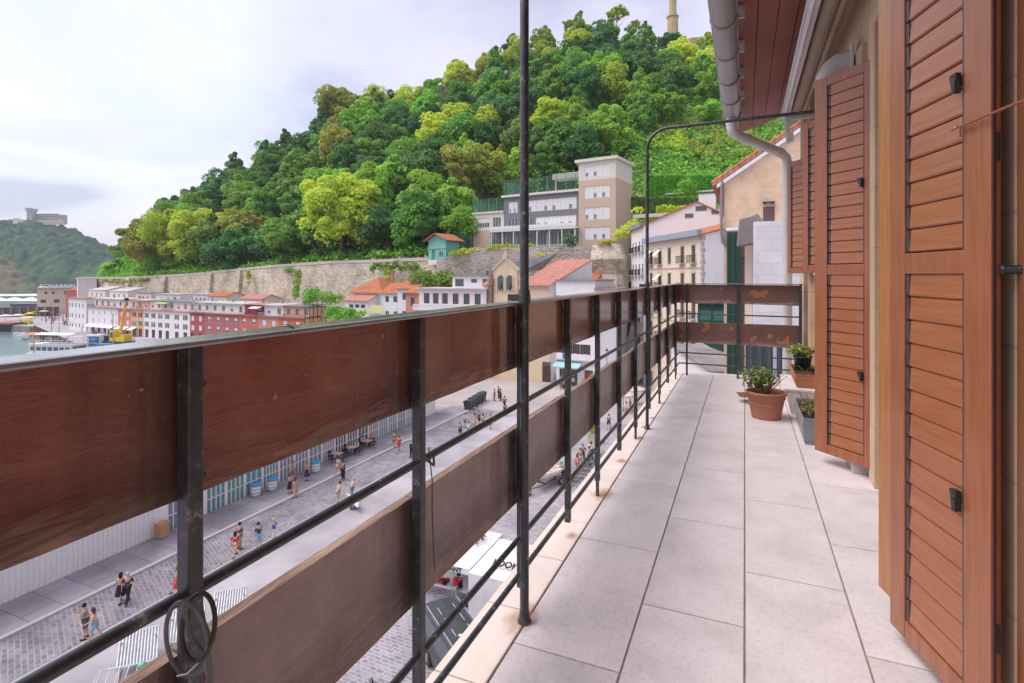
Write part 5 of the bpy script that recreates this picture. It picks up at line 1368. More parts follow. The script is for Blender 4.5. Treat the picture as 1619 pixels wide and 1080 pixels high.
# ---- right hand side of the plaza: beige house, white gable house, sandstone gable
B0 = Vector((-14.6, 89.5, 0)); B1 = Vector((-5.1, 74.4, 0)); bdir = (B1 - B0).normalized(); bang = math.atan2(bdir.y, bdir.x); BL = (B1 - B0).length
HB = 23.3
bxs = [1.8, 5.0, 8.3, 12.4, 15.6]
wins = []
for k in range(6):
    z_ = 1.0 + k * 3.75
    for q, x in enumerate(bxs):
        hh_ = 2.3
        wins.append((x - .5, z_ if k else .6, 1.0, hh_, 'plain+bal+trim' if (q != 2 and k in (5, 4, 3, 2)) else 'plain+trim', None, OLIVE_S))
be = house('beige_house', 'tall beige house with iron balconies, stone quoins and slate grey cornice beside the plaza', (B0.x, B0.y, G), bang, BL, 12, HB, W_BEIGE, wins, 'shed', RTILE, rh=3.0, eave=.5, group='tall houses right of the plaza')
m = MB(plain('blue_grey_cornice', (.30, .34, .40), .6)); m.box(-.3, -.75, HB - .1, BL + .1, -.05, HB + .7); m.build('cornice', be)
m = MB(CREAMTRIM)
for k in range(1, 6): m.box(-.05, -.12, k * 3.75 + .3, BL + .05, -.001, k * 3.75 + .5)
m.build('string_course', be)
m = MB(GREYTRIM)
for k in range(30): m.box(BL - (.55 if k % 2 else .35), -.04, k * .78, BL + .03, (.5 if k % 2 else .3), k * .78 + .6)
m.build('quoins', be)
m = MB(W_WHITE); m.box(BL + .002, .35, 0, BL + .02, 12, HB); m.add([(BL + .01, 0.35, HB), (BL + .01, 12, HB), (BL + .01, 12, HB + 3.0)], [(0, 1, 2)]); m.build('side_wall', be)
for (x, z) in ((1.8, 19.2), (5.0, 19.2), (5.0, 15.5)):
    m = MB(AWN_W); m.ext([(x - .6, -.05, z + 2.8), (x - .6, -1.0, z + 1.9), (x - .6, -1.0, z + 1.84), (x - .6, -.05, z + 2.74)], (1.2, 0, 0)); m.build('awning', be)
# white gable house behind
gy = 92
g0 = xat(1017, gy); ap, az = xat(1102, gy), zat(1102, 320, gy); er, ez = xat(1132, gy), zat(1132, 334, gy); gl, glz = g0, zat(1017, 356, gy)
e_ = empty('white_gable_house', (g0, gy, G), 0, 'large white house with a wide plain gable wall and two chimneys below the hedges', 'house', 'tall houses right of the plaza')
m = MB(W_WHITE); m.ext([(0, 0, 0), (er - g0 + 4, 0, 0), (er - g0 + 4, 0, ez - G - 2.2), (er - g0, 0, ez - G), (ap - g0, 0, az - G), (0, 0, glz - G)], (0, 14, 0)); m.build('wall', e_)
m = MB(RTILE)
def rs(a_, b_): m.ext([(a_[0], -.25, a_[1]), (b_[0], -.25, b_[1]), (b_[0], -.25, b_[1] + .22), (a_[0], -.25, a_[1] + .22)], (0, 14.4, 0))
rs((-.4, glz - G - .2), (ap - g0, az - G)); rs((ap - g0, az - G), (er - g0 + 4, ez - G - 2.2)); m.build('roof', e_)
m = MB(GLASS)
for (px, py, w_, h_) in ((1108, 333, 1.6, .7), (1089, 344, 1.2, .6), (1130, 338, 1.0, .6)):
    x = xat(px, gy) - g0; z = zat(px, py, gy) - G; v = MB(GREYTRIM, GLASS); v.box(x - w_ / 2 - .08, -.04, z - .08, x + w_ / 2 + .08, -.001, z + h_ + .08); v.use(GLASS).box(x - w_ / 2, -.06, z, x + w_ / 2, -.041, z + h_); v.build('vent_window', e_)
chimney(e_, xat(1103, gy) - g0, 1.5, az - G - 1.4, 2.6, 1.6, 2.9, W_WHITE); chimney(e_, xat(1131, gy) - g0, 1.5, ez - G - 2, 1.2, 1, 2.6, W_WHITE)
f0 = Vector((xat(996, 100), 101, 0)); fw = Vector((g0, gy, 0)); fd = fw - f0
fwins = grid([1.6, 4.0, 6.6, 9.0], [2.5, 6.4, 10.3, 14.2, 18.1, 22.0], .95, 1.9, 'plain+bal', None, OLIVE_S)
m_ = empty('narrow_white_house', (f0.x, f0.y, G), math.atan2(fd.y, fd.x), 'narrow white house front seen at a slant, with small balconies, left of the beige house', 'house', 'tall houses right of the plaza')
mm_ = MB(W_WHITE2); wall_front(mm_, fd.length, 0, 26.2, [w[:4] for w in fwins]); mm_.quad((fd.length, 0, 0), (fd.length, 4, 0), (fd.length, 4, 26.2), (fd.length, 0, 26.2)); mm_.quad((0, 8, 0), (0, 0, 0), (0, 0, 26.2), (0, 8, 26.2)); mm_.quad((0, 0, 26.2), (fd.length, 0, 26.2), (fd.length, 4, 26.2), (0, 8, 26.2)); mm_.build('wall', m_)
mm_ = MB(ZINC); mm_.box(-.3, -.6, 26.2, fd.length, .5, 26.9); mm_.build('cornice', m_)
for w in fwins: window(m_, *w[:5], frame=w[6])

# neighbour: sandstone gable end
ny = 27.0
nx = xat(1144, ny)
YS = sandstone('pale_sandstone_gable', (0.76, 0.56, 0.41), (0.69, 0.50, 0.36), 1.4, .5)
e_ = empty('sandstone_gable_house', (nx, ny, G), 0, 'sandstone house showing a blank gable with one small dark door, beyond the balcony end', 'house')
zl = zat(1143, 284, ny) - G; xr_, zr = xat(1262, ny) - nx, zat(1262, 203, ny) - G; sl_ = (zr - zl) / xr_
m = MB(YS); m.ext([(0, 0, 0), (9, 0, 0), (9, 0, zl + sl_ * 9), (0, 0, zl)], (0, 22, 0)); m.build('wall', e_)
m = MB(RTILE2, RTILE)
# verge of barrel tiles down the slope
Ls = math.hypot(9.5, sl_ * 9.5); dv = Vector((1, 0, sl_)).normalized()
m.use(RTILE2).ext([(-.5, -.12, zl - .5 * sl_ + .02), (9, -.12, zl + 9 * sl_ + .02), (9, -.12, zl + 9 * sl_ + .14), (-.5, -.12, zl - .5 * sl_ + .14)], (0, 22.3, 0))
q = 0.0
while q < Ls - .3:
    p = Vector((-.5, -.02, zl - .5 * sl_ + .17)) + dv * q
    for k in range(2):
        m.use(RTILE).tube([p + Vector((0, k * .26, 0)), p + dv * .42 + Vector((0, k * .26, .03))], [.12, .10], 8)
    q += .36
m.build('roof', e_)
m = MB(WHITE); m.ext([(-.3, -.13, zl - .3 * sl_ - .2), (9, -.13, zl + 9 * sl_ - .2), (9, -.13, zl + 9 * sl_ - .02), (-.3, -.13, zl - .3 * sl_ - .02)], (0, .12, 0)); m.build('verge_board', e_)
dx0, dx1 = xat(1206, ny) - nx, xat(1224, ny) - nx; dz0, dz1 = zat(1215, 358, ny) - G, zat(1215, 327, ny) - G
m = MB(plain('plum_brown_door', (.13, .07, .085), .6)); m.box(dx0, -.03, dz0, dx1, -.001, dz1); dd = m.build('door', e_)
m = MB(DARKMETAL); m.box(dx0 - .02, -.22, dz1 + .18, dx1 + .02, -.001, dz1 + .21); m.box(dx0 + .05, -.2, dz1 + .1, dx0 + .1, -.001, dz1 + .18); m.box(dx1 - .1, -.2, dz1 + .1, dx1 - .05, -.001, dz1 + .18); m.build('bracket', dd)
m = MB(plain('grey_downpipe', (.26, .22, .22), .5)); m.tube([(-.06, -.1, zl - .1), (-.1, -.1, zl - .5), (-.1, -.1, dz0 - .2), (-.05, -.12, dz0 - .7), (.3, -.12, dz0 - .9)], .07, 10); m.build('downpipe', e_)
wz = dz0 - .02
m = MB(PVCW); m.tube([(0.1, -.15, wz - .12), (9, -.15, wz + .0)], .09, 8); m.box(0, -.06, wz - .05, 9, -.001, wz + .03); m.build('eaves_gutter', e_)
WP = brickmat('white_painted_block', (0.72, 0.69, 0.73), (0.66, 0.63, 0.68), (0.60, 0.57, 0.60), 0.9, 0.45, 0.012, rot=(R(90), 0, 0), nscale=1.2, namt=.1, bump=.6)
m = MB(WP); xw = xat(1191, ny - 5) - nx; m.box(xw, -5.0, 0, 9, -.2, wz - .2); m.build('lower_wall', e_)
GRN = plaster('dark_green_boards', (0.032, 0.08, 0.07), amt=.1)
m = MB(GRN); gxa, gxb = xat(1149, ny) - nx, xat(1172, ny) - nx; m.box(gxa, -.35, 0, gxb, -.01, wz - .25)
for q in (0.0, .42): m.box(gxa + q * (gxb - gxa), -.40, 0, gxa + q * (gxb - gxa) + .08, -.351, wz - .25)
for z in (3, 8, 13.2, 17.0): m.box(gxa - .05, -.44, z, gxb + .05, -.351, z + .14)
m.build('green_gallery', e_)
# narrow beige street front between gallery and white wall, with a little balcony and folded awning
m = MB(W_BEIGE); fx = xat(1177, ny - 3) - nx; m.box(fx, -3.0, 0, xw - .01, -.45, wz - .4); m.build('side_front', e_)
m = MB(RAILM); bz = zat(1170, 410, ny - 3) - G
for zz in (bz, bz + .5, bz - 1.1): m.box(fx - .55, -3.3, zz, fx - .01, -3.27, zz + .04)
for q in range(4): m.box(fx - .55 + q * .17, -3.3, bz - 1.1, fx - .53 + q * .17, -3.27, bz + .5)
m.build('side_balcony', e_)
m = MB(plain('mauve_grey_tarpaulin', (.24, .20, .205), .8)); tx, tz = xat(1164, ny - 4) - nx, zat(1164, 390, ny - 4) - G
m.ext([(tx, -4.2, tz), (tx + .75, -4.2, tz + .1), (tx + 1.05, -4.2, tz + .8), (tx + .75, -4.2, tz + 1.25), (tx + .5, -4.2, tz + 1.15), (tx + .1, -4.2, tz + 1.05)], (0, .9, 0)); m.build('tarpaulin', e_, bevel=.05)
# green bay window on its street side
m = MB(GRN, GLASS); by0, by1 = 4.0, 10.0; bx0 = -1.45
bt, bb_ = zat(1120, 478, 33) - G, zat(1120, 530, 33) - G
m.box(bx0, by0, bb_, -.01, by1, bt)
m.use(plain('teal_bay_glass', (.06, .17, .155), .15))
for q in range(5): m.box(bx0 - .02, by0 + .25 + q * 1.15, bb_ + 1.0, bx0 - .001, by0 + 1.2 + q * 1.15, bt - .35)
for q in range(2): m.box(bx0 + .12 + q * .68, by0 - .02, bb_ + 1.0, bx0 + .68 + q * .68, by0 - .001, bt - .35)
m.use(GRN).ext([(bx0 - .12, by0 - .12, bb_), (.0, by0 - .12, bb_), (.0, by0 - .12, bb_ - .7), (bx0 + .7, by0 - .12, bb_ - .45)], (0, by1 - by0 + .24, 0)); m.box(bx0 - .15, by0 - .15, bt, -.01, by1 + .15, bt + .2)
m.build('bay_window', e_)
m = MB(WHITE)
for q in range(14): m.box(bx0 - .1, by0 + q * .44, bt - 1.6, bx0 - .06, by0 + .08 + q * .44, bt - .7)
m.box(bx0 - .11, by0, bt - .7, bx0 - .05, by1, bt - .63); m.build('baluster_rail', e_)
# glazed terrace below, on the lower wall
m = MB(plain('dark_blue_window_frame', (.05, .06, .09), .5), GLASS, plain('pale_blue_curtain', (.42, .46, .55), .8))
tx0, tx1 = xat(1178, ny - 5) - nx, xat(1236, ny - 5) - nx; ta, tb2 = zat(1200, 596, ny - 5) - G, zat(1200, 542, ny - 5) - G
m.box(tx0, -5.08, ta, tx1, -5.001, tb2); m.use(GLASS)
for q in range(4): m.box(tx0 + .1 + q * (tx1 - tx0) / 4, -5.1, ta + .15, tx0 - .06 + (q + 1) * (tx1 - tx0) / 4, -5.081, tb2 - .12)
m.use(MATS['pale_blue_curtain']).box(tx0 + .75 * (tx1 - tx0), -5.12, ta, tx0 + .85 * (tx1 - tx0), -5.101, tb2); m.build('glazed_front', e_)
# stone house between them, ground floor and shaded street wall
pl_ = house('corner_house', 'pale plaza corner house with wall lamp below the green bay window', (-6.8, 58, G), R(-72), 16, 5, 10.8, W_PINKW, grid([2.5, 6.0, 9.5, 13], [5.4], .9, 1.8, 'plain+trim') + grid([3, 7, 11], [.2], 1.6, 2.8, 'door'), 'flat', FLATR, cat='house')
# ================================================ rampart, hill, trees
def rubble(name, c1, c2, cm, sc=1.1):
    if name in MATS: return MATS[name]
    m, t, b = nodes_mat(name); n = t.nodes.new; l = t.links.new
    tcn = n('ShaderNodeTexCoord'); mp = n('ShaderNodeMapping'); mp.inputs['Scale'].default_value = (1, 1, 1.7); l(tcn.outputs['Object'], mp.inputs[0])
    v = n('ShaderNodeTexVoronoi'); v.inputs['Scale'].default_value = sc; l(mp.outputs[0], v.inputs['Vector'])
    a = n('ShaderNodeTexNoise'); a.inputs['Scale'].default_value = 0.22; a.inputs['Detail'].default_value = 9; a.inputs['Roughness'].default_value = 0.7; l(tcn.outputs['Object'], a.inputs['Vector'])
    sp = n('ShaderNodeSeparateColor'); l(v.outputs['Color'], sp.inputs[0])
    r = n('ShaderNodeMix'); r.data_type = 'RGBA'; r.inputs[6].default_value = rgb(c1); r.inputs[7].default_value = rgb(c2); l(sp.outputs[0], r.inputs[0])
    rr = n('ShaderNodeMapRange'); rr.inputs[1].default_value = .48; rr.inputs[2].default_value = .66; rr.inputs[3].default_value = 0; rr.inputs[4].default_value = .75; l(a.outputs[0], rr.inputs[0])
    x2 = n('ShaderNodeMix'); x2.data_type = 'RGBA'; x2.inputs[7].default_value = rgb(cm); l(rr.outputs[0], x2.inputs[0]); l(r.outputs[2], x2.inputs[6])
    l(x2.outputs[2], b.inputs['Base Color']); b.inputs['Roughness'].default_value = .95; b.inputs['Specular IOR Level'].default_value = .1
    bp = n('ShaderNodeBump'); bp.inputs['Strength'].default_value = .8; bp.inputs['Distance'].default_value = .15; bp.invert = True; l(v.outputs['Distance'], bp.inputs['Height']); l(bp.outputs[0], b.inputs['Normal'])
    MATS[name] = m
    return m
RAMP = rubble('rampart_stone', (.70, .60, .50), (.52, .44, .37), (.26, .245, .15))
RAMPG = rubble('grey_rubble_stone', (.50, .43, .40), (.33, .285, .275), (.17, .17, .11), 1.6)
def lerp_tab(tab, x, col):
    if x <= tab[0][0]: return tab[0][col]
    for a, b in zip(tab, tab[1:]):
        if x <= b[0]: return a[col] + (b[col] - a[col]) * (x - a[0]) / (b[0] - a[0])
    return tab[-1][col]
def wall_path(name, tab, mat, label, bottom=-15.5, thick=1.6, step=14, batter=1.2, cap=True, par=None, rough=0.25, cat='wall'):
    pts = []
    px = tab[0][0]
    while px <= tab[-1][0]:
        pts.append(P(px, lerp_tab(tab, px, 2), lerp_tab(tab, px, 1))); px += step
    m = MB(mat); rows = 9
    vs = []
    for i, p in enumerate(pts):
        t_ = (pts[min(i + 1, len(pts) - 1)] - pts[max(i - 1, 0)]); t_.z = 0; t_.normalize(); nn = Vector((t_.y, -t_.x, 0))   # towards the camera
        for k in range(rows):
            f = k / (rows - 1); z = p.z + (bottom - p.z) * f
            nzv = mnoise.noise(Vector((p.x * .12, p.y * .12, z * .3))) * rough * (1 if 0 < k else .2)
            q = p + nn * (batter * f + nzv); vs.append((q.x, q.y, z))
        b = p - nn * thick
        vs.append((b.x, b.y, p.z)); vs.append((b.x, b.y, bottom))
    R_ = rows + 2; fs = []
    for i in range(len(pts) - 1):
        for k in range(R_ - 1):
            if k == rows - 1: continue
            if k < rows - 1: fs.append((i * R_ + k, i * R_ + k + 1, (i + 1) * R_ + k + 1, (i + 1) * R_ + k))
        fs.append((i * R_ + rows, i * R_, (i + 1) * R_, (i + 1) * R_ + rows)); fs.append((i * R_ + rows + 1, i * R_ + rows, (i + 1) * R_ + rows, (i + 1) * R_ + rows + 1))
    for i in (0, len(pts) - 1): fs.append([i * R_ + k for k in range(rows)] + [i * R_ + rows + 1, i * R_ + rows])
    m.add(vs, fs)
    o = m.build(name); tag(o, label, cat)
    if cap:
        c = MB(plain('pale_coping_stone', (.60, .53, .47), .9))
        for i in range(len(pts) - 1):
            a, b = pts[i], pts[i + 1]; t_ = (b - a); t_.z = 0; t_.normalize(); nn = Vector((t_.y, -t_.x, 0))
            for s_ in (1,):
                A = a + nn * .15; B = b + nn * .15; A2 = a - nn * .55; B2 = b - nn * .55
                up = Vector((0, 0, .75))
                c.add([A, B, B2, A2, A + up, B + up, B2 + up, A2 + up], [(0, 1, 5, 4), (1, 2, 6, 5), (2, 3, 7, 6), (3, 0, 4, 7), (4, 5, 6, 7)])
            if i % 3 == 0: c.add([A + Vector((0, 0, .7)) + nn * .05, A + t_ * .5 + Vector((0, 0, .7)) + nn * .05, A + t_ * .5 + Vector((0, 0, .7)) - nn * .8, A + Vector((0, 0, .7)) - nn * .8, A + Vector((0, 0, 1.15)) + nn * .05, A + t_ * .5 + Vector((0, 0, 1.15)) + nn * .05, A + t_ * .5 + Vector((0, 0, 1.15)) - nn * .8, A + Vector((0, 0, 1.15)) - nn * .8], [(0, 1, 5, 4), (1, 2, 6, 5), (2, 3, 7, 6), (3, 0, 4, 7), (4, 5, 6, 7)])
        c.build('coping', o)
    return o, pts
RT_ = [(126, 232, 441), (190, 214, 441), (240, 203, 439), (300, 188, 436), (360, 174, 430), (430, 158, 423), (520, 142, 417), (600, 132, 415), (700, 121, 411)]
wall_path('rampart_wall', RT_, RAMP, 'long pale stone rampart wall below the wooded hill')
wall_path('retaining_wall', [(690, 114.5, 412), (715, 113.5, 403), (745, 111.5, 393), (850, 107, 390), (944, 105, 390)], RAMPG, 'dark grey rubble retaining wall under the school', step=8, cap=False, rough=.8)
wall_path('rock_buttress', [(936, 102, 388), (950, 101, 386), (975, 101, 385), (985, 103, 387)], RAMP, 'steep pale rock buttress under the school tower', step=5, cap=False, rough=2.0, thick=6, batter=2.6)
m = MB(W_PINKW, RAMP); p_ = P(128, 441, 231)
# buttresses along the rampart are parts of it
rw = bpy.data.objects['rampart_wall']
for px in (205, 262, 334, 380):
    d_ = lerp_tab(RT_, px, 1); p_ = P(px, lerp_tab(RT_, px, 2), d_); m = MB(RAMP)
    m.T = Matrix.Translation((p_.x, p_.y, 0)) @ Matrix.Rotation(R(-12), 4, 'Z')
    m.add([(-1.6, -2.6, -15.5), (1.6, -2.6, -15.5), (1.6, .5, -15.5), (-1.6, .5, -15.5), (-1.3, -.9, p_.z + .2), (1.3, -.9, p_.z + .2), (1.3, .5, p_.z + .2), (-1.3, .5, p_.z + .2)], [(0, 1, 5, 4), (1, 2, 6, 5), (2, 3, 7, 6), (3, 0, 4, 7), (4, 5, 6, 7)])
    m.build('buttress', rw)
bq = P(141, 441, 222)
m = MB(W_PINKW); m.box(-2.6, -3, G, 2.6, 3, bq.z); m.box(-2.9, -3.3, bq.z, 2.9, 3, bq.z + .5); o = m.build('bastion', None, (bq.x, bq.y - 1, 0), (0, 0, R(-25))); tag(o, 'pale pink plastered bastion block at the left end of the rampart', 'bastion')

# ---- hill: lofted from the promenade to the crest
#      px, base d, base z, crest d, crest tree-top y
HT = [(150, 236, -3.0, 246, 437), (185, 228, -.5, 245, 405), (215, 210, .3, 262, 352), (260, 200, .8, 285, 324), (300, 190, 1.2, 300, 302), (340, 181, 1.8, 305, 282), (390, 169, 2.6, 308, 250), (440, 158, 3.4, 308, 224),
      (500, 148, 4.4, 305, 212), (515, 146, 4.6, 304, 180), (560, 140, 5.0, 302, 168), (600, 134, 5.2, 300, 156), (650, 130, 5.6, 300, 162), (690, 129, 6, 296, 142), (730, 131, 7, 290, 110), (800, 133, 7.6, 284, 90),
      (830, 132, 7.8, 282, 78), (870, 130, 8, 278, 60), (900, 129, 8, 276, 42), (960, 126, 8, 270, 36), (1010, 116, 8, 262, 48), (1063, 112, 8.5, 256, 66), (1110, 110, 9, 252, 76), (1200, 108, 10, 250, 90), (1400, 108, 10, 250, 110)]
def hillpt(px, k):
    """k in 0..1 from promenade edge to crest"""
    db, zb, dc, yt = (lerp_tab(HT, px, c) for c in (1, 2, 3, 4))
    rr_ = ray(px, yt); zc = 1.2 + rr_.z * dc - 9.5
    if zc < zb + 1: zc = zb + 1
    w = min(1, (dc - db) / 40)
    flat = 6.0 / max(20, dc - db)
    kk = max(0, (k - flat) / (1 - flat))
    z = zb + (zc - zb) * (kk ** .92)
    d = db + (dc - db) * k
    p = Vector((0, 0, 1.2)) + ray(px, 436) * d
    p.z = z + mnoise.noise(Vector((p.x * .03, p.y * .03, 0))) * 3.0 * kk * (1 - kk) * 2
    return p
HILLM = mk('wooded_slope_soil', (0.10, 0.13, 0.045), (0.045, 0.04, 0.022), scale=.15, detail=9, rough=1)
vs = []; fs = []; pxs = [150 + 10 * i for i in range(126)]; ks = [i / 22 for i in range(23)]
for px in pxs:
    col_ = [hillpt(px, k) for k in ks]
    c = col_[-1]; dr = ray(px, 436); col_ += [c + Vector((dr.x * 40, dr.y * 40, -4)), c + Vector((dr.x * 200, dr.y * 200, -60)), Vector((c.x + dr.x * 260, c.y + dr.y * 260, -24))]
    f0_ = col_[0].copy(); col_ = [Vector((f0_.x, f0_.y, -15))] + col_
    vs += col_
nk = len(ks) + 4
for i in range(len(pxs) - 1):
    for k in range(nk - 1):
        fs.append((i * nk + k, (i + 1) * nk + k, (i + 1) * nk + k + 1, i * nk + k + 1))
m = MB(HILLM); m.add(vs, fs, True); tag(m.build('hillside'), kind='structure')

# ---- foliage prototypes
BARK = mk('grey_brown_bark', (.20, .155, .12), (.10, .075, .06), scale=2, stretch=(3, 3, .5), rough=.95, bump=.4)
LEAF = {
    'dark': leafmat('dark_green_leaves', (0.126, 0.324, 0.078), (0.057, 0.178, 0.057)),
    'blue': leafmat('blue_green_leaves', (0.168, 0.372, 0.138), (0.081, 0.227, 0.097)),
    'mid': leafmat('mid_green_leaves', (0.264, 0.504, 0.084), (0.121, 0.324, 0.065)),
    'bright': leafmat('bright_green_leaves', (0.360, 0.672, 0.090), (0.178, 0.470, 0.065)),
    'yellow': leafmat('yellow_green_leaves', (0.672, 0.744, 0.084), (0.389, 0.583, 0.073), hue=.015),
    'hedge': leafmat('clipped_hedge_leaves', (0.240, 0.600, 0.084), (0.162, 0.486, 0.065), hue=.005),
    'olive': leafmat('olive_brown_leaves', (0.552, 0.552, 0.108), (0.324, 0.389, 0.081), hue=.015),
    'grey': leafmat('grey_twigs', (0.360, 0.288, 0.228), (0.259, 0.211, 0.162), hue=.01),
}
def leaf_cloud(cent, rad, per, size, seed, squash=(1, 1, .8), shell=.78, updim=0.0):
    r_ = np.random.default_rng(seed)
    C_ = np.repeat(cent, per, axis=0); RR = np.repeat(rad, per)
    n_ = len(C_)
    d = r_.normal(size=(n_, 3)); d /= np.linalg.norm(d, axis=1)[:, None]
    d[:, 2] = np.where((d[:, 2] < -.25) & (r_.random(n_) < .7), -d[:, 2], d[:, 2])
    p = C_ + d * (RR * (shell + (1.08 - shell) * r_.random(n_)))[:, None] * np.array(squash)
    nr = d * .9 + r_.normal(size=(n_, 3)) * .55 + np.array([0, 0, .25]); nr /= np.linalg.norm(nr, axis=1)[:, None]
    a = np.cross(nr, r_.normal(size=(n_, 3))); a /= np.linalg.norm(a, axis=1)[:, None]; b = np.cross(nr, a)
    s_ = size * (.55 + .9 * r_.random(n_))[:, None]
    V = np.stack([p + a * s_, p + b * s_ * .7, p - a * s_, p - b * s_ * .7], axis=1).reshape(-1, 3)
    F = np.arange(n_ * 4).reshape(-1, 4)
    return V, F
def ico(c, r, sub=2):
    bm = bmesh.new(); bmesh.ops.create_icosphere(bm, subdivisions=sub, radius=1)
    v = np.array([v.co[:] for v in bm.verts]); f = np.array([[q.index for q in fc.verts] for fc in bm.faces]); bm.free()
    return v * np.array(r) + np.array(c), f
def crown_mesh(name, Rx, Rz, cz, nb, per, size, seed, br=.40, kind='round', mat=None):
    r_ = np.random.default_rng(seed)
    i = np.arange(nb) + .5; ph = np.arccos(1 - 1.62 * i / nb); th = np.pi * (1 + 5 ** .5) * i + seed
    d = np.stack([np.cos(th) * np.sin(ph), np.sin(th) * np.sin(ph), np.cos(ph)], 1) + r_.normal(size=(nb, 3)) * .22
    k = .55 + .38 * r_.random(nb)
    cent = d * k[:, None] * np.array([Rx, Rx, Rz])
    if kind == 'cone': cent[:, :2] *= (1.05 - .55 * (cent[:, 2:3] / Rz)).clip(.2, 1.4)
    cent[:, 2] += cz
    rad = Rx * br * (.5 + .75 * r_.random(nb))
    V, F = leaf_cloud(cent, rad, per, size, seed + 1)
    me_v, me_f = V, F
    core_v, core_f = ico((0, 0, cz), (Rx * .5, Rx * .5, Rz * .55), 2)
    V3 = np.concatenate([V, core_v]); 
    # triangles for the core as degenerate-free quads are not possible: build with a python list
    me = bpy.data.meshes.new(name)
    faces = F.tolist() + (core_f + len(V)).tolist()
    me.from_pydata(V3.tolist(), [], faces); me.materials.append(mat or LEAF['mid']); me.update()
    return me
def trunk_mesh(name, h, r0, spread, seed, nl=5, mat=None, top=.9):
    r_ = random.Random(seed); m = MB(mat or BARK)
    pts = [Vector((0, 0, -1.5)), Vector((r_.uniform(-.2, .2), r_.uniform(-.2, .2), h * .35)), Vector((r_.uniform(-.4, .4), r_.uniform(-.4, .4), h * .7)), Vector((r_.uniform(-.5, .5), r_.uniform(-.5, .5), h))]
    m.tube(pts, [r0 * 1.2, r0 * .8, r0 * .5, r0 * .15], 8)
    for k in range(nl):
        z = h * r_.uniform(.3, .7); an = k * 6.28 / nl + r_.uniform(-.5, .5); s_ = spread * r_.uniform(.5, .9)
        a = pts[1].lerp(pts[2], (z / h - .35) / .35 if z > h * .35 else 0)
        m.tube([a, a + Vector((math.cos(an) * s_ * .5, math.sin(an) * s_ * .5, h * .13)), a + Vector((math.cos(an) * s_, math.sin(an) * s_, h * .30))], [r0 * .45, r0 * .3, r0 * .1], 6)
    o = m.build(name); me = o.data; bpy.data.objects.remove(o); return me
PROTO = [
    (crown_mesh('crown', 5.6, 5.2, 9.2, 34, 190, .40, 11), trunk_mesh('trunk', 9.5, .36, 3.4, 1)),
    (crown_mesh('crown', 4.6, 6.4, 9.6, 32, 190, .38, 23), trunk_mesh('trunk', 10, .30, 2.6, 2)),
    (crown_mesh('crown', 6.6, 5.0, 9.0, 46, 180, .42, 37, br=.34), trunk_mesh('trunk', 9.5, .40, 4.2, 3)),
    (crown_mesh('crown', 5.0, 5.6, 8.8, 30, 190, .34, 41, br=.44), trunk_mesh('trunk', 9, .32, 3, 4)),
    (crown_mesh('crown', 4.4, 7.4, 9.4, 36, 170, .40, 59, kind='cone'), trunk_mesh('trunk', 12, .34, 2.4, 5)),
]
BIG = [(crown_mesh('crown', 10.5, 10.0, 13.5, 95, 250, .46, 71, br=.27), trunk_mesh('trunk', 15, .75, 7, 6, 7)),
       (crown_mesh('crown', 8.6, 8.4, 11.5, 74, 230, .42, 83, br=.29), trunk_mesh('trunk', 13, .6, 5.6, 8, 6))]
# open crown with sky showing through, and a leafless one
def open_crown(seed, Rx, Rz, cz, nb, per, size):
    r_ = np.random.default_rng(seed); d = r_.normal(size=(nb, 3)); d /= np.linalg.norm(d, axis=1)[:, None]
    cent = d * (np.array([Rx, Rx, Rz]) * (.45 + .55 * r_.random((nb, 1)))); cent[:, 2] = np.abs(cent[:, 2]) * .9 + cz - Rz * .25
    V, F = leaf_cloud(cent, Rx * .17 * (.6 + .8 * r_.random(nb)), per, size, seed, shell=.3)
    return np_mesh('crown', V, F, [LEAF['dark']])
OPEN = (open_crown(5, 5.6, 4.8, 10.5, 46, 80, .30), trunk_mesh('trunk', 13, .3, 4.6, 9, 8))
def bare_mesh(seed):
    r_ = random.Random(seed); m = MB(LEAF['grey'])
    def br(p, d, L_, r0, dep):
        q = p + d * L_; m.tube([p, q], [r0, r0 * .6], 5, cap=False)
        if dep == 0: return
        for k in range(3 if dep > 1 else 4):
            nd = (d + Vector((r_.uniform(-.7, .7), r_.uniform(-.7, .7), r_.uniform(-.1, .6)))).normalized(); br(q if k else p.lerp(q, .7), nd, L_ * r_.uniform(.6, .85), r0 * .55, dep - 1)
    br(Vector((0, 0, 3)), Vector((0, 0, 1)), 4.2, .26, 5)
    o = m.build('crown'); me = o.data; bpy.data.objects.remove(o); return me
BARE = (bare_mesh(3), trunk_mesh('trunk', 6, .3, .5, 12, 2))
KN = {'dark': 'dark green', 'blue': 'blue green', 'mid': 'mid green', 'bright': 'bright green', 'yellow': 'yellow green', 'olive': 'olive brown', 'grey': 'bare grey'}
TR = random.Random(99)
def tree(pt, proto, kind, label, scale=1.0, group='trees on the wooded hill', rz=None, sz=1.0, name='hill_tree', cat='tree'):
    e_ = empty(name, pt, rz if rz is not None else TR.uniform(0, 6.28), label, cat, group)
    e_.scale = (scale * TR.uniform(.92, 1.1), scale * TR.uniform(.92, 1.1), scale * sz)
    c = link('crown', proto[0], e_)
    c.material_slots[0].link = 'OBJECT'; c.material_slots[0].material = LEAF[kind]
    link('trunk', proto[1], e_)
    return e_
def zone(px, k):
    a = 'left of the school' if px < 740 else ('above the school' if px < 990 else 'right of the school, above the hedges')
    b = 'low on the slope' if k < .34 else ('halfway up the slope' if k < .7 else 'near the crest')
    return b, a
placed = []
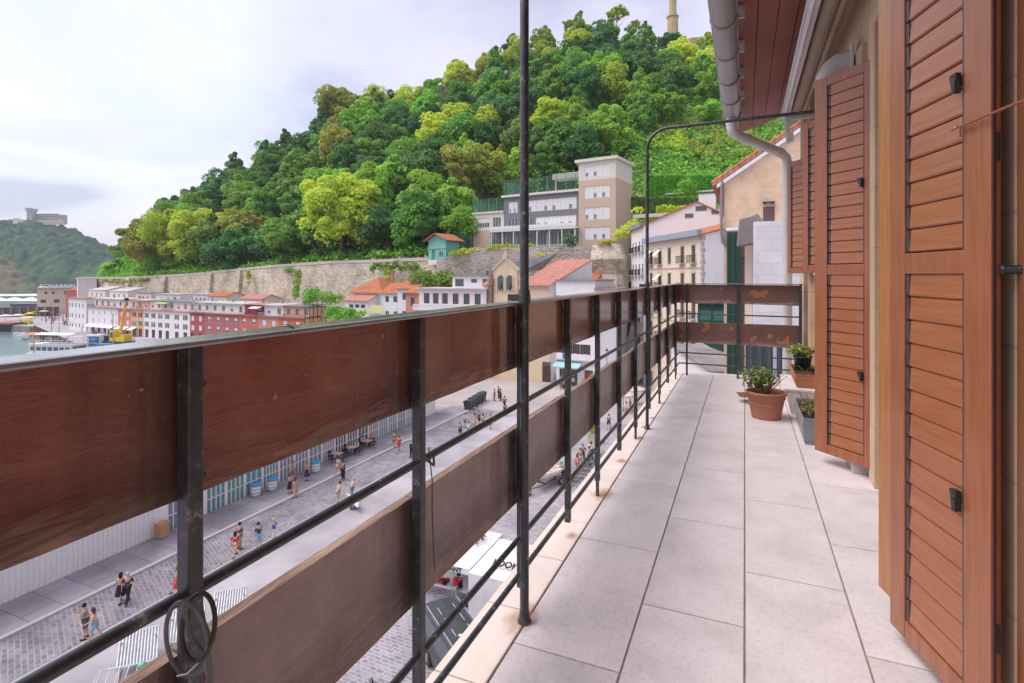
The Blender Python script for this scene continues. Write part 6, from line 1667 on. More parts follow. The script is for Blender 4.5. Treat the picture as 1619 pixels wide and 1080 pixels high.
def tree_label(px, k, kd, s_):
    a = ''
    for lim, nm in ((250, 'far left end of the hill'), (330, 'slope above the olive tree group'), (410, 'slope above the wide dark tree'), (480, 'slope left of the huge plane tree'), (560, 'slope behind the huge plane tree'), (640, 'slope above the low dark rampart trees'), (700, 'slope above the teal hut'), (760, 'slope between hut and school wing'), (830, 'slope beside the tall iron pole'), (910, 'slope above the school roof fence'), (990, 'slope above the school tower'), (1060, 'slope right of the school tower'), (2000, 'slope beside the roof gutter')):
        if px < lim: a = nm; break
    b = ['lowest', 'lower', 'middle', 'upper', 'topmost'][min(4, int(k * 5))]
    z = 'small' if s_ < .94 else ('large' if s_ > 1.09 else 'medium')
    return '%s %s tree, %s row of the %s' % (z, KN[kd], b, a)
def far_enough(p, r_): return all((p.x - q[0]) ** 2 + (p.y - q[1]) ** 2 > r_ * r_ for q in placed)
# individual landmark trees first: px, foot y, distance, proto, kind, scale, vertical scale, label
marks = [
    (541, 420, 146, BIG[0], 'yellow', 1.0, 1.02, 'huge yellow green plane tree standing in front, midway along the rampart'),
    (246, 436, 214, BIG[0], 'olive', 1.02, .96, 'broad olive yellow tree at the left end of the hill'),
    (318, 432, 194, BIG[0], 'yellow', .95, 1.0, 'large yellow green tree just right of the olive one at the left end'),
    (282, 434, 206, BIG[1], 'yellow', 1.1, 1.1, 'tall yellow green tree between the olive one and the large one at left'),
    (668, 412, 136, BIG[1], 'mid', .92, .95, 'spreading mid green tree behind the teal hut'),
    (735, 398, 132, PROTO[3], 'bright', .9, .8, 'small bright green tree beside the left wing of the school'),
    (385, 432, 177, BIG[1], 'dark', .9, .82, 'wide dark green tree over the rampart, right of the yellow green group'),
    (455, 425, 163, BIG[1], 'mid', .92, .86, 'wide mid green tree left of the huge plane tree'),
    (352, 434, 184, PROTO[2], 'blue', 1.0, .8, 'low blue green tree with silvery foliage over the rampart'),
    (612, 414, 142, PROTO[2], 'dark', 1.1, .95, 'dark green tree between the huge plane tree and the teal hut'),
    (197, 438, 236, PROTO[2], 'dark', .8, .66, 'small dark tree at the far left foot of the hill'),
    (424, 428, 170, PROTO[0], 'blue', 1.0, .9, 'blue green tree squeezed between two wide rampart trees'),
    (1062, 92, 250, OPEN, 'dark', .95, .9, 'open crowned dark tree in front of the statue plinth'),
    (700, 215, 210, BARE, 'grey', 1.15, 1.15, 'bare grey tree without leaves high on the slope'),
    (530, 205, 285, BIG[1], 'olive', .95, 1.15, 'tall olive tree standing out on the skyline, left of the dark rounded one'),
    (580, 190, 296, BIG[1], 'dark', .72, .9, 'dark rounded tree forming the first hump of the skyline'),
    (760, 150, 280, OPEN, 'olive', 1.0, 1.05, 'thin brownish tree with open crown on the skyline above the school fence'),
    (905, 75, 272, OPEN, 'olive', 1.05, 1.0, 'open brown green tree on the skyline left of the highest point'),
    (975, 62, 268, OPEN, 'yellow', 1.1, 1.1, 'airy yellow green tree on the highest point of the skyline'),
    (1002, 70, 262, OPEN, 'olive', .9, .9, 'thin dark twigged tree on the skyline between the highest point and the statue'),
]
for (px, py, d_, pr, kd, s_, sz_, lab) in marks:
    p = P(px, py, d_); p.z -= .3
    placed.append((p.x, p.y)); tree((p.x, p.y, p.z), pr, kd, lab, s_, sz=sz_)
kinds_w = ['dark'] * 4 + ['mid'] * 8 + ['bright'] * 6 + ['blue'] * 3 + ['yellow'] * 2 + ['olive'] * 1
cnt = 0
cand = []
px = 178
while px < 1180:
    db, dc = lerp_tab(HT, px, 1), lerp_tab(HT, px, 3); n_ = max(1, int((dc - db) / 11.0))
    for i in range(n_ + 1):
        k = (i + .35 + TR.uniform(-.3, .3)) / (n_ + .2)
        if k > 1.03 or k < .02: continue
        cand.append((px + TR.uniform(-12, 12), k))
    px += 11.3 / ((db + dc) / 2) * 860
for (px, k) in cand:
    k = min(k, 1.0); p = hillpt(px, k)
    db, dc = lerp_tab(HT, px, 1), lerp_tab(HT, px, 3); d_ = db + (dc - db) * k
    if 735 < px < 1000 and d_ < 150: continue
    if px >= 990 and d_ < 165: continue
    if not far_enough(p, 6.5): continue
    yv = 436 - (p.z - 1.2) / d_ * 860
    kd = TR.choice(kinds_w)
    if 520 < px < 560 and k > .75: kd = 'olive'
    if 690 < px < 960 and k > .78 and TR.random() < .55: kd = TR.choice(['yellow', 'olive', 'yellow'])
    if px < 520 and k > .5: kd = TR.choice(['mid', 'dark', 'mid', 'blue'])
    s_ = TR.uniform(.82, 1.22)
    if px < 480 and k > .8: s_ *= .62
    if px > 1000: s_ *= .9
    placed.append((p.x, p.y)); cnt += 1
    tree((p.x, p.y, p.z - .4), PROTO[TR.randrange(5)], kd, tree_label(px, k, kd, s_), s_, sz=TR.uniform(.85, 1.15), name='hill_tree')
print('TREES', cnt)
# ---- undergrowth on the slope: uncountable
pts = []
for i in range(11000):
    px = TR.uniform(160, 1240); k = TR.random() ** 1.1
    p = hillpt(px, k)
    if 735 < px < 990 and k < .16: continue
    hz_ = 1.5 if (k < .1 or px > 990 or k > .95) else 7
    pts.append((p.x, p.y, p.z + TR.uniform(0, hz_)))
V, F = leaf_cloud(np.array(pts), np.full(len(pts), 2.0), 14, .42, 5, shell=.5)
o = link('undergrowth', np_mesh('undergrowth', V, F, [LEAF['bright']])); tag(o, 'green undergrowth covering the ground between the hill trees', 'undergrowth', kind='stuff')

# ---- bushes, hedges and ivy
def bush_obj(name, label, pts, rad, per, size, kind, cat='bush', group=None, seed=3, squash=(1, 1, .8)):
    pts = np.array(pts, float); c = pts.mean(0)
    V, F = leaf_cloud(pts - c, np.array(rad) if hasattr(rad, '__len__') else np.full(len(pts), rad), per, size, seed, squash, shell=.45)
    o = link(name, np_mesh(name, V, F, [LEAF[kind]]), None, tuple(c)); tag(o, label, cat, group); return o
def line_pts(px0, py0, px1, py1, d0, d1, n_, jit=.4, zj=.4):
    r = []
    for i in range(n_):
        f = (i + .5) / n_; p = P(px0 + (px1 - px0) * f, py0 + (py1 - py0) * f, d0 + (d1 - d0) * f)
        r.append((p.x + TR.uniform(-jit, jit), p.y + TR.uniform(-jit, jit), p.z + TR.uniform(-zj, zj)))
    return r
bush_obj('bush', 'yellow green bushes hanging over the retaining wall below the left wing of the school', line_pts(716, 402, 760, 396, 113, 112, 14), .9, 90, .2, 'yellow')
bush_obj('bush', 'dense yellow green bush row on the retaining wall below the school arcade', line_pts(772, 394, 840, 392, 111, 109, 24), .9, 90, .2, 'yellow')
bush_obj('bush', 'small autumn yellow shrub on the wall edge below the school arcade', line_pts(850, 400, 862, 400, 107, 107, 5, .3, .8), .8, 90, .2, 'yellow')
bush_obj('bush', 'round grey green bush in front of the school arcade', line_pts(888, 385, 908, 385, 107, 107, 9, .8, 1.6), 1.1, 90, .2, 'blue')
bush_obj('bush', 'low scrub on top of the rock buttress', line_pts(948, 386, 972, 384, 101, 101, 8, .5, .3), .6, 80, .15, 'olive')
bush_obj('bush', 'yellow green shrub beside the school tower corner', line_pts(985, 370, 1000, 345, 104, 104, 9, 1.2, 1.8), 1.3, 90, .22, 'yellow')
bush_obj('ivy', 'dark ivy hanging in a wide mat over the rampart right of the middle', line_pts(585, 424, 660, 420, 129, 124.5, 26, .2, .8), .9, 70, .2, 'mid', 'ivy', squash=(1, .5, 1))
bush_obj('ivy', 'long tongue of ivy trailing down the rampart above the orange hipped roof', line_pts(612, 428, 614, 446, 127, 124, 10, .4, .6), 1.0, 70, .2, 'olive', 'ivy', squash=(1, .5, 1))
bush_obj('ivy', 'bright climbing ivy spire on the rampart above the end of the terrace', line_pts(470, 432, 466, 470, 146, 141, 16, .9, .8), 1.0, 70, .22, 'bright', 'ivy', squash=(1, .6, 1.2))
bush_obj('ivy', 'small green ivy tuft near the rampart top, left of the middle', line_pts(452, 426, 458, 430, 151, 150, 5), .9, 60, .2, 'mid', 'ivy')
bush_obj('ivy', 'narrow brown green ivy streak on the rampart below the wide dark tree', line_pts(392, 432, 391, 446, 164, 162, 7, .3, .5), .8, 60, .2, 'olive', 'ivy')
bush_obj('ivy', 'patchy ivy along the rampart top at its left end', line_pts(160, 446, 235, 443, 219, 202.5, 22, .4, .6), .9, 50, .25, 'olive', 'ivy', squash=(1, .5, 1))
bush_obj('bush', 'green bushes between rampart and white penthouse', line_pts(655, 442, 712, 446, 112, 106, 26, 1.2, 1.2), 1.5, 80, .25, 'mid')
bush_obj('bush', 'bushes behind the end of the harbour terrace', line_pts(480, 470, 530, 474, 135, 128, 18, 2, 1.6), 1.9, 80, .28, 'mid')
bush_obj('bush', 'sloping green bank of bushes below the yellow banner', line_pts(515, 494, 566, 500, 112, 104, 26, 1.5, .7), 1.2, 80, .25, 'bright')
bush_obj('bush', 'pale gorse thicket under the cliff, right of the awning pole', [tuple(hillpt(TR.uniform(1030, 1078), TR.uniform(.30, .46)) + Vector((0, 0, 1))) for i in range(40)], 2.4, 100, .36, 'yellow')
bush_obj('bush', 'mixed olive scrub on the slope above the hedges', [tuple(hillpt(TR.uniform(1085, 1190), TR.uniform(.28, .44)) + Vector((0, 0, .8))) for i in range(60)], 2.2, 90, .34, 'olive')
bush_obj('bush', 'long bright grass and bramble bank left of the gutter outlet', [tuple(hillpt(TR.uniform(1020, 1200), TR.uniform(.18, .34)) + Vector((0, 0, .4))) for i in range(90)], 2.0, 80, .34, 'mid')
def hedge(px0, px1, yt, yb, d, label, kind='bright', dep=2.2):
    a, b = P(px0, yb, d), P(px1, yb, d); top = P(px0, yt, d).z; h_ = top - a.z; Lh = (b - a).length; an = math.atan2(b.y - a.y, b.x - a.x)
    r_ = np.random.default_rng(int(px0)); n_ = int(Lh * h_ * 45)
    u = r_.random(n_) * Lh; w = r_.random(n_) * h_; face = r_.random(n_) < .75
    y_ = np.where(face, r_.normal(size=n_) * .12 + .18 * np.sin(u * 1.7), r_.random(n_) * dep); z_ = np.where(face, w, h_ + r_.normal(size=n_) * .10 + .15 * np.sin(u * 1.1))
    p = np.stack([u, y_, z_], 1); V, F = leaf_cloud(p, np.full(n_, .15), 1, .24, 3, shell=.2)
    V = np.concatenate([V]); me = bpy.data.meshes.new('hedge')
    bx = [(0.1, .15, 0), (Lh - .1, .15, 0), (Lh - .1, dep, 0), (.1, dep, 0), (.1, .15, h_ - .1), (Lh - .1, .15, h_ - .1), (Lh - .1, dep, h_ - .1), (.1, dep, h_ - .1)]
    fb = [(0, 1, 5, 4), (1, 2, 6, 5), (2, 3, 7, 6), (3, 0, 4, 7), (4, 5, 6, 7)]
    me.from_pydata(V.tolist() + bx, [], F.tolist() + [tuple(len(V) + i for i in f) for f in fb]); me.materials.append(LEAF[kind]); me.update()
    o = link('hedge', me, None, tuple(a), (0, 0, an)); tag(o, label, 'hedge'); return o
hedge(1020, 1150, 277, 309, 124, 'tall clipped bright green hedge on the upper garden terrace', 'hedge')
hedge(998, 1106, 312, 336, 117, 'lower clipped green hedge just above the white gable roof', 'mid')
hedge(1038, 1086, 326, 336, 112, 'short low hedge with pale yellow flowers below the clipped hedges', 'yellow', 1.2)
bush_obj('bush', 'rounded light green shrub between the two clipped hedges', line_pts(1073, 302, 1098, 300, 120, 120, 12, .8, 1.6), 1.6, 110, .2, 'bright')
m = MB(plaster('pale_terrace_wall', (.6, .56, .5), amt=.5)); a = P(1000, 345, 110); m.box(0, 0, 0, 22, .5, .7); tag(m.build('terrace_wall', None, (a.x, a.y, a.z), (0, 0, R(-8))), 'pale garden terrace wall below the hedges', 'wall')
m = MB(plaster('pale_terrace_wall', (.6, .56, .5))); a = P(1000, 312, 128); m.box(0, 0, 0, 24, .4, .35); tag(m.build('terrace_wall', None, (a.x, a.y, a.z), (0, 0, R(-8))), 'low pale wall behind the lower hedge', 'wall')
# ---- castle wall and statue on the summit
sp = P(1063, 28, 262)
st = empty('statue', (sp.x, sp.y, sp.z), 0, 'yellow stone robed statue on a tall plinth at the top of the hill', 'statue')
YST = mk('yellow_statue_stone', (.58, .46, .26), (.42, .33, .19), scale=.6, rough=.9)
m = MB(YST); m.lathe([(2.7, -12), (2.5, -.2), (2.9, 0), (2.9, .6), (2.2, .9)], n=12, smooth=False); m.build('plinth', st)
m = MB(YST); prof = [(1.9, .9), (1.75, 3), (1.7, 6), (1.75, 8), (2.0, 10), (2.1, 12), (1.9, 14), (1.2, 15), (.7, 15.4)]
vs = []; fs = []; nn_ = 20
for (r0, z) in prof:
    for k in range(nn_):
        an = 6.283 * k / nn_; rr_ = r0 * (1 + .07 * math.sin(an * 7) * (1 if z < 9 else .3)); vs.append((rr_ * math.cos(an), rr_ * .8 * math.sin(an), z))
for i in range(len(prof) - 1):
    for k in range(nn_): fs.append((i * nn_ + k, i * nn_ + (k + 1) % nn_, (i + 1) * nn_ + (k + 1) % nn_, (i + 1) * nn_ + k))
m.add(vs, fs, True)
m.lathe([(0, 15.2), (.6, 15.5), (.95, 16.3), (.9, 17.1), (.5, 17.8), (0, 18)], n=14); m.tube([(1.5, 0, 14), (2.3, -.4, 12), (1.8, -1.2, 13.6)], [.6, .5, .3], 8); m.tube([(-1.5, 0, 14), (-2.2, -.3, 11.5), (-1.2, -1.4, 11)], [.6, .5, .35], 8)
m.build('figure', st)
CW = rubble('pink_castle_stone', (.50, .38, .30), (.40, .30, .24), (.22, .17, .13), .5)
a = P(1030, 80, 258)
m = MB(CW); m.ext([(0, 0, -6), (28, 0, -6), (28, 0, 3), (24, 0, 3.6), (18, 0, 4.2), (13, 0, 2.6), (6, 0, 3.0), (0, 0, 1.2)], (0, 8, 0)); tag(m.build('castle_wall', None, tuple(a), (0, 0, R(8))), 'pinkish ruined castle wall below the statue', 'castle')
m = MB(CW); a = P(1108, 95, 240); m.box(-2, 0, -6, 8, 6, 6); 

# ---- distant headland with its forest
FARF, t, b = nodes_mat('distant_forest')
n = t.nodes.new; l = t.links.new
tcn = n('ShaderNodeTexCoord'); a1 = n('ShaderNodeTexNoise'); a1.inputs['Scale'].default_value = .03; a1.inputs['Detail'].default_value = 8; a1.inputs['Roughness'].default_value = .7; l(tcn.outputs['Object'], a1.inputs['Vector'])
r = n('ShaderNodeValToRGB'); r.color_ramp.elements[0].position = .38; r.color_ramp.elements[0].color = (.018, .048, .034, 1); r.color_ramp.elements[1].position = .64; r.color_ramp.elements[1].color = (.085, .16, .075, 1)
l(a1.outputs[0], r.inputs[0]); l(r.outputs[0], b.inputs['Base Color']); b.inputs['Roughness'].default_value = 1; b.inputs['Specular IOR Level'].default_value = 0
def far_hill(name, tab, d_near, d_far, px0, px1, nx_, nk_, bump, mat, rock=0, prof=.8):
    vs = []; fs = []
    for i in range(nx_ + 1):
        px = px0 + (px1 - px0) * i / nx_; yt = lerp_tab(tab, px, 1)
        for k in range(nk_ + 4):
            f = k / nk_
            if f <= 1:
                d_ = d_near + (d_far - d_near) * f; zt = 1.2 + (436 - yt) / 860 * d_far; z = WZ - 1 + (zt - WZ - bump * .7) * (math.sin(f * math.pi / 2) ** prof)
            else:
                d_ = d_far + (k - nk_) * 60; z = max(WZ - 3, 1.2 + (436 - yt) / 860 * d_far - (k - nk_) * 40)
            r_ = ray(px, 436) * d_; q = Vector((r_.x, r_.y, z))
            c = q / (bump * 1.25)
            v_ = mnoise.voronoi(c)[0][0]
            v2 = mnoise.voronoi(c * 2.3 + Vector((3, 5, 1)))[0][0]
            am = 1.0 if k > rock else .15
            h_ = (1 - min(1, v_)) * bump * .9 + (1 - min(1, v2)) * bump * .35
            gul = mnoise.noise(q * .006) * bump * 1.4 * math.sin(min(1, f) * 3.14)
            if z > WZ: q.z += (h_ * am + gul) * min(1, f * 6)
            q += Vector((-r_.x, -r_.y, 0)).normalized() * h_ * am * .6
            vs.append(q)
    K = nk_ + 4
    for i in range(nx_):
        for k in range(K - 1): fs.append((i * K + k, (i + 1) * K + k, (i + 1) * K + k + 1, i * K + k + 1))
    m = MB(mat); m.add(vs, fs, True); o = m.build(name); tag(o, kind='structure'); return o
IG = [(-260, 372), (-120, 352), (-40, 350), (0, 352), (20, 350), (45, 350), (75, 354), (100, 358), (115, 362), (128, 366), (140, 374), (150, 378), (165, 386), (178, 390), (192, 396), (215, 408), (260, 424), (330, 436)]
far_hill('distant_headland', IG, 1060, 1320, -260, 330, 420, 90, 15, FARF)
ROCKM = rubble('headland_rock', (.36, .30, .22), (.22, .19, .14), (.10, .12, .06), .12)
HD = [(-260, 350), (-80, 372), (-30, 384), (0, 396), (15, 408), (30, 424), (44, 438), (56, 450), (66, 461)]
far_hill('rocky_headland', HD, 610, 700, -260, 68, 150, 34, 9, mk('headland_scrub', (.10, .13, .055), (.20, .165, .12), scale=.03, detail=8, rough=1))
# surf along the shore
m = MB(mk('sea_foam', (.82, .82, .85), (.55, .60, .66), scale=.05, stretch=(1, .3, 1), rough=.6))
def surf(px0, px1, py, w_): 
    vs = []; n_ = 20
    for i in range(n_ + 1):
        px = px0 + (px1 - px0) * i / n_; q = gp(px, py, WZ); r_ = ray(px, 436)
        vs += [(q.x, q.y, WZ + .05), (q.x + r_.x * w_ * (1 + .4 * math.sin(i * 1.7)), q.y + r_.y * w_ * (1 + .4 * math.sin(i * 1.7)), WZ + .05)]
    m.add(vs, [(2 * i, 2 * i + 2, 2 * i + 3, 2 * i + 1) for i in range(n_)])
surf(-60, 78, 476, 60); surf(-60, 75, 468, 90); surf(60, 180, 455, 120)
tag(m.build('surf'), kind='structure')
# hilltop hotel and tower
h0 = P(46, 350, 1300)
FST = plain('distant_grey_stone', (.50, .44, .44), .9); FSD = plain('distant_window_band', (.16, .15, .18), .8)
e_ = empty('hilltop_hotel', (h0.x, h0.y, h0.z - 6), YAW + R(-8), 'long terraced grey hotel on the distant headland', 'hotel')
m = MB(FST); m.box(0, 0, 0, 84, 18, 21); m.box(6, 2, 21, 60, 16, 24); m.box(-34, -4, 0, 96, 0, 8); m.box(-50, -8, -4, 104, -4, 3); m.box(-34, 4, 5, -8, 14, 10); m.build('wall', e_)
for q in range(4):
    m = MB(FSD); m.box(10, -.3, 8 + q * 4.2, 82, -.02, 10 + q * 4.2); m.build('window_band', e_)
e_ = empty('hilltop_tower', (h0.x + 6, h0.y - 4, h0.z - 6), YAW, 'square crenellated tower beside the distant hilltop hotel', 'tower')
m = MB(FST); m.box(0, -6, 0, 13, 7, 30); m.box(-2, -8, 30, 15, 9, 34)
for q in range(5):
    m.box(-2 + q * 3.6, -8, 34, q * 3.6, -6, 36.5); m.box(-2 + q * 3.6, 7, 34, q * 3.6, 9, 36.5)
m.build('wall', e_)
for (px, py, w_, h_, lab) in ((8, 383, 30, 9, 'white houses among trees at the left edge of the distant headland'), (20, 390, 20, 7, 'low white house just below the larger ones on the distant headland'), (24, 353, 12, 9, 'small pale house on the distant crest left of the tower')):
    a = P(px, py, 1235); e_ = empty('distant_house', tuple(a), YAW, lab.replace('houses', 'house'), 'house', 'houses on the distant headland')
    m = MB(WHITE); m.box(-w_ / 2, 0, -8, w_ / 2, 10, h_); m.build('wall', e_); m = MB(RTILE2); m.ext([(-w_ / 2 - 1, -1, h_), (w_ / 2 + 1, -1, h_), (w_ / 2 + 1, 5, h_ + 3), (-w_ / 2 - 1, 5, h_ + 3)], (0, .2, .5)); m.build('roof', e_)
# ================================================ people
def skin_mesh(verts, edges, name, sub=1):
    bm = bmesh.new(); sk = bm.verts.layers.skin.verify()
    vv = []
    for i, (co, r_) in enumerate(verts):
        v = bm.verts.new(co); v[sk].radius = (r_, r_); v[sk].use_root = (i == 0); vv.append(v)
    for a, b in edges: bm.edges.new((vv[a], vv[b]))
    me = bpy.data.meshes.new('t'); bm.to_mesh(me); bm.free()
    o = bpy.data.objects.new('t', me); COL.objects.link(o)
    s = o.modifiers.new('s', 'SKIN'); s.use_smooth_shade = True; s.branch_smoothing = .4
    if sub: u = o.modifiers.new('u', 'SUBSURF'); u.levels = sub; u.render_levels = sub
    dg = bpy.context.evaluated_depsgraph_get(); dg.update()
    r = bpy.data.meshes.new_from_object(o.evaluated_get(dg)); r.name = name
    bpy.data.objects.remove(o); bpy.data.meshes.remove(me)
    r.materials.clear()
    for p in r.polygons: p.use_smooth = True
    return r
def dirv(fwd, side=0.0):     # limb direction hanging down, swung forward (+y) by fwd degrees and sideways
    a = R(fwd); s = R(side)
    return Vector((math.sin(s), math.sin(a) * math.cos(s), -math.cos(a) * math.cos(s)))
def skeleton(p):
    hip = Vector((0, 0, p.get('hip', .93))); lean = R(p.get('lean', 3)); up = Vector((0, math.sin(lean), math.cos(lean)))
    J = {}
    J['pel'] = hip; J['wai'] = hip + up * .14; J['che'] = hip + up * .34; J['nec'] = hip + up * .52
    hd = R(p.get('head', 0) + p.get('lean', 3)); hu = Vector((0, math.sin(hd), math.cos(hd)))
    J['hea'] = J['nec'] + hu * .11; J['top'] = J['nec'] + hu * .21
    for i, s in ((0, -1), (1, 1)):
        J['sh%d' % i] = J['che'] + Vector((s * .175, 0, .09))
        f, o, e_ = p['arms'][i]
        d1 = dirv(f, s * o); J['el%d' % i] = J['sh%d' % i] + d1 * .27
        d2 = dirv(f + e_, s * (o * .3 - p.get('inw', 0))); J['wr%d' % i] = J['el%d' % i] + d2 * .235; J['ha%d' % i] = J['wr%d' % i] + d2 * .07
        J['hd%d' % i] = d2
        J['hi%d' % i] = hip + Vector((s * .09, 0, -.03))
        t_, k = p['legs'][i]
        d3 = dirv(t_, s * p.get('spread', 3)); J['kn%d' % i] = J['hi%d' % i] + d3 * .43; d4 = dirv(t_ - k, s * 1); J['an%d' % i] = J['kn%d' % i] + d4 * .41
        J['to%d' % i] = J['an%d' % i] + Vector((s * .02, .14, -.035)) if not p.get('toes') else J['an%d' % i] + Vector((0, .13, -.06))
    return J
POSES = {
    'stand': dict(arms=[(4, 8, 12), (2, 9, 10)], legs=[(2, 3), (-2, 2)]),
    'walk': dict(arms=[(-24, 7, 18), (24, 7, 28)], legs=[(24, 8), (-20, 14)], lean=4, hip=.90),
    'walk2': dict(arms=[(20, 7, 30), (-18, 7, 10)], legs=[(-16, 16), (20, 6)], lean=5, hip=.905),
    'phone': dict(arms=[(28, 6, 95), (30, 6, 90)], legs=[(3, 4), (-3, 2)], inw=22, head=22),
    'carry': dict(arms=[(10, 8, 60), (55, 6, 30)], legs=[(18, 6), (-14, 10)], lean=9, inw=8),
    'hips': dict(arms=[(-12, 32, 70), (-12, 32, 70)], legs=[(3, 2), (-1, 2)], inw=40),
    'reach': dict(arms=[(68, 8, 12), (75, 8, 10)], legs=[(6, 8), (-6, 2)], lean=16),
    'bend': dict(arms=[(62, 6, 10), (66, 6, 14)], legs=[(10, 12), (2, 6)], lean=46, hip=.90, head=14),
    'sit': dict(arms=[(30, 6, 62), (34, 6, 58)], legs=[(80, 80), (76, 78)], lean=8, hip=.50, inw=14),
    'up': dict(arms=[(150, 14, 14), (6, 8, 14)], legs=[(2, 3), (-2, 2)]),
}
SKINM = mk('skin', (.58, .34, .25), (.52, .29, .21), scale=3, rough=.6)
PCACHE = {}
def person_meshes(pose):
    if pose in PCACHE: return PCACHE[pose]
    J = skeleton(POSES[pose]); V = []; E_ = []; ix = {}
    def v(k, co, r_): ix[k] = len(V); V.append((tuple(co), r_)); return ix[k]
    v('pel', J['pel'], .115); v('wai', J['wai'], .105); v('che', J['che'], .125); v('nec', J['nec'], .052); v('hea', J['hea'], .088); v('top', J['top'], .062)
    E_ += [(0, 1), (1, 2), (2, 3), (3, 4), (4, 5)]
    v('nose', J['hea'] + Vector((0, .098, .0)), .014); E_.append((ix['hea'], ix['nose']))
    for s in (-1, 1): k = v('ear%d' % s, J['hea'] + Vector((s * .09, -.005, .0)), .014); E_.append((ix['hea'], k))
    for i in (0, 1):
        a = [v('sh%d' % i, J['sh%d' % i], .058), v('el%d' % i, J['el%d' % i], .040), v('wr%d' % i, J['wr%d' % i], .026), v('ha%d' % i, J['ha%d' % i], .030)]
        E_ += [(ix['che'], a[0]), (a[0], a[1]), (a[1], a[2]), (a[2], a[3])]
        d = J['hd%d' % i]; sd = d.cross(Vector((1, 0, 0))); sd = sd.normalized() if sd.length > .1 else Vector((0, 1, 0))
        for q, (o_, L_) in enumerate(((-.027, .060), (-.009, .072), (.009, .068), (.026, .052))):
            p1 = J['ha%d' % i] + sd * o_ + d * .035; p2 = p1 + d * L_ * .55 + Vector((0, 0, -.004)); p3 = p2 + (d + Vector((0, .25, -.2))).normalized() * L_ * .45
            k1 = v('f', p1, .0085); k2 = v('f', p2, .0078); k3 = v('f', p3, .006); E_ += [(a[3], k1), (k1, k2), (k2, k3)]
        p1 = J['wr%d' % i] + d * .025 + sd * .035; p2 = p1 + d * .03 + sd * .018; k1 = v('f', p1, .010); k2 = v('f', p2, .008); E_ += [(a[3], k1), (k1, k2)]
        b = [v('hi%d' % i, J['hi%d' % i], .092), v('kn%d' % i, J['kn%d' % i], .056), v('an%d' % i, J['an%d' % i], .036), v('to%d' % i, J['to%d' % i], .030)]
        E_ += [(0, b[0]), (b[0], b[1]), (b[1], b[2]), (b[2], b[3])]
    body = skin_mesh(V, E_, 'body')
    def sub(keys, edges, name, grow):
        vs = [(tuple(J[k]), r_ + grow) for k, r_ in keys]; kk = [k for k, _ in keys]
        return skin_mesh(vs, [(kk.index(a), kk.index(b)) for a, b in edges], name)
    mid0 = J['kn0'].lerp(J['an0'], .15); 
    shirt = sub([('wai', .112), ('pel', .118), ('che', .135), ('sh0', .065), ('sh1', .065), ('el0', .050), ('el1', .050)], [('pel', 'wai'), ('wai', 'che'), ('che', 'sh0'), ('che', 'sh1'), ('sh0', 'el0'), ('sh1', 'el1')], 'shirt', .012)
    trou = sub([('pel', .128), ('hi0', .100), ('hi1', .100), ('kn0', .070), ('kn1', .070), ('an0', .055), ('an1', .055)], [('pel', 'hi0'), ('pel', 'hi1'), ('hi0', 'kn0'), ('hi1', 'kn1'), ('kn0', 'an0'), ('kn1', 'an1')], 'trousers', .010)
    shor = sub([('pel', .128), ('hi0', .104), ('hi1', .104), ('kn0', .080), ('kn1', .080)], [('pel', 'hi0'), ('pel', 'hi1'), ('hi0', 'kn0'), ('hi1', 'kn1')], 'shorts', .010)
    # skirt / dress: cone from the waist over the knees
    m = MB(); kn = (J['kn0'] + J['kn1']) / 2; prof = [(.115, .35), (.105, .14), (.16, 0.0), (.21, -.25), (.26, -.52)]
    rows = []; n_ = 16
    for (r_, z) in prof:
        base = J['pel'].lerp(kn, max(0, -z / .45)) if z < 0 else J['pel'].lerp(J['che'], z / .34)
        rows += [(base.x + r_ * math.cos(6.283 * k / n_), base.y + r_ * .8 * math.sin(6.283 * k / n_), base.z) for k in range(n_)]
    m.add(rows, [(i * n_ + k, (i + 1) * n_ + k, (i + 1) * n_ + (k + 1) % n_, i * n_ + (k + 1) % n_) for i in range(len(prof) - 1) for k in range(n_)], True)
    o = m.build('dress'); dress = o.data; bpy.data.objects.remove(o)
    def hair(long):
        V_, F_ = ico((0, -.012, .028), (.103, .112, .112), 2)
        keep = [f for f in F_.tolist() if np.mean(V_[f, 1]) < .055 or np.mean(V_[f, 2]) > .075]
        V_ = V_ + np.array(J['hea'])
        me = bpy.data.meshes.new('hair'); vs = V_.tolist(); fs = keep
        if long:
            b0 = len(vs); rows = [(.10, .0), (.105, -.10), (.085, -.22), (.03, -.28)]
            for (r_, z) in rows:
                for k in range(9):
                    an = math.pi + math.pi * k / 8; vs.append((J['hea'].x + r_ * math.cos(an), J['hea'].y - .03 + r_ * .9 * math.sin(an), J['hea'].z + z))
            fs = fs + [(b0 + i * 9 + k, b0 + i * 9 + k + 1, b0 + (i + 1) * 9 + k + 1, b0 + (i + 1) * 9 + k) for i in range(3) for k in range(8)]
        me.from_pydata(vs, [], fs); me.polygons.foreach_set('use_smooth', [True] * len(me.polygons)); return me
    shoes = []
    for i in (0, 1):
        m = MB(); a, t_ = J['an%d' % i], J['to%d' % i]; m.tube([a + Vector((0, -.05, -.045)), a + Vector((0, .02, -.04)), t_ + Vector((0, .0, -.004)), t_ + Vector((0, .05, -.008))], [.036, .046, .042, .02], 8); o = m.build('shoe'); shoes.append(o.data); bpy.data.objects.remove(o)
    low = min(v.co.z for v in body.vertices); low = min([low] + [v.co.z for s_ in shoes for v in s_.vertices])
    r = dict(body=body, shirt=shirt, trousers=trou, shorts=shor, dress=dress, hair=hair(False), longhair=hair(True), shoes=shoes, low=low)
    for me in [body, shirt, trou, shor, dress, r['hair'], r['longhair']] + shoes: me.materials.append(SKINM)
    PCACHE[pose] = r
    return r
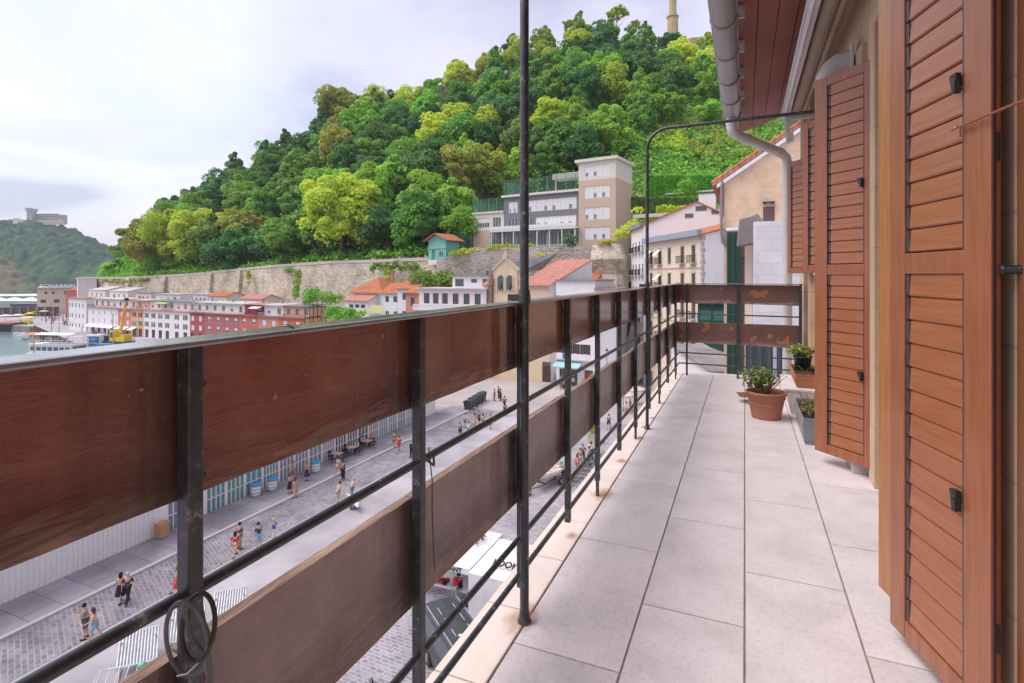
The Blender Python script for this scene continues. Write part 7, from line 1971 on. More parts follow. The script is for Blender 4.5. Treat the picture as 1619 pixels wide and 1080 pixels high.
def cloth(c, name=None):
    nm = name or 'cloth_%03d_%03d_%03d' % tuple(int(x * 255) for x in c)
    return mk(nm, c, tuple(x * .75 for x in c), scale=8, rough=.85)
BLACKC, NAVY, WHITEC, REDC, TANC, PINKC, BLUEC, GREENC, OLIVEC, GREYC, LBLUE = (.02, .02, .024), (.03, .045, .12), (.78, .77, .78), (.62, .04, .05), (.42, .29, .18), (.72, .36, .34), (.07, .14, .42), (.04, .34, .16), (.12, .13, .07), (.24, .24, .26), (.28, .48, .66)
HAIRD, HAIRB, HAIRG, HAIRL = (.02, .014, .01), (.09, .045, .022), (.45, .43, .41), (.30, .19, .09)
def part(name, me, parent, mat):
    o = link(name, me, parent); o.material_slots[0].link = 'OBJECT'; o.material_slots[0].material = mat; return o
def person(loc, rz, pose, top, low, topc, lowc, hairc, label, long=False, h=1.0, shoe=BLACKC, group=None, seat=None):
    M_ = person_meshes(pose)
    z = loc[2] - M_['low'] * h if seat is None else seat
    e_ = empty('person', (loc[0], loc[1], z), rz, label, 'person', group); e_.scale = (h, h, h)
    part('body', M_['body'], e_, SKINM)
    if low == 'dress': part('dress', M_['dress'], e_, cloth(lowc))
    else:
        if low: part(low, M_[low], e_, cloth(lowc))
        if top: part('shirt', M_['shirt'], e_, cloth(topc))
    part('hair', M_['longhair' if long else 'hair'], e_, cloth(hairc, None))
    for s_ in M_['shoes']: part('shoe', s_, e_, cloth(shoe))
    return e_
def ang(dx, dy): return math.atan2(dy, dx) - math.pi / 2      # face along (dx,dy)
UP_, DN_ = ang(0, 1), ang(0, -1); LF_, RT_A = ang(-1, 0), ang(1, 0)
def pp(px, py): return gp(px, py, G + .02)
people = [
    (201, 954, UP_ + .5, 'walk', 1, 'trousers', (.09, .05, .06), BLACKC, HAIRG, 'bald man in dark suit walking arm in arm with a woman in black coat'),
    (189, 953, UP_ + .5, 'carry', 1, 'dress', BLACKC, BLACKC, HAIRD, 'woman in a flapping black and pink coat beside the man in the dark suit', 1),
    (135, 1009, DN_ - .7, 'phone', 1, 'shorts', (.30, .31, .26), OLIVEC, HAIRD, 'man in patterned grey shirt and olive shorts at the lower left of the street'),
    (150, 1012, DN_ - .7, 'carry', 1, 'shorts', (.70, .46, .34), LBLUE, HAIRB, 'woman in peach top and light blue shorts beside the man in olive shorts', 1),
    (279, 939, UP_ - .5, 'walk2', 1, 'dress', REDC, REDC, HAIRL, 'woman in short red skirt striding just left of the nearest railing post', 1),
    (378, 868, UP_, 'stand', 1, 'trousers', (.06, .10, .22), TANC, HAIRD, 'man in dark blue shirt and tan trousers beside a person with a red backpack'),
    (371, 880, UP_ + .3, 'walk', 1, 'shorts', REDC, PINKC, HAIRD, 'person with bright red backpack and pink clothes next to the man in dark blue', 1),
    (409, 868, LF_, 'phone', 1, 'shorts', (.035, .05, .14), LBLUE, BLACKC, 'person in navy shirt and cap with a phone, left of one in white shorts'),
    (433, 861, LF_ + .4, 'hips', 1, 'shorts', BLUEC, WHITEC, HAIRG, 'person in blue shirt and white shorts just above the middle rod'),
    (458, 782, RT_A, 'phone', 1, 'dress', BLACKC, BLACKC, HAIRD, 'woman in long black dress standing by the two striped barrels', 1),
    (466, 786, UP_, 'walk', 1, 'dress', (.50, .26, .16), (.50, .26, .16), HAIRB, 'woman in short terracotta dress next to the one in long black', 1),
    (464, 762, DN_, 'stand', 1, 'shorts', (.62, .52, .42), TANC, HAIRL, 'person in beige outfit behind the woman in the terracotta dress'),
    (485, 762, DN_ + .3, 'stand', 1, 'dress', NAVY, NAVY, HAIRL, 'woman in long navy dress by the third striped barrel', 1),
    (534, 752, UP_, 'walk2', 1, 'shorts', (.50, .44, .42), PINKC, BLACKC, 'person in black cap and pale clothes beside a waiter in black near the tables'),
    (542, 759, DN_, 'phone', 1, 'trousers', BLACKC, BLACKC, HAIRD, 'person in black top and trousers at the kerb below the cafe tables'),
    (630, 715, DN_, 'walk', 1, 'shorts', REDC, REDC, HAIRD, 'person in bright red shirt walking beside one in green, left of the second post'),
    (623, 708, DN_, 'stand', 1, 'shorts', GREENC, TANC, HAIRD, 'person in green shirt behind the one in bright red'),
    (650, 723, LF_, 'hips', 1, 'trousers', BLACKC, BLACKC, HAIRG, 'person in black vest and trousers standing at the kerb beside the second post'),
    (534, 796, UP_ - .4, 'reach', 1, 'shorts', (.62, .50, .42), (.46, .36, .30), HAIRD, 'person in beige bending forward to push a pale hand cart on the cobbles'),
    (556, 790, UP_ - .4, 'reach', 1, 'trousers', (.55, .50, .50), GREYC, HAIRG, 'grey haired person guiding the front of the hand cart'),
    (735, 676, DN_, 'stand', 1, 'shorts', WHITEC, GREYC, HAIRD, 'person in white shirt between the second post and the nearest pole, upper one'),
    (727, 692, DN_ + .5, 'walk', 1, 'shorts', GREYC, BLACKC, HAIRD, 'person in grey shirt and black shorts just above the rod near the second post'),
    (740, 688, UP_, 'walk2', 1, 'shorts', WHITEC, LBLUE, HAIRL, 'person in white top and pale blue shorts next to the one in grey', 1),
    (750, 674, UP_ + .4, 'stand', 1, 'dress', PINKC, PINKC, HAIRB, 'woman in pink dress in the group below the black bins', 1),
    (757, 672, DN_, 'carry', 1, 'shorts', (.30, .03, .06), BLACKC, HAIRD, 'person in dark red top in the group below the black bins'),
    (763, 675, UP_, 'walk', 1, 'shorts', (.66, .42, .38), GREYC, HAIRB, 'person in salmon top at the right edge of the group below the bins', 1),
    (775, 678, DN_ + .8, 'walk2', 1, 'shorts', (.55, .55, .58), NAVY, HAIRD, 'lone person in light grey shirt right of the pinkish group'),
    (781, 634, RT_A, 'stand', 1, 'trousers', (.42, .36, .36), GREYC, HAIRD, 'person in brownish grey standing on the plaza, leftmost of three'),
    (788, 630, LF_, 'hips', 1, 'trousers', (.05, .12, .05), BLACKC, HAIRD, 'person in dark green top in the plaza group of three'),
    (791, 634, LF_, 'stand', 1, 'trousers', BLACKC, BLACKC, HAIRD, 'person in black on the right of the plaza group of three'),
    (797, 646, UP_, 'walk', 1, 'trousers', (.10, .06, .08), BLACKC, HAIRD, 'tall person in dark plum walking up the plaza beside the nearest pole'),
    (798, 658, UP_ + .3, 'stand', 1, 'trousers', (.14, .10, .12), BLACKC, HAIRD, 'person in dark clothes just below the one in plum beside the pole', 1),
    (835, 657, LF_, 'bend', 1, 'shorts', WHITEC, WHITEC, HAIRG, 'person in white bending over a dark bag, right of the nearest pole'),
    (890, 762, LF_, 'reach', 1, 'trousers', GREENC, (.05, .10, .10), (.04, .34, .16), 'person in bright green jacket holding the stern of the trailer boat'),
    (917, 738, DN_, 'stand', 1, 'shorts', (.06, .30, .20), PINKC, HAIRD, 'person in teal top in the crowd right of the third post'),
    (921, 731, DN_ + .4, 'hips', 1, 'trousers', (.20, .13, .12), BLACKC, HAIRD, 'person in dark brown in the crowd beside the green planter'),
    (912, 745, UP_, 'walk', 1, 'shorts', PINKC, (.6, .2, .25), HAIRB, 'person in pink walking just above the parked bicycles', 1),
    (934, 727, UP_, 'stand', 1, 'trousers', WHITEC, BLACKC, HAIRD, 'person in white shirt and black trousers behind the planter'),
    (931, 735, RT_A, 'stand', 1, 'shorts', (.30, .30, .34), GREYC, HAIRD, 'person in slate grey close to the bicycle rack'),
    (962, 678, UP_, 'walk2', 1, 'shorts', (.13, .20, .50), BLACKC, HAIRD, 'person with round blue backpack between the fourth and fifth posts'),
    (718, 957, UP_, 'bend', 1, 'shorts', REDC, (.42, .44, .45), HAIRD, 'man in red shirt and grey shorts leaning over the table under the white tent'),
    (990, 655, DN_, 'stand', 1, 'shorts', WHITEC, PINKC, HAIRB, 'person in white at the cafe terrace near the curved pole', 1),
    (996, 648, LF_, 'stand', 1, 'trousers', (.6, .3, .3), GREYC, HAIRD, 'person in faded red at the cafe terrace near the curved pole'),
    (843, 598, DN_, 'stand', 1, 'trousers', (.6, .55, .5), TANC, HAIRD, 'person in sand colour in front of the yellow church base'),
]
for q in people:
    px, py, rz, pose, top, low, tcol, lcol, hcol, lab = q[:10]
    lg = len(q) > 10
    a = pp(px, py)
    zz = G + (.12 if -37.2 < a.x < -33.7 and a.y < 66 else .012)
    person((a.x, a.y, zz), rz, pose, top, low, tcol, lcol, hcol, lab, lg, h=.98 if lg else 1.04)

# far promenade crowd: one mesh each, four colour slots
def tiny_person_mesh(seed):
    r_ = random.Random(seed); m = MB()
    mats = [SKINM, MATS['window_glass'], WHITE, GLASS]; m.mats = [SKINM, cloth(GREYC), cloth(NAVY), cloth(HAIRD)]
    st_ = r_.uniform(-.18, .18)
    m.cur = 2
    for s in (-1, 1): m.tube([(s * .08, s * st_, .04), (s * .09, s * st_ * .4, .45), (s * .085, 0, .88)], [.05, .07, .095], 6)
    m.cur = 1; m.tube([(0, 0, .82), (0, 0, 1.1), (0, 0, 1.38), (0, 0, 1.46)], [.14, .14, .18, .07], 8)
    for s in (-1, 1): m.tube([(s * .19, 0, 1.38), (s * .23, s * st_, 1.1)], [.06, .045], 6)
    m.cur = 0
    for s in (-1, 1): m.tube([(s * .23, s * st_, 1.1), (s * .22, s * st_ + .1, .86)], [.04, .035], 5)
    m.tube([(0, 0, 1.44), (0, 0, 1.52), (0, .01, 1.62), (0, 0, 1.70)], [.05, .07, .095, .05], 8)
    m.cur = 3; m.tube([(0, -.03, 1.56), (0, -.02, 1.66), (0, 0, 1.74)], [.08, .105, .05], 8)
    o = m.build('person'); me = o.data; bpy.data.objects.remove(o); return me
TP = [tiny_person_mesh(i) for i in range(4)]
CT = [BLACKC, NAVY, WHITEC, REDC, GREYC, LBLUE, TANC, (.3, .1, .1), (.15, .15, .2), (.5, .5, .5), BLACKC, GREYC]
def crowd(x, y, i, label, group):
    o = link('person', TP[i % 4], None, (x, y, G + .005), (0, 0, TR.uniform(0, 6.28))); tag(o, label, 'person', group)
    for s_, c in ((1, TR.choice(CT)), (2, TR.choice(CT[:5] + CT[8:])), (3, TR.choice([HAIRD, HAIRB, HAIRL, BLACKC]))):
        o.material_slots[s_].link = 'OBJECT'; o.material_slots[s_].material = cloth(c)
i = 0
while i < 95:
    f = TR.random(); px = 62 + 150 * f; py = (503 + 30 * f) + TR.uniform(-1, 1) * (7 + 9 * f)
    a = gp(px, py)
    if a.y > 107 - (a.x + 194) * .09 - 1.5 and a.x > -212: continue
    if a.x > -154 and a.y < 87: continue
    if a.x <= -154 and a.y < 84 + (a.x + 154) * (-27 / 77) + 2: continue
    crowd(a.x, a.y, i, 'small figure in the crowd strolling on the harbour promenade', 'crowd on the harbour promenade'); i += 1
for i in range(24):
    f = TR.random(); crowd(-140 + 42 * f, 96.5 - 2.5 * f - TR.uniform(0, 5), i, 'small figure in front of the arcades of the harbour terrace', 'people in front of the harbour terrace')
for i in range(16):
    px = TR.uniform(588, 672); a = P(px, lerp_tab(RT_, px, 2), lerp_tab(RT_, px, 1) + 2.2); o = link('person', TP[i % 4], None, (a.x, a.y, a.z - .5), (0, 0, TR.uniform(0, 6))); tag(o, 'tiny figure on the rampart walk left of the teal hut', 'person', 'people on the rampart walk')
    for s_ in (1, 2): o.material_slots[s_].link = 'OBJECT'; o.material_slots[s_].material = cloth(TR.choice(CT))
for i in range(14):
    a = gp(TR.uniform(872, 925), TR.uniform(600, 618)); crowd(a.x, a.y, i, 'small figure outside the plaza house with the pale blue awning', 'people outside the plaza shops')

# ================================================ street objects
def at_ground(px, py): a = gp(px, py); return (a.x, a.y, G + (.12 if -37.2 < a.x < -33.7 and a.y < 66 else .012))
BARB = plain('bright_blue_paint', (.05, .36, .66), .45)
def barrel():
    e_ = empty('barrel_table', (0, 0, 0))
    m = MB(WHITE, BARB); prof = [(0, 0.01), (.30, .01), (.36, .25), (.385, .5), (.36, .75), (.31, .96)]; m.lathe(prof, n=22); m.build('barrel', e_)
    for z, r_ in ((.12, .335), (.36, .378), (.64, .378), (.88, .338)):
        m = MB(BARB if z in (.12, .88) else GREYTRIM); m.lathe([(r_ - .01, z - .035), (r_ + .008, z - .03), (r_ + .008, z + .03), (r_ - .01, z + .035)], n=22); m.build('hoop', e_)
    m = MB(BARB); m.lathe([(0, .97), (.42, .97), (.44, .99), (.42, 1.03), (0, 1.03)], n=24); m.build('top', e_)
    return e_
b0 = barrel()
for i, (px, py, lab) in enumerate(((404, 787, 'white barrel table with blue top, nearest of three'), (430, 778, 'white barrel table with blue top, middle of three'), (499, 749, 'white barrel table with blue top beside the teal door post'))):
    o = b0 if i == 0 else copy_tree(b0); o.location = at_ground(px, py); tag(o, lab, 'barrel', 'blue topped barrel tables outside the market hall')
def parasol(px, py, col, r_, label, h=2.4, closed=False, group=None, z=None, n_=8):
    a = at_ground(px, py); e_ = empty('parasol', a, TR.uniform(0, .7), label, 'parasol', group)
    m = MB(RAILM); m.tube([(0, 0, 0), (0, 0, h + .3)], .03, 6); m.build('pole', e_)
    m = MB(col); v = [(0, 0, h + .35)] + [(r_ * math.cos(6.283 * k / n_), r_ * math.sin(6.283 * k / n_), h - .15) for k in range(n_)] + [(r_ * math.cos(6.283 * k / n_), r_ * math.sin(6.283 * k / n_), h - .38) for k in range(n_)]
    m.add(v, [(0, 1 + k, 1 + (k + 1) % n_) for k in range(n_)] + [(1 + k, 1 + n_ + k, 1 + n_ + (k + 1) % n_, 1 + (k + 1) % n_) for k in range(n_)]); m.build('canopy', e_); return e_
TEALT = plain('turquoise_paint', (.05, .42, .45), .5)
m = MB(TEALT); m.lathe([(0, .0), (.25, .0), (.3, .9), (.45, .95), (.45, 1.0), (0, 1.0)], n=16); o = m.build('turquoise_stand', None, at_ground(479, 742)); tag(o, 'small turquoise stand behind the woman in navy', 'stand')
# bicycles
def bicycle(col, name='bicycle'):
    e_ = empty(name, (0, 0, 0))
    for x in (-.52, .52):
        m = MB(DARKMETAL); pts = [(x + .33 * math.cos(6.283 * k / 20), 0, .34 + .33 * math.sin(6.283 * k / 20)) for k in range(21)]; m.tube(pts, .02, 6, cap=False)
        for k in range(10): m.tube([(x, 0, .34), (x + .32 * math.cos(.628 * k), 0, .34 + .32 * math.sin(.628 * k))], .004, 3, cap=False)
        m.build('wheel', e_)
    m = MB(col)
    for a, b in (((-.52, .34), (-.15, .82)), ((-.52, .34), (-.08, .32)), ((-.08, .32), (-.15, .82)), ((-.08, .32), (.38, .74)), ((-.13, .72), (.36, .82)), ((.52, .34), (.36, .86))): m.tube([(a[0], 0, a[1]), (b[0], 0, b[1])], .018, 6)
    m.build('frame', e_)
    m = MB(DARKMETAL); m.tube([(-.15, 0, .82), (-.16, 0, .92)], .014, 6); m.ext([(-.3, -.07, .92), (-.3, .07, .92), (-.04, .02, .94), (-.04, -.02, .94)], (0, 0, .04)); m.build('saddle', e_)
    m = MB(DARKMETAL); m.tube([(.36, 0, .86), (.34, 0, .98)], .013, 6); m.tube([(.30, -.26, 1.0), (.36, 0, .98), (.30, .26, 1.0)], .012, 6); m.build('handlebar', e_)
    return e_
bk = bicycle(plain('dark_teal_paint', (.04, .10, .11), .4)); 
for i, (px, py, rz, lab) in enumerate(((366, 797, R(80), 'dark bicycle leaning outside the market hall, near side'), (375, 791, R(84), 'dark bicycle leaning outside the market hall, far side'))):
    o = bk if i == 0 else copy_tree(bk); o.location = at_ground(px, py); o.location.x -= .4; o.rotation_euler = (0, R(0), rz); tag(o, lab, 'bicycle', 'bicycles by the market hall')
for i in range(9):
    f = i / 8; a = gp(908 + 40 * f, 775 - 48 * f); o = copy_tree(bk); o.location = (a.x, a.y, G + .012); o.rotation_euler = (0, 0, R(20 + 9 * math.sin(i * 2.1))); tag(o, 'bicycle in the packed row parked below the balcony edge', 'bicycle', 'bicycles parked below the balcony')
# tables and chairs
WT = plain('light_wood_top', (.62, .42, .30), .6)
def table():
    e_ = empty('cafe_table', (0, 0, 0)); m = MB(WT); m.box(-.45, -.4, .72, .45, .4, .76); m.build('table_top', e_, bevel=.01)
    for x in (-.38, .38):
        for y_ in (-.33, .33): m = MB(DARKMETAL); m.tube([(x, y_, 0), (x, y_, .72)], .018, 6); m.build('leg', e_)
    return e_
def chair():
    e_ = empty('cafe_chair', (0, 0, 0)); m = MB(DARKMETAL); m.box(-.21, -.21, .43, .21, .21, .46); m.build('seat', e_)
    m = MB(DARKMETAL); m.box(-.21, -.22, .62, .21, -.20, .86); m.tube([(-.2, -.21, .44), (-.2, -.21, .86)], .013, 5); m.tube([(.2, -.21, .44), (.2, -.21, .86)], .013, 5); m.build('backrest', e_)
    for x in (-.19, .19):
        for y_ in (-.19, .19): m = MB(DARKMETAL); m.tube([(x * 1.1, y_ * 1.1, 0), (x, y_, .44)], .012, 5); m.build('leg', e_)
    return e_
t0 = table(); c0 = chair(); first = True; ci = 0
tl = ['nearest cafe table outside the market hall, unoccupied', 'second cafe table, between two people in white', 'third cafe table, beside the seated person in red']
seats = []
for i, (px, py) in enumerate(((533, 731), (557.5, 720), (580, 710))):
    o = t0 if i == 0 else copy_tree(t0); o.location = at_ground(px, py); tag(o, tl[i], 'table', 'cafe tables outside the market hall')
    x, y_ = o.location.x, o.location.y
    for k, (dx, dy, rz) in enumerate(((0, -.75, 0), (0, .75, math.pi), (.75, 0, math.pi / 2), (-.75, 0, -math.pi / 2))):
        c_ = c0 if first else copy_tree(c0); first = False; c_.location = (x + dx, y_ + dy, o.location.z); c_.rotation_euler = (0, 0, rz)
        tag(c_, ['dark metal chair at the nearest cafe table', 'dark metal chair at the second cafe table', 'dark metal chair at the third cafe table'][i], 'chair', 'cafe chairs outside the market hall')
    seats.append((x, y_, o.location.z))
def seated(i, dx, dy, rz, tc_, lc_, hc_, lab, lg=False):
    x, y_, z = seats[i]; person((x + dx, y_ + dy, z), rz, 'sit', 1, 'trousers', tc_, lc_, hc_, lab, lg, seat=z + .03)
seated(1, 0, -.72, 0, WHITEC, GREYC, HAIRD, 'person in white sitting at the near end of the second cafe table')
seated(1, 0, .72, math.pi, WHITEC, NAVY, HAIRG, 'grey haired person in white sitting at the far end of the second cafe table')
seated(2, -.72, 0, -math.pi / 2, (.55, .5, .5), GREYC, HAIRD, 'person in pale grey sitting by the wall at the third cafe table', True)
seated(2, 0, .72, math.pi, REDC, NAVY, REDC, 'person in red cap and shirt sitting at the third cafe table')
# bins
DBIN = plain('charcoal_bin_plastic', (.045, .048, .055), .5)
def bin_(): 
    e_ = empty('wheeled_bin', (0, 0, 0)); m = MB(DBIN)
    m.add([(-.52, -.4, .15), (.52, -.4, .15), (.52, .4, .15), (-.52, .4, .15), (-.66, -.52, 1.15), (.66, -.52, 1.15), (.66, .52, 1.15), (-.66, .52, 1.15)], [(0, 3, 2, 1), (0, 1, 5, 4), (1, 2, 6, 5), (2, 3, 7, 6), (3, 0, 4, 7), (4, 5, 6, 7)]); m.box(-.7, -.12, .9, .7, .12, 1.0); m.build('container', e_, bevel=.02)
    m = MB(DBIN); m.ext([(-.7, -.56, 1.16), (-.7, .56, 1.16), (-.7, .5, 1.26), (-.7, 0, 1.36), (-.7, -.5, 1.26)], (1.4, 0, 0)); m.build('lid', e_)
    for x in (-.5, .5):
        for y_ in (-.38, .38): m = MB(DARKMETAL); m.tube([(x - .03, y_, .09), (x + .03, y_, .09)], .09, 10); m.build('wheel', e_)
    return e_
bb0 = bin_()
for i, (px, py, lab) in enumerate(((741, 648, 'nearest of four charcoal wheeled bins by the market hall end'), (748, 643, 'second of four charcoal wheeled bins'), (755, 638.5, 'third of four charcoal wheeled bins'), (761, 634.5, 'farthest of four charcoal wheeled bins'))):
    o = bb0 if i == 0 else copy_tree(bb0); a = at_ground(px, py); o.location = (a[0], a[1], G + .01); o.rotation_euler = (0, 0, R(88 + i)); tag(o, lab, 'bin', 'charcoal bins by the market hall')
TANB = plain('tan_plastic', (.50, .28, .16), .5)
e_ = empty('litter_bin', at_ground(255.5, 853), R(8), 'tan rectangular wheeled bin against the white ribbed wall', 'bin')
m = MB(TANB); m.add([(-.26, -.3, .06), (.26, -.3, .06), (.26, .3, .06), (-.26, .3, .06), (-.3, -.36, .98), (.3, -.36, .98), (.3, .36, .98), (-.3, .36, .98)], [(0, 3, 2, 1), (0, 1, 5, 4), (1, 2, 6, 5), (2, 3, 7, 6), (3, 0, 4, 7), (4, 5, 6, 7)]); m.build('container', e_, bevel=.02)
m = MB(TANB); m.ext([(-.33, -.38, .98), (.33, -.38, .98), (.33, -.38, 1.04), (-.2, -.38, 1.08)], (0, .76, 0)); m.build('lid', e_)
for y_ in (-.22, .22): m = MB(DARKMETAL); m.tube([(-.28, y_ - .03, .07), (-.28, y_ + .03, .07)], .07, 10); m.build('wheel', e_)
# ribbed steel loungers
STL = mk('galvanised_steel', (.62, .63, .67), (.46, .47, .51), scale=5, rough=.4, metal=.2)
def ribbed():
    e_ = empty('ribbed_lounger', (0, 0, 0)); Wd, Ld = 1.5, 1.45; tilt = R(33)
    T_ = Matrix.Translation((0, 0, .35)) @ Matrix.Rotation(tilt, 4, 'X')
    m = MB(STL); m.T = T_
    for k in range(13): x = -Wd / 2 + Wd * k / 12; m.tube([(x, 0, 0), (x, Ld, 0)], .05, 8)
    m.build('ribbed_panel', e_)
    m = MB(plain('dark_steel_backing', (.42, .43, .46), .5)); m.T = T_; m.box(-Wd / 2, 0, -.03, Wd / 2, Ld, -.012); m.build('backing', e_)
    m = MB(STL); m.T = T_; m.tube([(-Wd / 2 - .06, -.03, 0), (Wd / 2 + .06, -.03, 0)], .04, 8); m.build('edge_tube', e_); m = MB(STL); m.T = T_; m.tube([(-Wd / 2 - .06, Ld + .03, 0), (Wd / 2 + .06, Ld + .03, 0)], .04, 8); m.build('edge_tube', e_)
    for x in (-Wd / 2 + .1, Wd / 2 - .1):
        m = MB(STL); m.tube([(x, -.4, .04), (x, 1.3, .04), (x, 1.25, .2), (x, .75, 1.12)], .03, 8); m.tube([(x, -.4, .04), (x, .02, .38)], .03, 8); m.build('leg_frame', e_)
    m = MB(STL); m.tube([(-Wd / 2 + .1, .6, .05), (Wd / 2 - .1, .6, .05)], .03, 8); m.build('cross_bar', e_)
    return e_
rb0 = ribbed()
for i, (px, py, rz, lab) in enumerate(((216, 1062, R(52), 'ribbed steel lounger nearest to the camera, lowest in the picture'), (292, 1022, R(48), 'middle ribbed steel lounger, half hidden by the nearest post'), (360, 988, R(44), 'ribbed steel lounger right of the nearest post'))):
    o = rb0 if i == 0 else copy_tree(rb0); o.location = at_ground(px, py); o.rotation_euler = (0, 0, rz); tag(o, lab, 'lounger', 'ribbed steel loungers on the quay')
e_ = empty('steel_rack', at_ground(190, 1082), R(40), 'low tubular steel rack beside the nearest ribbed lounger', 'rack')
m = MB(STL)
for k in range(6): m.tube([(-.9 + k * .36, -.5, .05), (-.9 + k * .36, .5, .45)], .02, 6)
m.tube([(-1, -.5, .05), (1, -.5, .05), (1, .5, .45), (-1, .5, .45), (-1, -.5, .05)], .025, 6); m.build('frame', e_)
m = MB(plain('mint_green_plastic', (.16, .50, .42), .5)); m.lathe([(0, .3), (.12, .3), (.14, .5), (0, .52)], .7, .4, 12); m.build('bucket', e_)
e_ = empty('hand_cart', at_ground(556, 800), R(-35), 'pale flat hand cart with a long load being pushed over the cobbles', 'cart')
m = MB(GREYTRIM); m.box(-.9, -.3, .35, .9, .3, .42); m.tube([(-.9, 0, .4), (-1.3, 0, 1.0)], .02, 6); m.build('deck', e_)
m = MB(WHITE); m.box(-1.3, -.08, .44, 1.6, .08, .56); m.box(-.4, .1, .44, 1.1, .25, .54); m.build('load', e_)
for x in (-.6, .6):
    for y_ in (-.28, .28): m = MB(DARKMETAL); m.tube([(x, y_ - .03, .17), (x, y_ + .03, .17)], .17, 12); m.build('wheel', e_)
e_ = empty('hand_truck', at_ground(580, 1088), R(70), 'white tubular hand truck standing on the brick paving', 'trolley')
m = MB(WHITE); m.tube([(-.2, 0, .15), (-.2, .15, 1.2), (.2, .15, 1.2), (.2, 0, .15)], .02, 6)
for z in (.4, .7, 1.0): m.tube([(-.2, .13 * z, z), (.2, .13 * z, z)], .015, 6)
m.box(-.25, -.3, .03, .25, 0, .05); m.build('frame', e_)
for x in (-.26, .26): m = MB(DARKMETAL); m.tube([(x - .03, .08, .13), (x + .03, .08, .13)], .13, 10); m.build('wheel', e_)
e_ = empty('bag', at_ground(843, 663), .3, 'black bundle lying on the plaza beside the person in white', 'bag')
m = MB(cloth(BLACKC)); m.lathe([(0, 0.01), (.42, .02), (.5, .2), (.35, .4), (.1, .5), (0, .5)], n=14); m.build('bundle', e_)
m = MB(cloth(BLACKC)); m.tube([(-.2, 0, .4), (-.1, 0, .62), (.1, 0, .62), (.2, 0, .4)], .025, 6); m.build('strap', e_)

# marquees
TENT = mk('white_tent_cloth', (.80, .79, .82), (.70, .69, .73), scale=1.2, rough=.7)
def marquee(name, x0, y0, sx, sy, hv, ha, label, walls=()):
    e_ = empty(name, (x0, y0, G + .012), 0, label, 'tent', 'white tents below the balcony')
    m = MB(TENT); c = (sx / 2, sy / 2, ha)
    co = [(0, 0, hv), (sx, 0, hv), (sx, sy, hv), (0, sy, hv)]
    for i in range(4):
        a, b = Vector(co[i]), Vector(co[(i + 1) % 4]); cc = Vector(c); nseg = 6; vs_ = []
        for u in range(nseg + 1):
            for w in range(nseg + 1):
                p = a.lerp(b, w / nseg).lerp(cc, u / nseg); p.z -= .05 * math.sin(math.pi * u / nseg) * (1 + .25 * math.cos(w * 2.2)); vs_.append(p)
        m.add(vs_, [(u * 7 + w, u * 7 + w + 1, (u + 1) * 7 + w + 1, (u + 1) * 7 + w) for u in range(nseg) for w in range(nseg)], True)
        m.quad(a - Vector((0, 0, .32)), b - Vector((0, 0, .32)), b, a)
    m.build('canopy', e_)
    for (x, y_) in ((.04, .04), (sx - .04, .04), (sx - .04, sy - .04), (.04, sy - .04)):
        m = MB(ALU); m.box(x - .03, y_ - .03, 0, x + .03, y_ + .03, hv); m.build('leg', e_)
    for (a, b) in walls:
        m = MB(TENT); A, B = Vector(co[a]), Vector(co[b]); n_ = 14; vs_ = []
        nn = Vector(((B - A).y, -(B - A).x, 0)).normalized()
        for k in range(n_ + 1):
            p = A.lerp(B, k / n_); off = nn * .05 * math.sin(k * 2.3); vs_ += [(p.x, p.y, hv - .3), (p.x + off.x, p.y + off.y, .02)]
        m.add(vs_, [(2 * k, 2 * k + 1, 2 * k + 3, 2 * k + 2) for k in range(n_)], True); m.build('side_wall', e_)
    return e_
INK = plain('black_print', (.02, .02, .025), .7)
t1 = marquee('marquee', -17.6, 25.4, 4.3, 4.3, 2.55, 3.7, 'white open fronted tent with black roof lettering over a table of goods')
t2 = marquee('marquee', -13.2, 25.1, 3.2, 4.0, 2.55, 3.4, 'white tent with closed side walls, right of the open fronted one', walls=((0, 1), (1, 2), (3, 0)))
text_mesh('WERLANT', .34, .004, INK, 'lettering', t1, (2.1, -.02, 2.27), (R(90), 0, 0), .01, 1.1)
# roof print lies on the right-hand slope of the first tent
sl1 = math.atan2(3.7 - 2.55 - .12, 2.15)
text_mesh('CERK', .62, .004, INK, 'lettering', t1, (2.5, 2.5, 3.56), (0, sl1, 0), .03, 1.0)
text_mesh('OAK', .5, .004, INK, 'lettering', t1, (2.8, 1.95, 3.40), (0, sl1, 0), .03, 1.0)
text_mesh('LOOK', .5, .004, INK, 'lettering', t2, (1.1, .55, 2.95), (R(24), 0, R(0)), .02, 1.0)
e_ = empty('display_table', (-16.2, 26.6, G + .012), 0, 'white trestle table under the tent with red and black goods on it', 'table')
m = MB(WHITE); m.box(-1.2, -.4, .72, 2.3, .4, .76); m.build('table_top', e_)
for x in (-1.0, 2.1):
    m = MB(ALU); m.tube([(x, -.3, 0), (x, .3, .72)], .02, 6); m.tube([(x, .3, 0), (x, -.3, .72)], .02, 6); m.build('leg', e_)
r_ = random.Random(4)
for i in range(16):
    c_ = [REDC, (.7, .12, .12), BLACKC, (.75, .45, .42), (.5, .02, .04)][i % 5]; x, y_ = -17.2 + (i % 8) * .26, 26.45 + (i // 8) * .28
    m = MB(cloth(c_)); s_ = r_.uniform(.08, .13); m.ext([(-s_, -s_, 0), (s_, -s_, 0), (s_ * .8, s_, 0), (-s_, s_ * .9, 0)], (0, 0, r_.uniform(.06, .22)))
    o = m.build('folded_shirt', None, (x, y_, G + .774), (0, 0, r_.uniform(-.4, .4)), bevel=.02); tag(o, 'small red, pink or black folded garment on the trestle table', 'clothing', 'goods on the tent table')
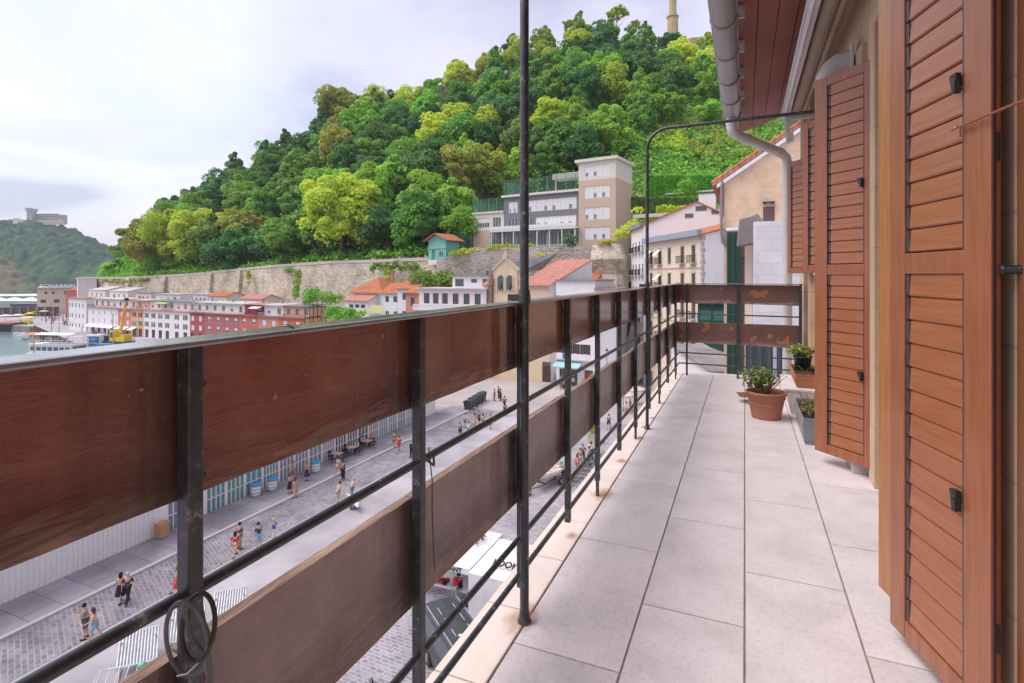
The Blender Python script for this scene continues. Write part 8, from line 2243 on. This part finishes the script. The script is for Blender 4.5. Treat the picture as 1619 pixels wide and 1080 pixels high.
for i, (x, y_, c_) in enumerate(((-14.5, 26.5, BLACKC), (-14.0, 26.2, (.04, .05, .08)))):
    e_ = empty('backpack', (x, y_, G + .774 if i == 0 else G + .014), .3 * i, ['black backpack standing at the right end of the trestle table', 'dark backpack on the ground beside the trestle table'][i], 'backpack')
    m = MB(cloth(c_)); m.box(-.17, -.12, 0, .17, .12, .5); m.build('body', e_, bevel=.06, seg=3); m = MB(cloth(GREYC)); m.tube([(-.08, -.13, .1), (-.1, -.17, .3), (-.06, -.12, .45)], .02, 6); m.build('strap', e_)
# black van with white numbers on the roof
vx, vy = -11.35, 21.2
van = empty('black_van', (vx, vy, G + .012), math.atan2(-.62, .78), 'black van seen from above with white figures on its roof, below the second board', 'van'); van.scale = (1.15, 1.1, 1.05)
VB = mk('black_car_paint', (.05, .052, .062), (.035, .036, .042), scale=2, rough=.38, coat=.15, spec=.45)
CHR = mk('bright_chrome_strip', (.72, .72, .75), (.5, .5, .53), scale=4, rough=.2, metal=.8)
m = MB(VB)
sec = [(-.92, .35), (-.97, .9), (-.93, 1.35), (-.78, 1.95), (-.66, 2.06), (0, 2.12), (.66, 2.06), (.78, 1.95), (.93, 1.35), (.97, .9), (.92, .35)]
xs_ = [-2.7, -2.55, -1.2, 1.1, 1.75, 2.35, 2.7]; sh_ = [.97, 1, 1, 1, .62, .56, .46]
vs_ = []
for x, s_ in zip(xs_, sh_):
    for (y_, z) in sec: vs_.append((x, y_ * (.96 if x > 2 else 1), .35 + (z - .35) * (s_ if z > .9 else min(1, s_ + .4))))
K = len(sec); m.add(vs_, [(i * K + k, (i + 1) * K + k, (i + 1) * K + k + 1, i * K + k + 1) for i in range(len(xs_) - 1) for k in range(K - 1)] + [tuple(range(K)), tuple((len(xs_) - 1) * K + k for k in reversed(range(K)))]); m.build('body', van, bevel=.02)
for s_ in (-1, 1):
    m = MB(CHR); m.box(-2.4, s_ * .70 - .02, 2.07, 1.0, s_ * .70 + .02, 2.12); m.build('roof_rail', van)
    m = MB(GLASS); m.add([(-2.4, s_ * .957, 1.3), (1.2, s_ * .957, 1.3), (1.0, s_ * .80, 1.9), (-2.3, s_ * .80, 1.9)], [(0, 1, 2, 3) if s_ < 0 else (3, 2, 1, 0)]); m.build('side_window', van)
    m = MB(GREYTRIM); 
    for k in range(4): m.box(-2.0 + k * .75, s_ * .35 - .015, 2.105, -1.5 + k * .75, s_ * .35 + .015, 2.125)
    m.build('roof_groove', van)
    for x in (-1.7, 1.7): m = MB(DARKMETAL, CHR); m.tube([(x, s_ * .80, .34), (x, s_ * .99, .34)], .34, 20); m.use(CHR).tube([(x, s_ * .985, .34), (x, s_ * 1.0, .34)], .18, 14); m.build('wheel', van)
m = MB(GLASS); m.add([(1.15, -.72, 1.98), (1.15, .72, 1.98), (1.85, .82, 1.36), (1.85, -.82, 1.36)], [(0, 3, 2, 1)]); m.build('windscreen', van)
text_mesh('77', .62, .004, WHITE, 'roof_number', van, (.35, -.45, 2.15), (0, 0, R(60)), .03, 1.0)

# boat on a trailer
q0, q1 = gp(832, 786), gp(893, 748)
bt = empty('trailer_boat', ((q0.x + q1.x) / 2, (q0.y + q1.y) / 2, G + .012), math.atan2(q1.y - q0.y, q1.x - q0.x), 'small white open boat on a road trailer beside the person in green', 'boat')
m = MB(WHITE, plain('blue_grey_stripe', (.22, .25, .36), .5), WT)
Lb = 4.6
secs = []
for i in range(9):
    f = i / 8; x = -Lb / 2 + Lb * f; w_ = .95 * (1 - (1 - f) ** 3.2) * (1 if f < .9 else .94) + .04; sheer = 1.25 + .28 * (1 - f) ** 2; keel = .62 + .35 * (1 - f) ** 3
    secs.append([(x, -w_, sheer), (x, -w_ * .94, sheer - .25), (x, -w_ * .7, keel + .12), (x, 0, keel), (x, w_ * .7, keel + .12), (x, w_ * .94, sheer - .25), (x, w_, sheer), (x, w_ * .86, sheer - .02), (x, w_ * .6, keel + .3), (x, -w_ * .6, keel + .3), (x, -w_ * .86, sheer - .02)])
vs_ = [p for s_ in secs for p in s_]; K = 11
m.use(WHITE).add(vs_, [(i * K + k, (i + 1) * K + k, (i + 1) * K + (k + 1) % K, i * K + (k + 1) % K) for i in range(8) for k in range(K)] + [tuple(8 * K + k for k in range(K)), tuple(reversed(range(K)))], True)
m.build('hull', bt)
for x in (-.6, .5, 1.4): m = MB(WT); m.box(x - .13, -.82, 1.12, x + .13, .82, 1.16); m.build('thwart', bt)
m = MB(RAILM); m.tube([(-3.2, 0, .5), (-1.5, -.5, .5), (2.0, -.6, .5)], .04, 6); m.tube([(-3.2, 0, .5), (-1.5, .5, .5), (2.0, .6, .5)], .04, 6); m.tube([(.6, -.95, .33), (.6, .95, .33)], .04, 6)
for x in (-1.2, .6, 1.8): m.box(x - .04, -.55, .5, x + .04, .55, .62)
m.build('trailer_frame', bt)
for s_ in (-1, 1): m = MB(DARKMETAL, CHR); m.tube([(-2.2 if 0 else .6, s_ * .95, .32), (.6, s_ * 1.12, .32)], .32, 18); m.use(CHR).tube([(.6, s_ * 1.11, .32), (.6, s_ * 1.13, .32)], .16, 12); m.build('wheel', bt)
m = MB(DARKMETAL, CHR); m.tube([(-2.9, -.08, .3), (-2.9, .08, .3)], .3, 18); m.use(CHR).tube([(-2.9, -.1, .3), (-2.9, .1, .3)], .14, 12); m.build('jockey_wheel', bt)
# planter with yellow green shrub
a = at_ground(938, 700); e_ = empty('street_planter', a, R(5), 'square pale planter with a yellow green shrub behind the fourth post', 'planter')
m = MB(plain('pale_green_grey_box', (.45, .48, .40), .8)); m.box(-.55, -.55, 0, .55, .55, 1.0); m.box(-.6, -.6, .92, .6, .6, 1.02); m.build('box', e_)
o = bush_obj('foliage', None, [(TR.uniform(-.35, .35), TR.uniform(-.35, .35), TR.uniform(1.1, 2.0)) for _ in range(12)], .38, 60, .1, 'yellow', None); o.parent = e_
a = at_ground(1048, 592 + 26); e_ = empty('street_planter', a, R(5), 'tall leafy planter shrub seen through the posts near the balcony corner', 'planter')
m = MB(plain('dark_box', (.12, .13, .12), .8)); m.box(-.5, -.5, 0, .5, .5, .8); m.box(-.54, -.54, .72, .54, .54, .8); m.build('box', e_)
o = bush_obj('foliage', None, [(TR.uniform(-.5, .5), TR.uniform(-.5, .5), TR.uniform(.9, 3.0)) for _ in range(18)], .5, 70, .12, 'bright', None); o.parent = e_
# street lamp
def lamp(px, py, h, label):
    a = at_ground(px, py); e_ = empty('street_lamp', a, 0, label, 'street lamp', 'street lamps')
    m = MB(RAILM); m.tube([(0, 0, 0), (0, 0, .6), (0, 0, h - .6)], [.14, .07, .05], 8); m.build('post', e_)
    m = MB(RAILM, plain('frosted_lamp_glass', (.62, .62, .62), .3)); m.use(MATS['frosted_lamp_glass']).lathe([(.10, h - .6), (.22, h - .1)], n=6, smooth=False); m.use(RAILM).lathe([(.26, h - .1), (.26, h - .05), (.05, h + .2), (0, h + .35)], n=6, smooth=False); m.build('lantern', e_)
lamp(959, 632, 7.2, 'black lantern street lamp in front of the shaded white plaza house')
lamp(81, 524, 6.5, 'street lamp on the far harbour promenade, left one'); lamp(93, 527, 6.5, 'street lamp on the far harbour promenade, right one')
# cafe terrace near the curved pole
for i, (px, py, c, lab) in enumerate(((985, 650, plain('pale_pink_cloth', (.66, .50, .50), .8), 'pale pink parasol left of the curved pole'), (1003, 640, MATS['pale_pink_cloth'] if 'pale_pink_cloth' in MATS else None, 'pale pink parasol right of the curved pole'))):
    parasol(px, py, MATS['pale_pink_cloth'], 1.5, lab, group='parasols on the plaza terrace')
# ================================================ harbour
YELP = plain('yellow_parasol_cloth', (.85, .72, .05), .8); PALEP = plain('pale_peach_parasol_cloth', (.78, .60, .52), .8); ORP = plain('orange_crane_paint', (.75, .36, .05), .45); YLP = plain('yellow_crane_paint', (.80, .58, .04), .45)
for (px, py, c, r_, lab) in ((47, 504, YELP, 1.7, 'yellow parasol on the far quay, left one'), (55, 500, YELP, 1.7, 'yellow parasol on the far quay, right one'), (70, 500, PALEP, 2.0, 'pale peach parasol beside the yellow ones, nearer'), (78, 499, PALEP, 1.8, 'pale peach parasol beside the yellow ones, farther'), (8, 508, AWN_W, 2.6, 'wide white parasol at the left edge of the far quay'), (28, 507, AWN_W, 2.4, 'white parasol between the left edge and the yellow stall')):
    parasol(px, py, c, r_, lab, group='parasols on the far quay')
e_ = empty('yellow_stall', at_ground(42, 512), R(40), 'bright yellow stall under the yellow parasols on the far quay', 'stall')
m = MB(YELP); m.box(-1.6, -.8, 0, 1.6, .8, 1.1); m.build('counter', e_); m = MB(YELP); m.ext([(-1.8, -1.1, 2.2), (1.8, -1.1, 2.2), (1.8, .9, 2.6), (-1.8, .9, 2.6)], (0, 0, .1)); m.build('roof', e_)
for x in (-1.6, 1.6): m = MB(RAILM); m.tube([(x, -.9, 0), (x, -.9, 2.2)], .05, 6); m.build('post', e_)
# quay piles on the basin wall are parts of the stone wall
qa, qb = Vector((-231, 111, 0)), Vector((-154, 84, 0)); qd = (qb - qa).normalized()
qw = empty('quay_wall', (qa.x, qa.y, WZ), math.atan2(qd.y, qd.x), 'weathered stone quay wall with dark timber piles along the basin', 'wall')
m = MB(QST); m.box(0, -.5, -3, (qb - qa).length, -.001, G - WZ + .05); m.build('wall', qw)
for k in range(26):
    m = MB(WOOD_D if k % 2 else QST); x = 1.5 + k * 3.1; m.box(x, -1.0, -2, x + .55, -.501, G - WZ + .5); m.build('pile', qw)
# mobile crane
c0_ = gp(180, 549); cr_ = empty('mobile_crane', (c0_.x, c0_.y + 1, G + .012), R(8), 'mobile crane with raised orange boom and yellow cab in front of the coral house', 'crane')
dC = 138
m = MB(BLUEP, RAILM); m.use(plain('navy_truck_paint', (.05, .09, .22), .4)).box(-4.5, -1.2, .7, 4.2, 1.2, 1.4); m.box(-6.4, -1.2, .7, -4.5, 1.2, 2.6); m.use(GLASS).box(-6.42, -1.0, 1.7, -5.2, 1.22, 2.4); m.build('chassis', cr_)
m = MB(YLP, GLASS); m.box(-1.6, -1.1, 1.45, 3.2, 1.1, 2.5); m.box(-1.4, -1.25, 1.5, .2, -.2, 4.2); m.use(GLASS).box(-1.2, -1.27, 2.5, 0, -1.255, 3.7); m.use(YLP).box(2.0, -1.1, 2.5, 3.2, 1.1, 3.1); m.build('cab', cr_)
b0_ = Vector((.3, 0, 2.4)); tipx = P(203, 474, dC); loc_tip = Matrix.Rotation(-R(8), 3, 'Z') @ (tipx - Vector((c0_.x, c0_.y + 1, G)))
loc_tip.y *= .2
for i, (fa, fb, w_, mt) in enumerate(((0, .42, .27, YLP), (.38, .74, .21, ORP), (.7, 1.0, .16, ORP))):
    m = MB(mt); a, b = b0_.lerp(loc_tip, fa), b0_.lerp(loc_tip, fb); d_ = (b - a).normalized(); s_ = d_.cross(Vector((0, 1, 0))).normalized() * w_; y_ = Vector((0, w_, 0))
    m.add([a - s_ - y_, a + s_ - y_, a + s_ + y_, a - s_ + y_, b - s_ - y_, b + s_ - y_, b + s_ + y_, b - s_ + y_], [(0, 3, 2, 1), (4, 5, 6, 7), (0, 1, 5, 4), (1, 2, 6, 5), (2, 3, 7, 6), (3, 0, 4, 7)]); m.build('boom', cr_)
m = MB(STL); m.tube([Vector((1.2, 0, 2.3)), b0_.lerp(loc_tip, .36)], .12, 8); m.build('ram', cr_)
m = MB(RAILM); m.tube([loc_tip, loc_tip + Vector((.25, 0, -1.2))], .05, 5); m.box(loc_tip.x - .35, loc_tip.y - .3, loc_tip.z - .2, loc_tip.x + .4, loc_tip.y + .3, loc_tip.z + .5); m.build('hook', cr_)
for x in (-5.4, -3.2, 1.5, 3.2):
    for s_ in (-1, 1): m = MB(DARKMETAL); m.tube([(x, s_ * .95, .5), (x, s_ * 1.25, .5)], .5, 14); m.build('wheel', cr_)
k0 = gp(150, 549); e_ = empty('ticket_kiosk', (k0.x, k0.y, G + .012), R(38), 'white ticket kiosk with a blue sign panel left of the crane', 'kiosk')
m = MB(WHITE); m.box(-1.4, -1.2, 0, 1.4, 1.2, 2.9); m.box(-1.5, -1.3, 2.9, 1.5, 1.3, 3.1); m.build('cabin', e_)
m = MB(plain('sign_blue', (.02, .22, .48), .4)); m.box(-.9, -1.26, .5, 1.3, -1.201, 2.7); sg = m.build('sign_panel', e_)
m = MB(WHITE)
for z, w_ in ((2.2, 1.4), (1.9, 1.0), (1.2, 1.2), (.95, 1.5)): m.box(-.5, -1.275, z, -.5 + w_, -1.261, z + .12)
m.build('sign_stripe', sg)
m = MB(plain('blue_vehicle_paint', (.10, .24, .48), .4)); 
k1 = gp(170, 556); e_ = empty('delivery_van', (k1.x, k1.y, G + .012), R(20), 'small blue and white delivery van parked under the crane', 'van')
m.ext([(-2.2, -.85, .4), (2.2, -.85, .4), (2.2, -.85, 1.1), (1.5, -.85, 1.3), (1.0, -.85, 1.9), (-2.2, -.85, 1.9)], (0, 1.7, 0)); m.build('body', e_, bevel=.05)
m = MB(GLASS); m.box(-.9, -.87, 1.25, 1.0, -.851, 1.75); m.build('window', e_)
for x in (-1.4, 1.4): m = MB(DARKMETAL); m.tube([(x, -.9, .35), (x, .9, .35)], .34, 12); m.build('wheel', e_)
# boats
def boat_hull(mb, L_, B_, F_, D_=.5, n_=10, bow=.5):
    vs_ = []
    for i in range(n_ + 1):
        f = i / n_; x = -L_ / 2 + L_ * f; w_ = B_ / 2 * (1 - max(0, (f - bow) / (1 - bow)) ** 2.2) * (.85 + .15 * min(1, f * 3)) + .02; sh = F_ * (1 + .35 * max(0, f - .4) ** 1.5)
        vs_ += [(x, -w_, sh), (x, -w_ * .8, -.1), (x, 0, -D_ * (1 - f * .6)), (x, w_ * .8, -.1), (x, w_, sh)]
    mb.add(vs_, [(i * 5 + k, (i + 1) * 5 + k, (i + 1) * 5 + k + 1, i * 5 + k + 1) for i in range(n_) for k in range(4)] + [(i * 5, i * 5 + 4, (i + 1) * 5 + 4, (i + 1) * 5) for i in range(n_)] + [(0, 1, 2, 3, 4)], False)
b_c = P(97, 553, 131); 
tb = empty('tour_boat', (b_c.x + 2, b_c.y - .5, WZ + .6), R(14), 'white two deck tour boat moored at the quay corner', 'boat')
m = MB(WHITE); boat_hull(m, 17, 4.8, 1.5); m.build('hull', tb)
m = MB(WHITE, GLASS); m.box(-7.4, -2.0, 1.4, 4.2, 2.0, 3.6); m.use(GLASS)
for k in range(7): m.box(-7.1 + k * 1.6, -2.02, 2.2, -5.8 + k * 1.6, -2.001, 3.1)
m.use(GLASS).box(4.19, -1.6, 2.2, 4.22, 1.6, 3.2); m.build('cabin', tb)
m = MB(WHITE); m.box(-7.8, -2.2, 3.6, 4.8, 2.2, 3.75); 
for y_ in (-2.1, 2.1):
    m.tube([(-7.6, y_, 4.7), (4.6, y_, 4.7)], .05, 5); m.tube([(-7.6, y_, 4.25), (4.6, y_, 4.25)], .03, 5)
    for k in range(9): m.tube([(-7.6 + k * 1.52, y_, 3.7), (-7.6 + k * 1.52, y_, 4.7)], .035, 5)
m.build('upper_deck', tb)
m = MB(AWN_W); m.ext([(-6.5, -2.1, 5.9), (3.5, -2.1, 5.9), (3.5, 0, 6.25), (-6.5, 0, 6.25)], (0, 0, .06)); m.ext([(-6.5, 0, 6.25), (3.5, 0, 6.25), (3.5, 2.1, 5.9), (-6.5, 2.1, 5.9)], (0, 0, .06)); m.build('sun_canopy', tb)
for x in (-6.3, -1.5, 3.3):
    for y_ in (-2.0, 2.0): m = MB(STL); m.tube([(x, y_, 3.7), (x, y_, 5.9)], .05, 5); m.build('canopy_post', tb)
bs = P(10, 524, 200); e_ = empty('dark_hulled_ship', (bs.x - 6, bs.y, WZ), R(14), 'long dark hulled vessel with red stripe moored at the left edge', 'boat')
m = MB(plain('dark_navy_hull', (.03, .04, .07), .4)); boat_hull(m, 26, 6, 2.6, 1); m.build('hull', e_); m = MB(plain('faded_red_paint', (.45, .14, .12), .5)); m.box(-12, -2.7, 2.7, 9, 2.7, 3.3); m.build('deck_house', e_); m = MB(WHITE); m.box(-9, -1.8, 3.3, -2, 1.8, 5.2); m.build('wheelhouse', e_)
def dinghy(px, py, L_, c, lab, rz):
    a = gp(px, py, WZ); e_ = empty('dinghy', (a.x, a.y, WZ + .1), rz, lab, 'boat', 'small boats at the quay wall'); m = MB(c); boat_hull(m, L_, 1.7, .55, .2, 6); m.build('hull', e_); m = MB(WT); m.box(-.6, -.7, .58, -.3, .7, .64); m.box(.6, -.65, .58, .9, .65, .64); m.build('thwart', e_); return e_
dinghy(32, 529, 4.5, WHITE, 'small white dinghy, leftmost under the quay corner', .3); dinghy(38, 533, 5, WHITE, 'small white dinghy, second from the left under the quay corner', .1); dinghy(46, 530, 5, AWN_W, 'pale dinghy behind the orange covered boat', .5); dinghy(45, 537, 5, plain('grey_rubber', (.4, .4, .42), .6), 'grey inflatable dinghy in front of the white ones', 0)
e_ = dinghy(57, 533, 6.5, plain('orange_canvas', (.70, .30, .16), .8), 'larger boat with an orange canvas cover beside the dinghies', .2)
m = MB(MATS['orange_canvas']); m.ext([(-2.8, -.8, .7), (-2.8, 0, 1.5), (-2.8, .8, .7)], (5.0, 0, 0)); m.build('cover', e_)
for (px, py, d_, lab, hh_) in ((53, 528, 112, 'sailing boat whose tall orange varnished mast rises above the railing, in open water', 9.5), (178, 496, 118, 'sailing boat whose pinkish mast rises above the railing, in front of the crane', 12.2)):
    a = P(px, py, d_); e_ = empty('sailing_boat', (a.x, a.y, WZ + .1), R(15), lab, 'boat', 'masted boats below the railing'); m = MB(WHITE); boat_hull(m, 8, 2.5, .9); m.build('hull', e_)
    m = MB(plain('varnished_orange_mast', (.62, .30, .14), .4)); m.tube([(0, 0, .8), (0, 0, a.z - WZ - .1)], [.13, .08], 8); m.build('mast', e_); m = MB(WHITE); m.box(-2.0, -.8, .9, .8, .8, 1.5); m.build('cabin', e_)
# ================================================ the air
hz, t, b = nodes_mat('haze_air')
for n_ in list(t.nodes):
    if n_.type == 'BSDF_PRINCIPLED': t.nodes.remove(n_)
pv = t.nodes.new('ShaderNodeVolumePrincipled'); pv.inputs['Density'].default_value = 0.00016; pv.inputs['Color'].default_value = (.80, .87, 1.0, 1); pv.inputs['Anisotropy'].default_value = 0.0
t.links.new(pv.outputs[0], t.nodes['Material Output'].inputs['Volume'])
m = MB(hz); m.box(-3050, -1550, -25.2, 3050, 3050, 260); o = m.build('haze'); tag(o, 'thin pale sea haze filling the air', 'haze', kind='stuff')
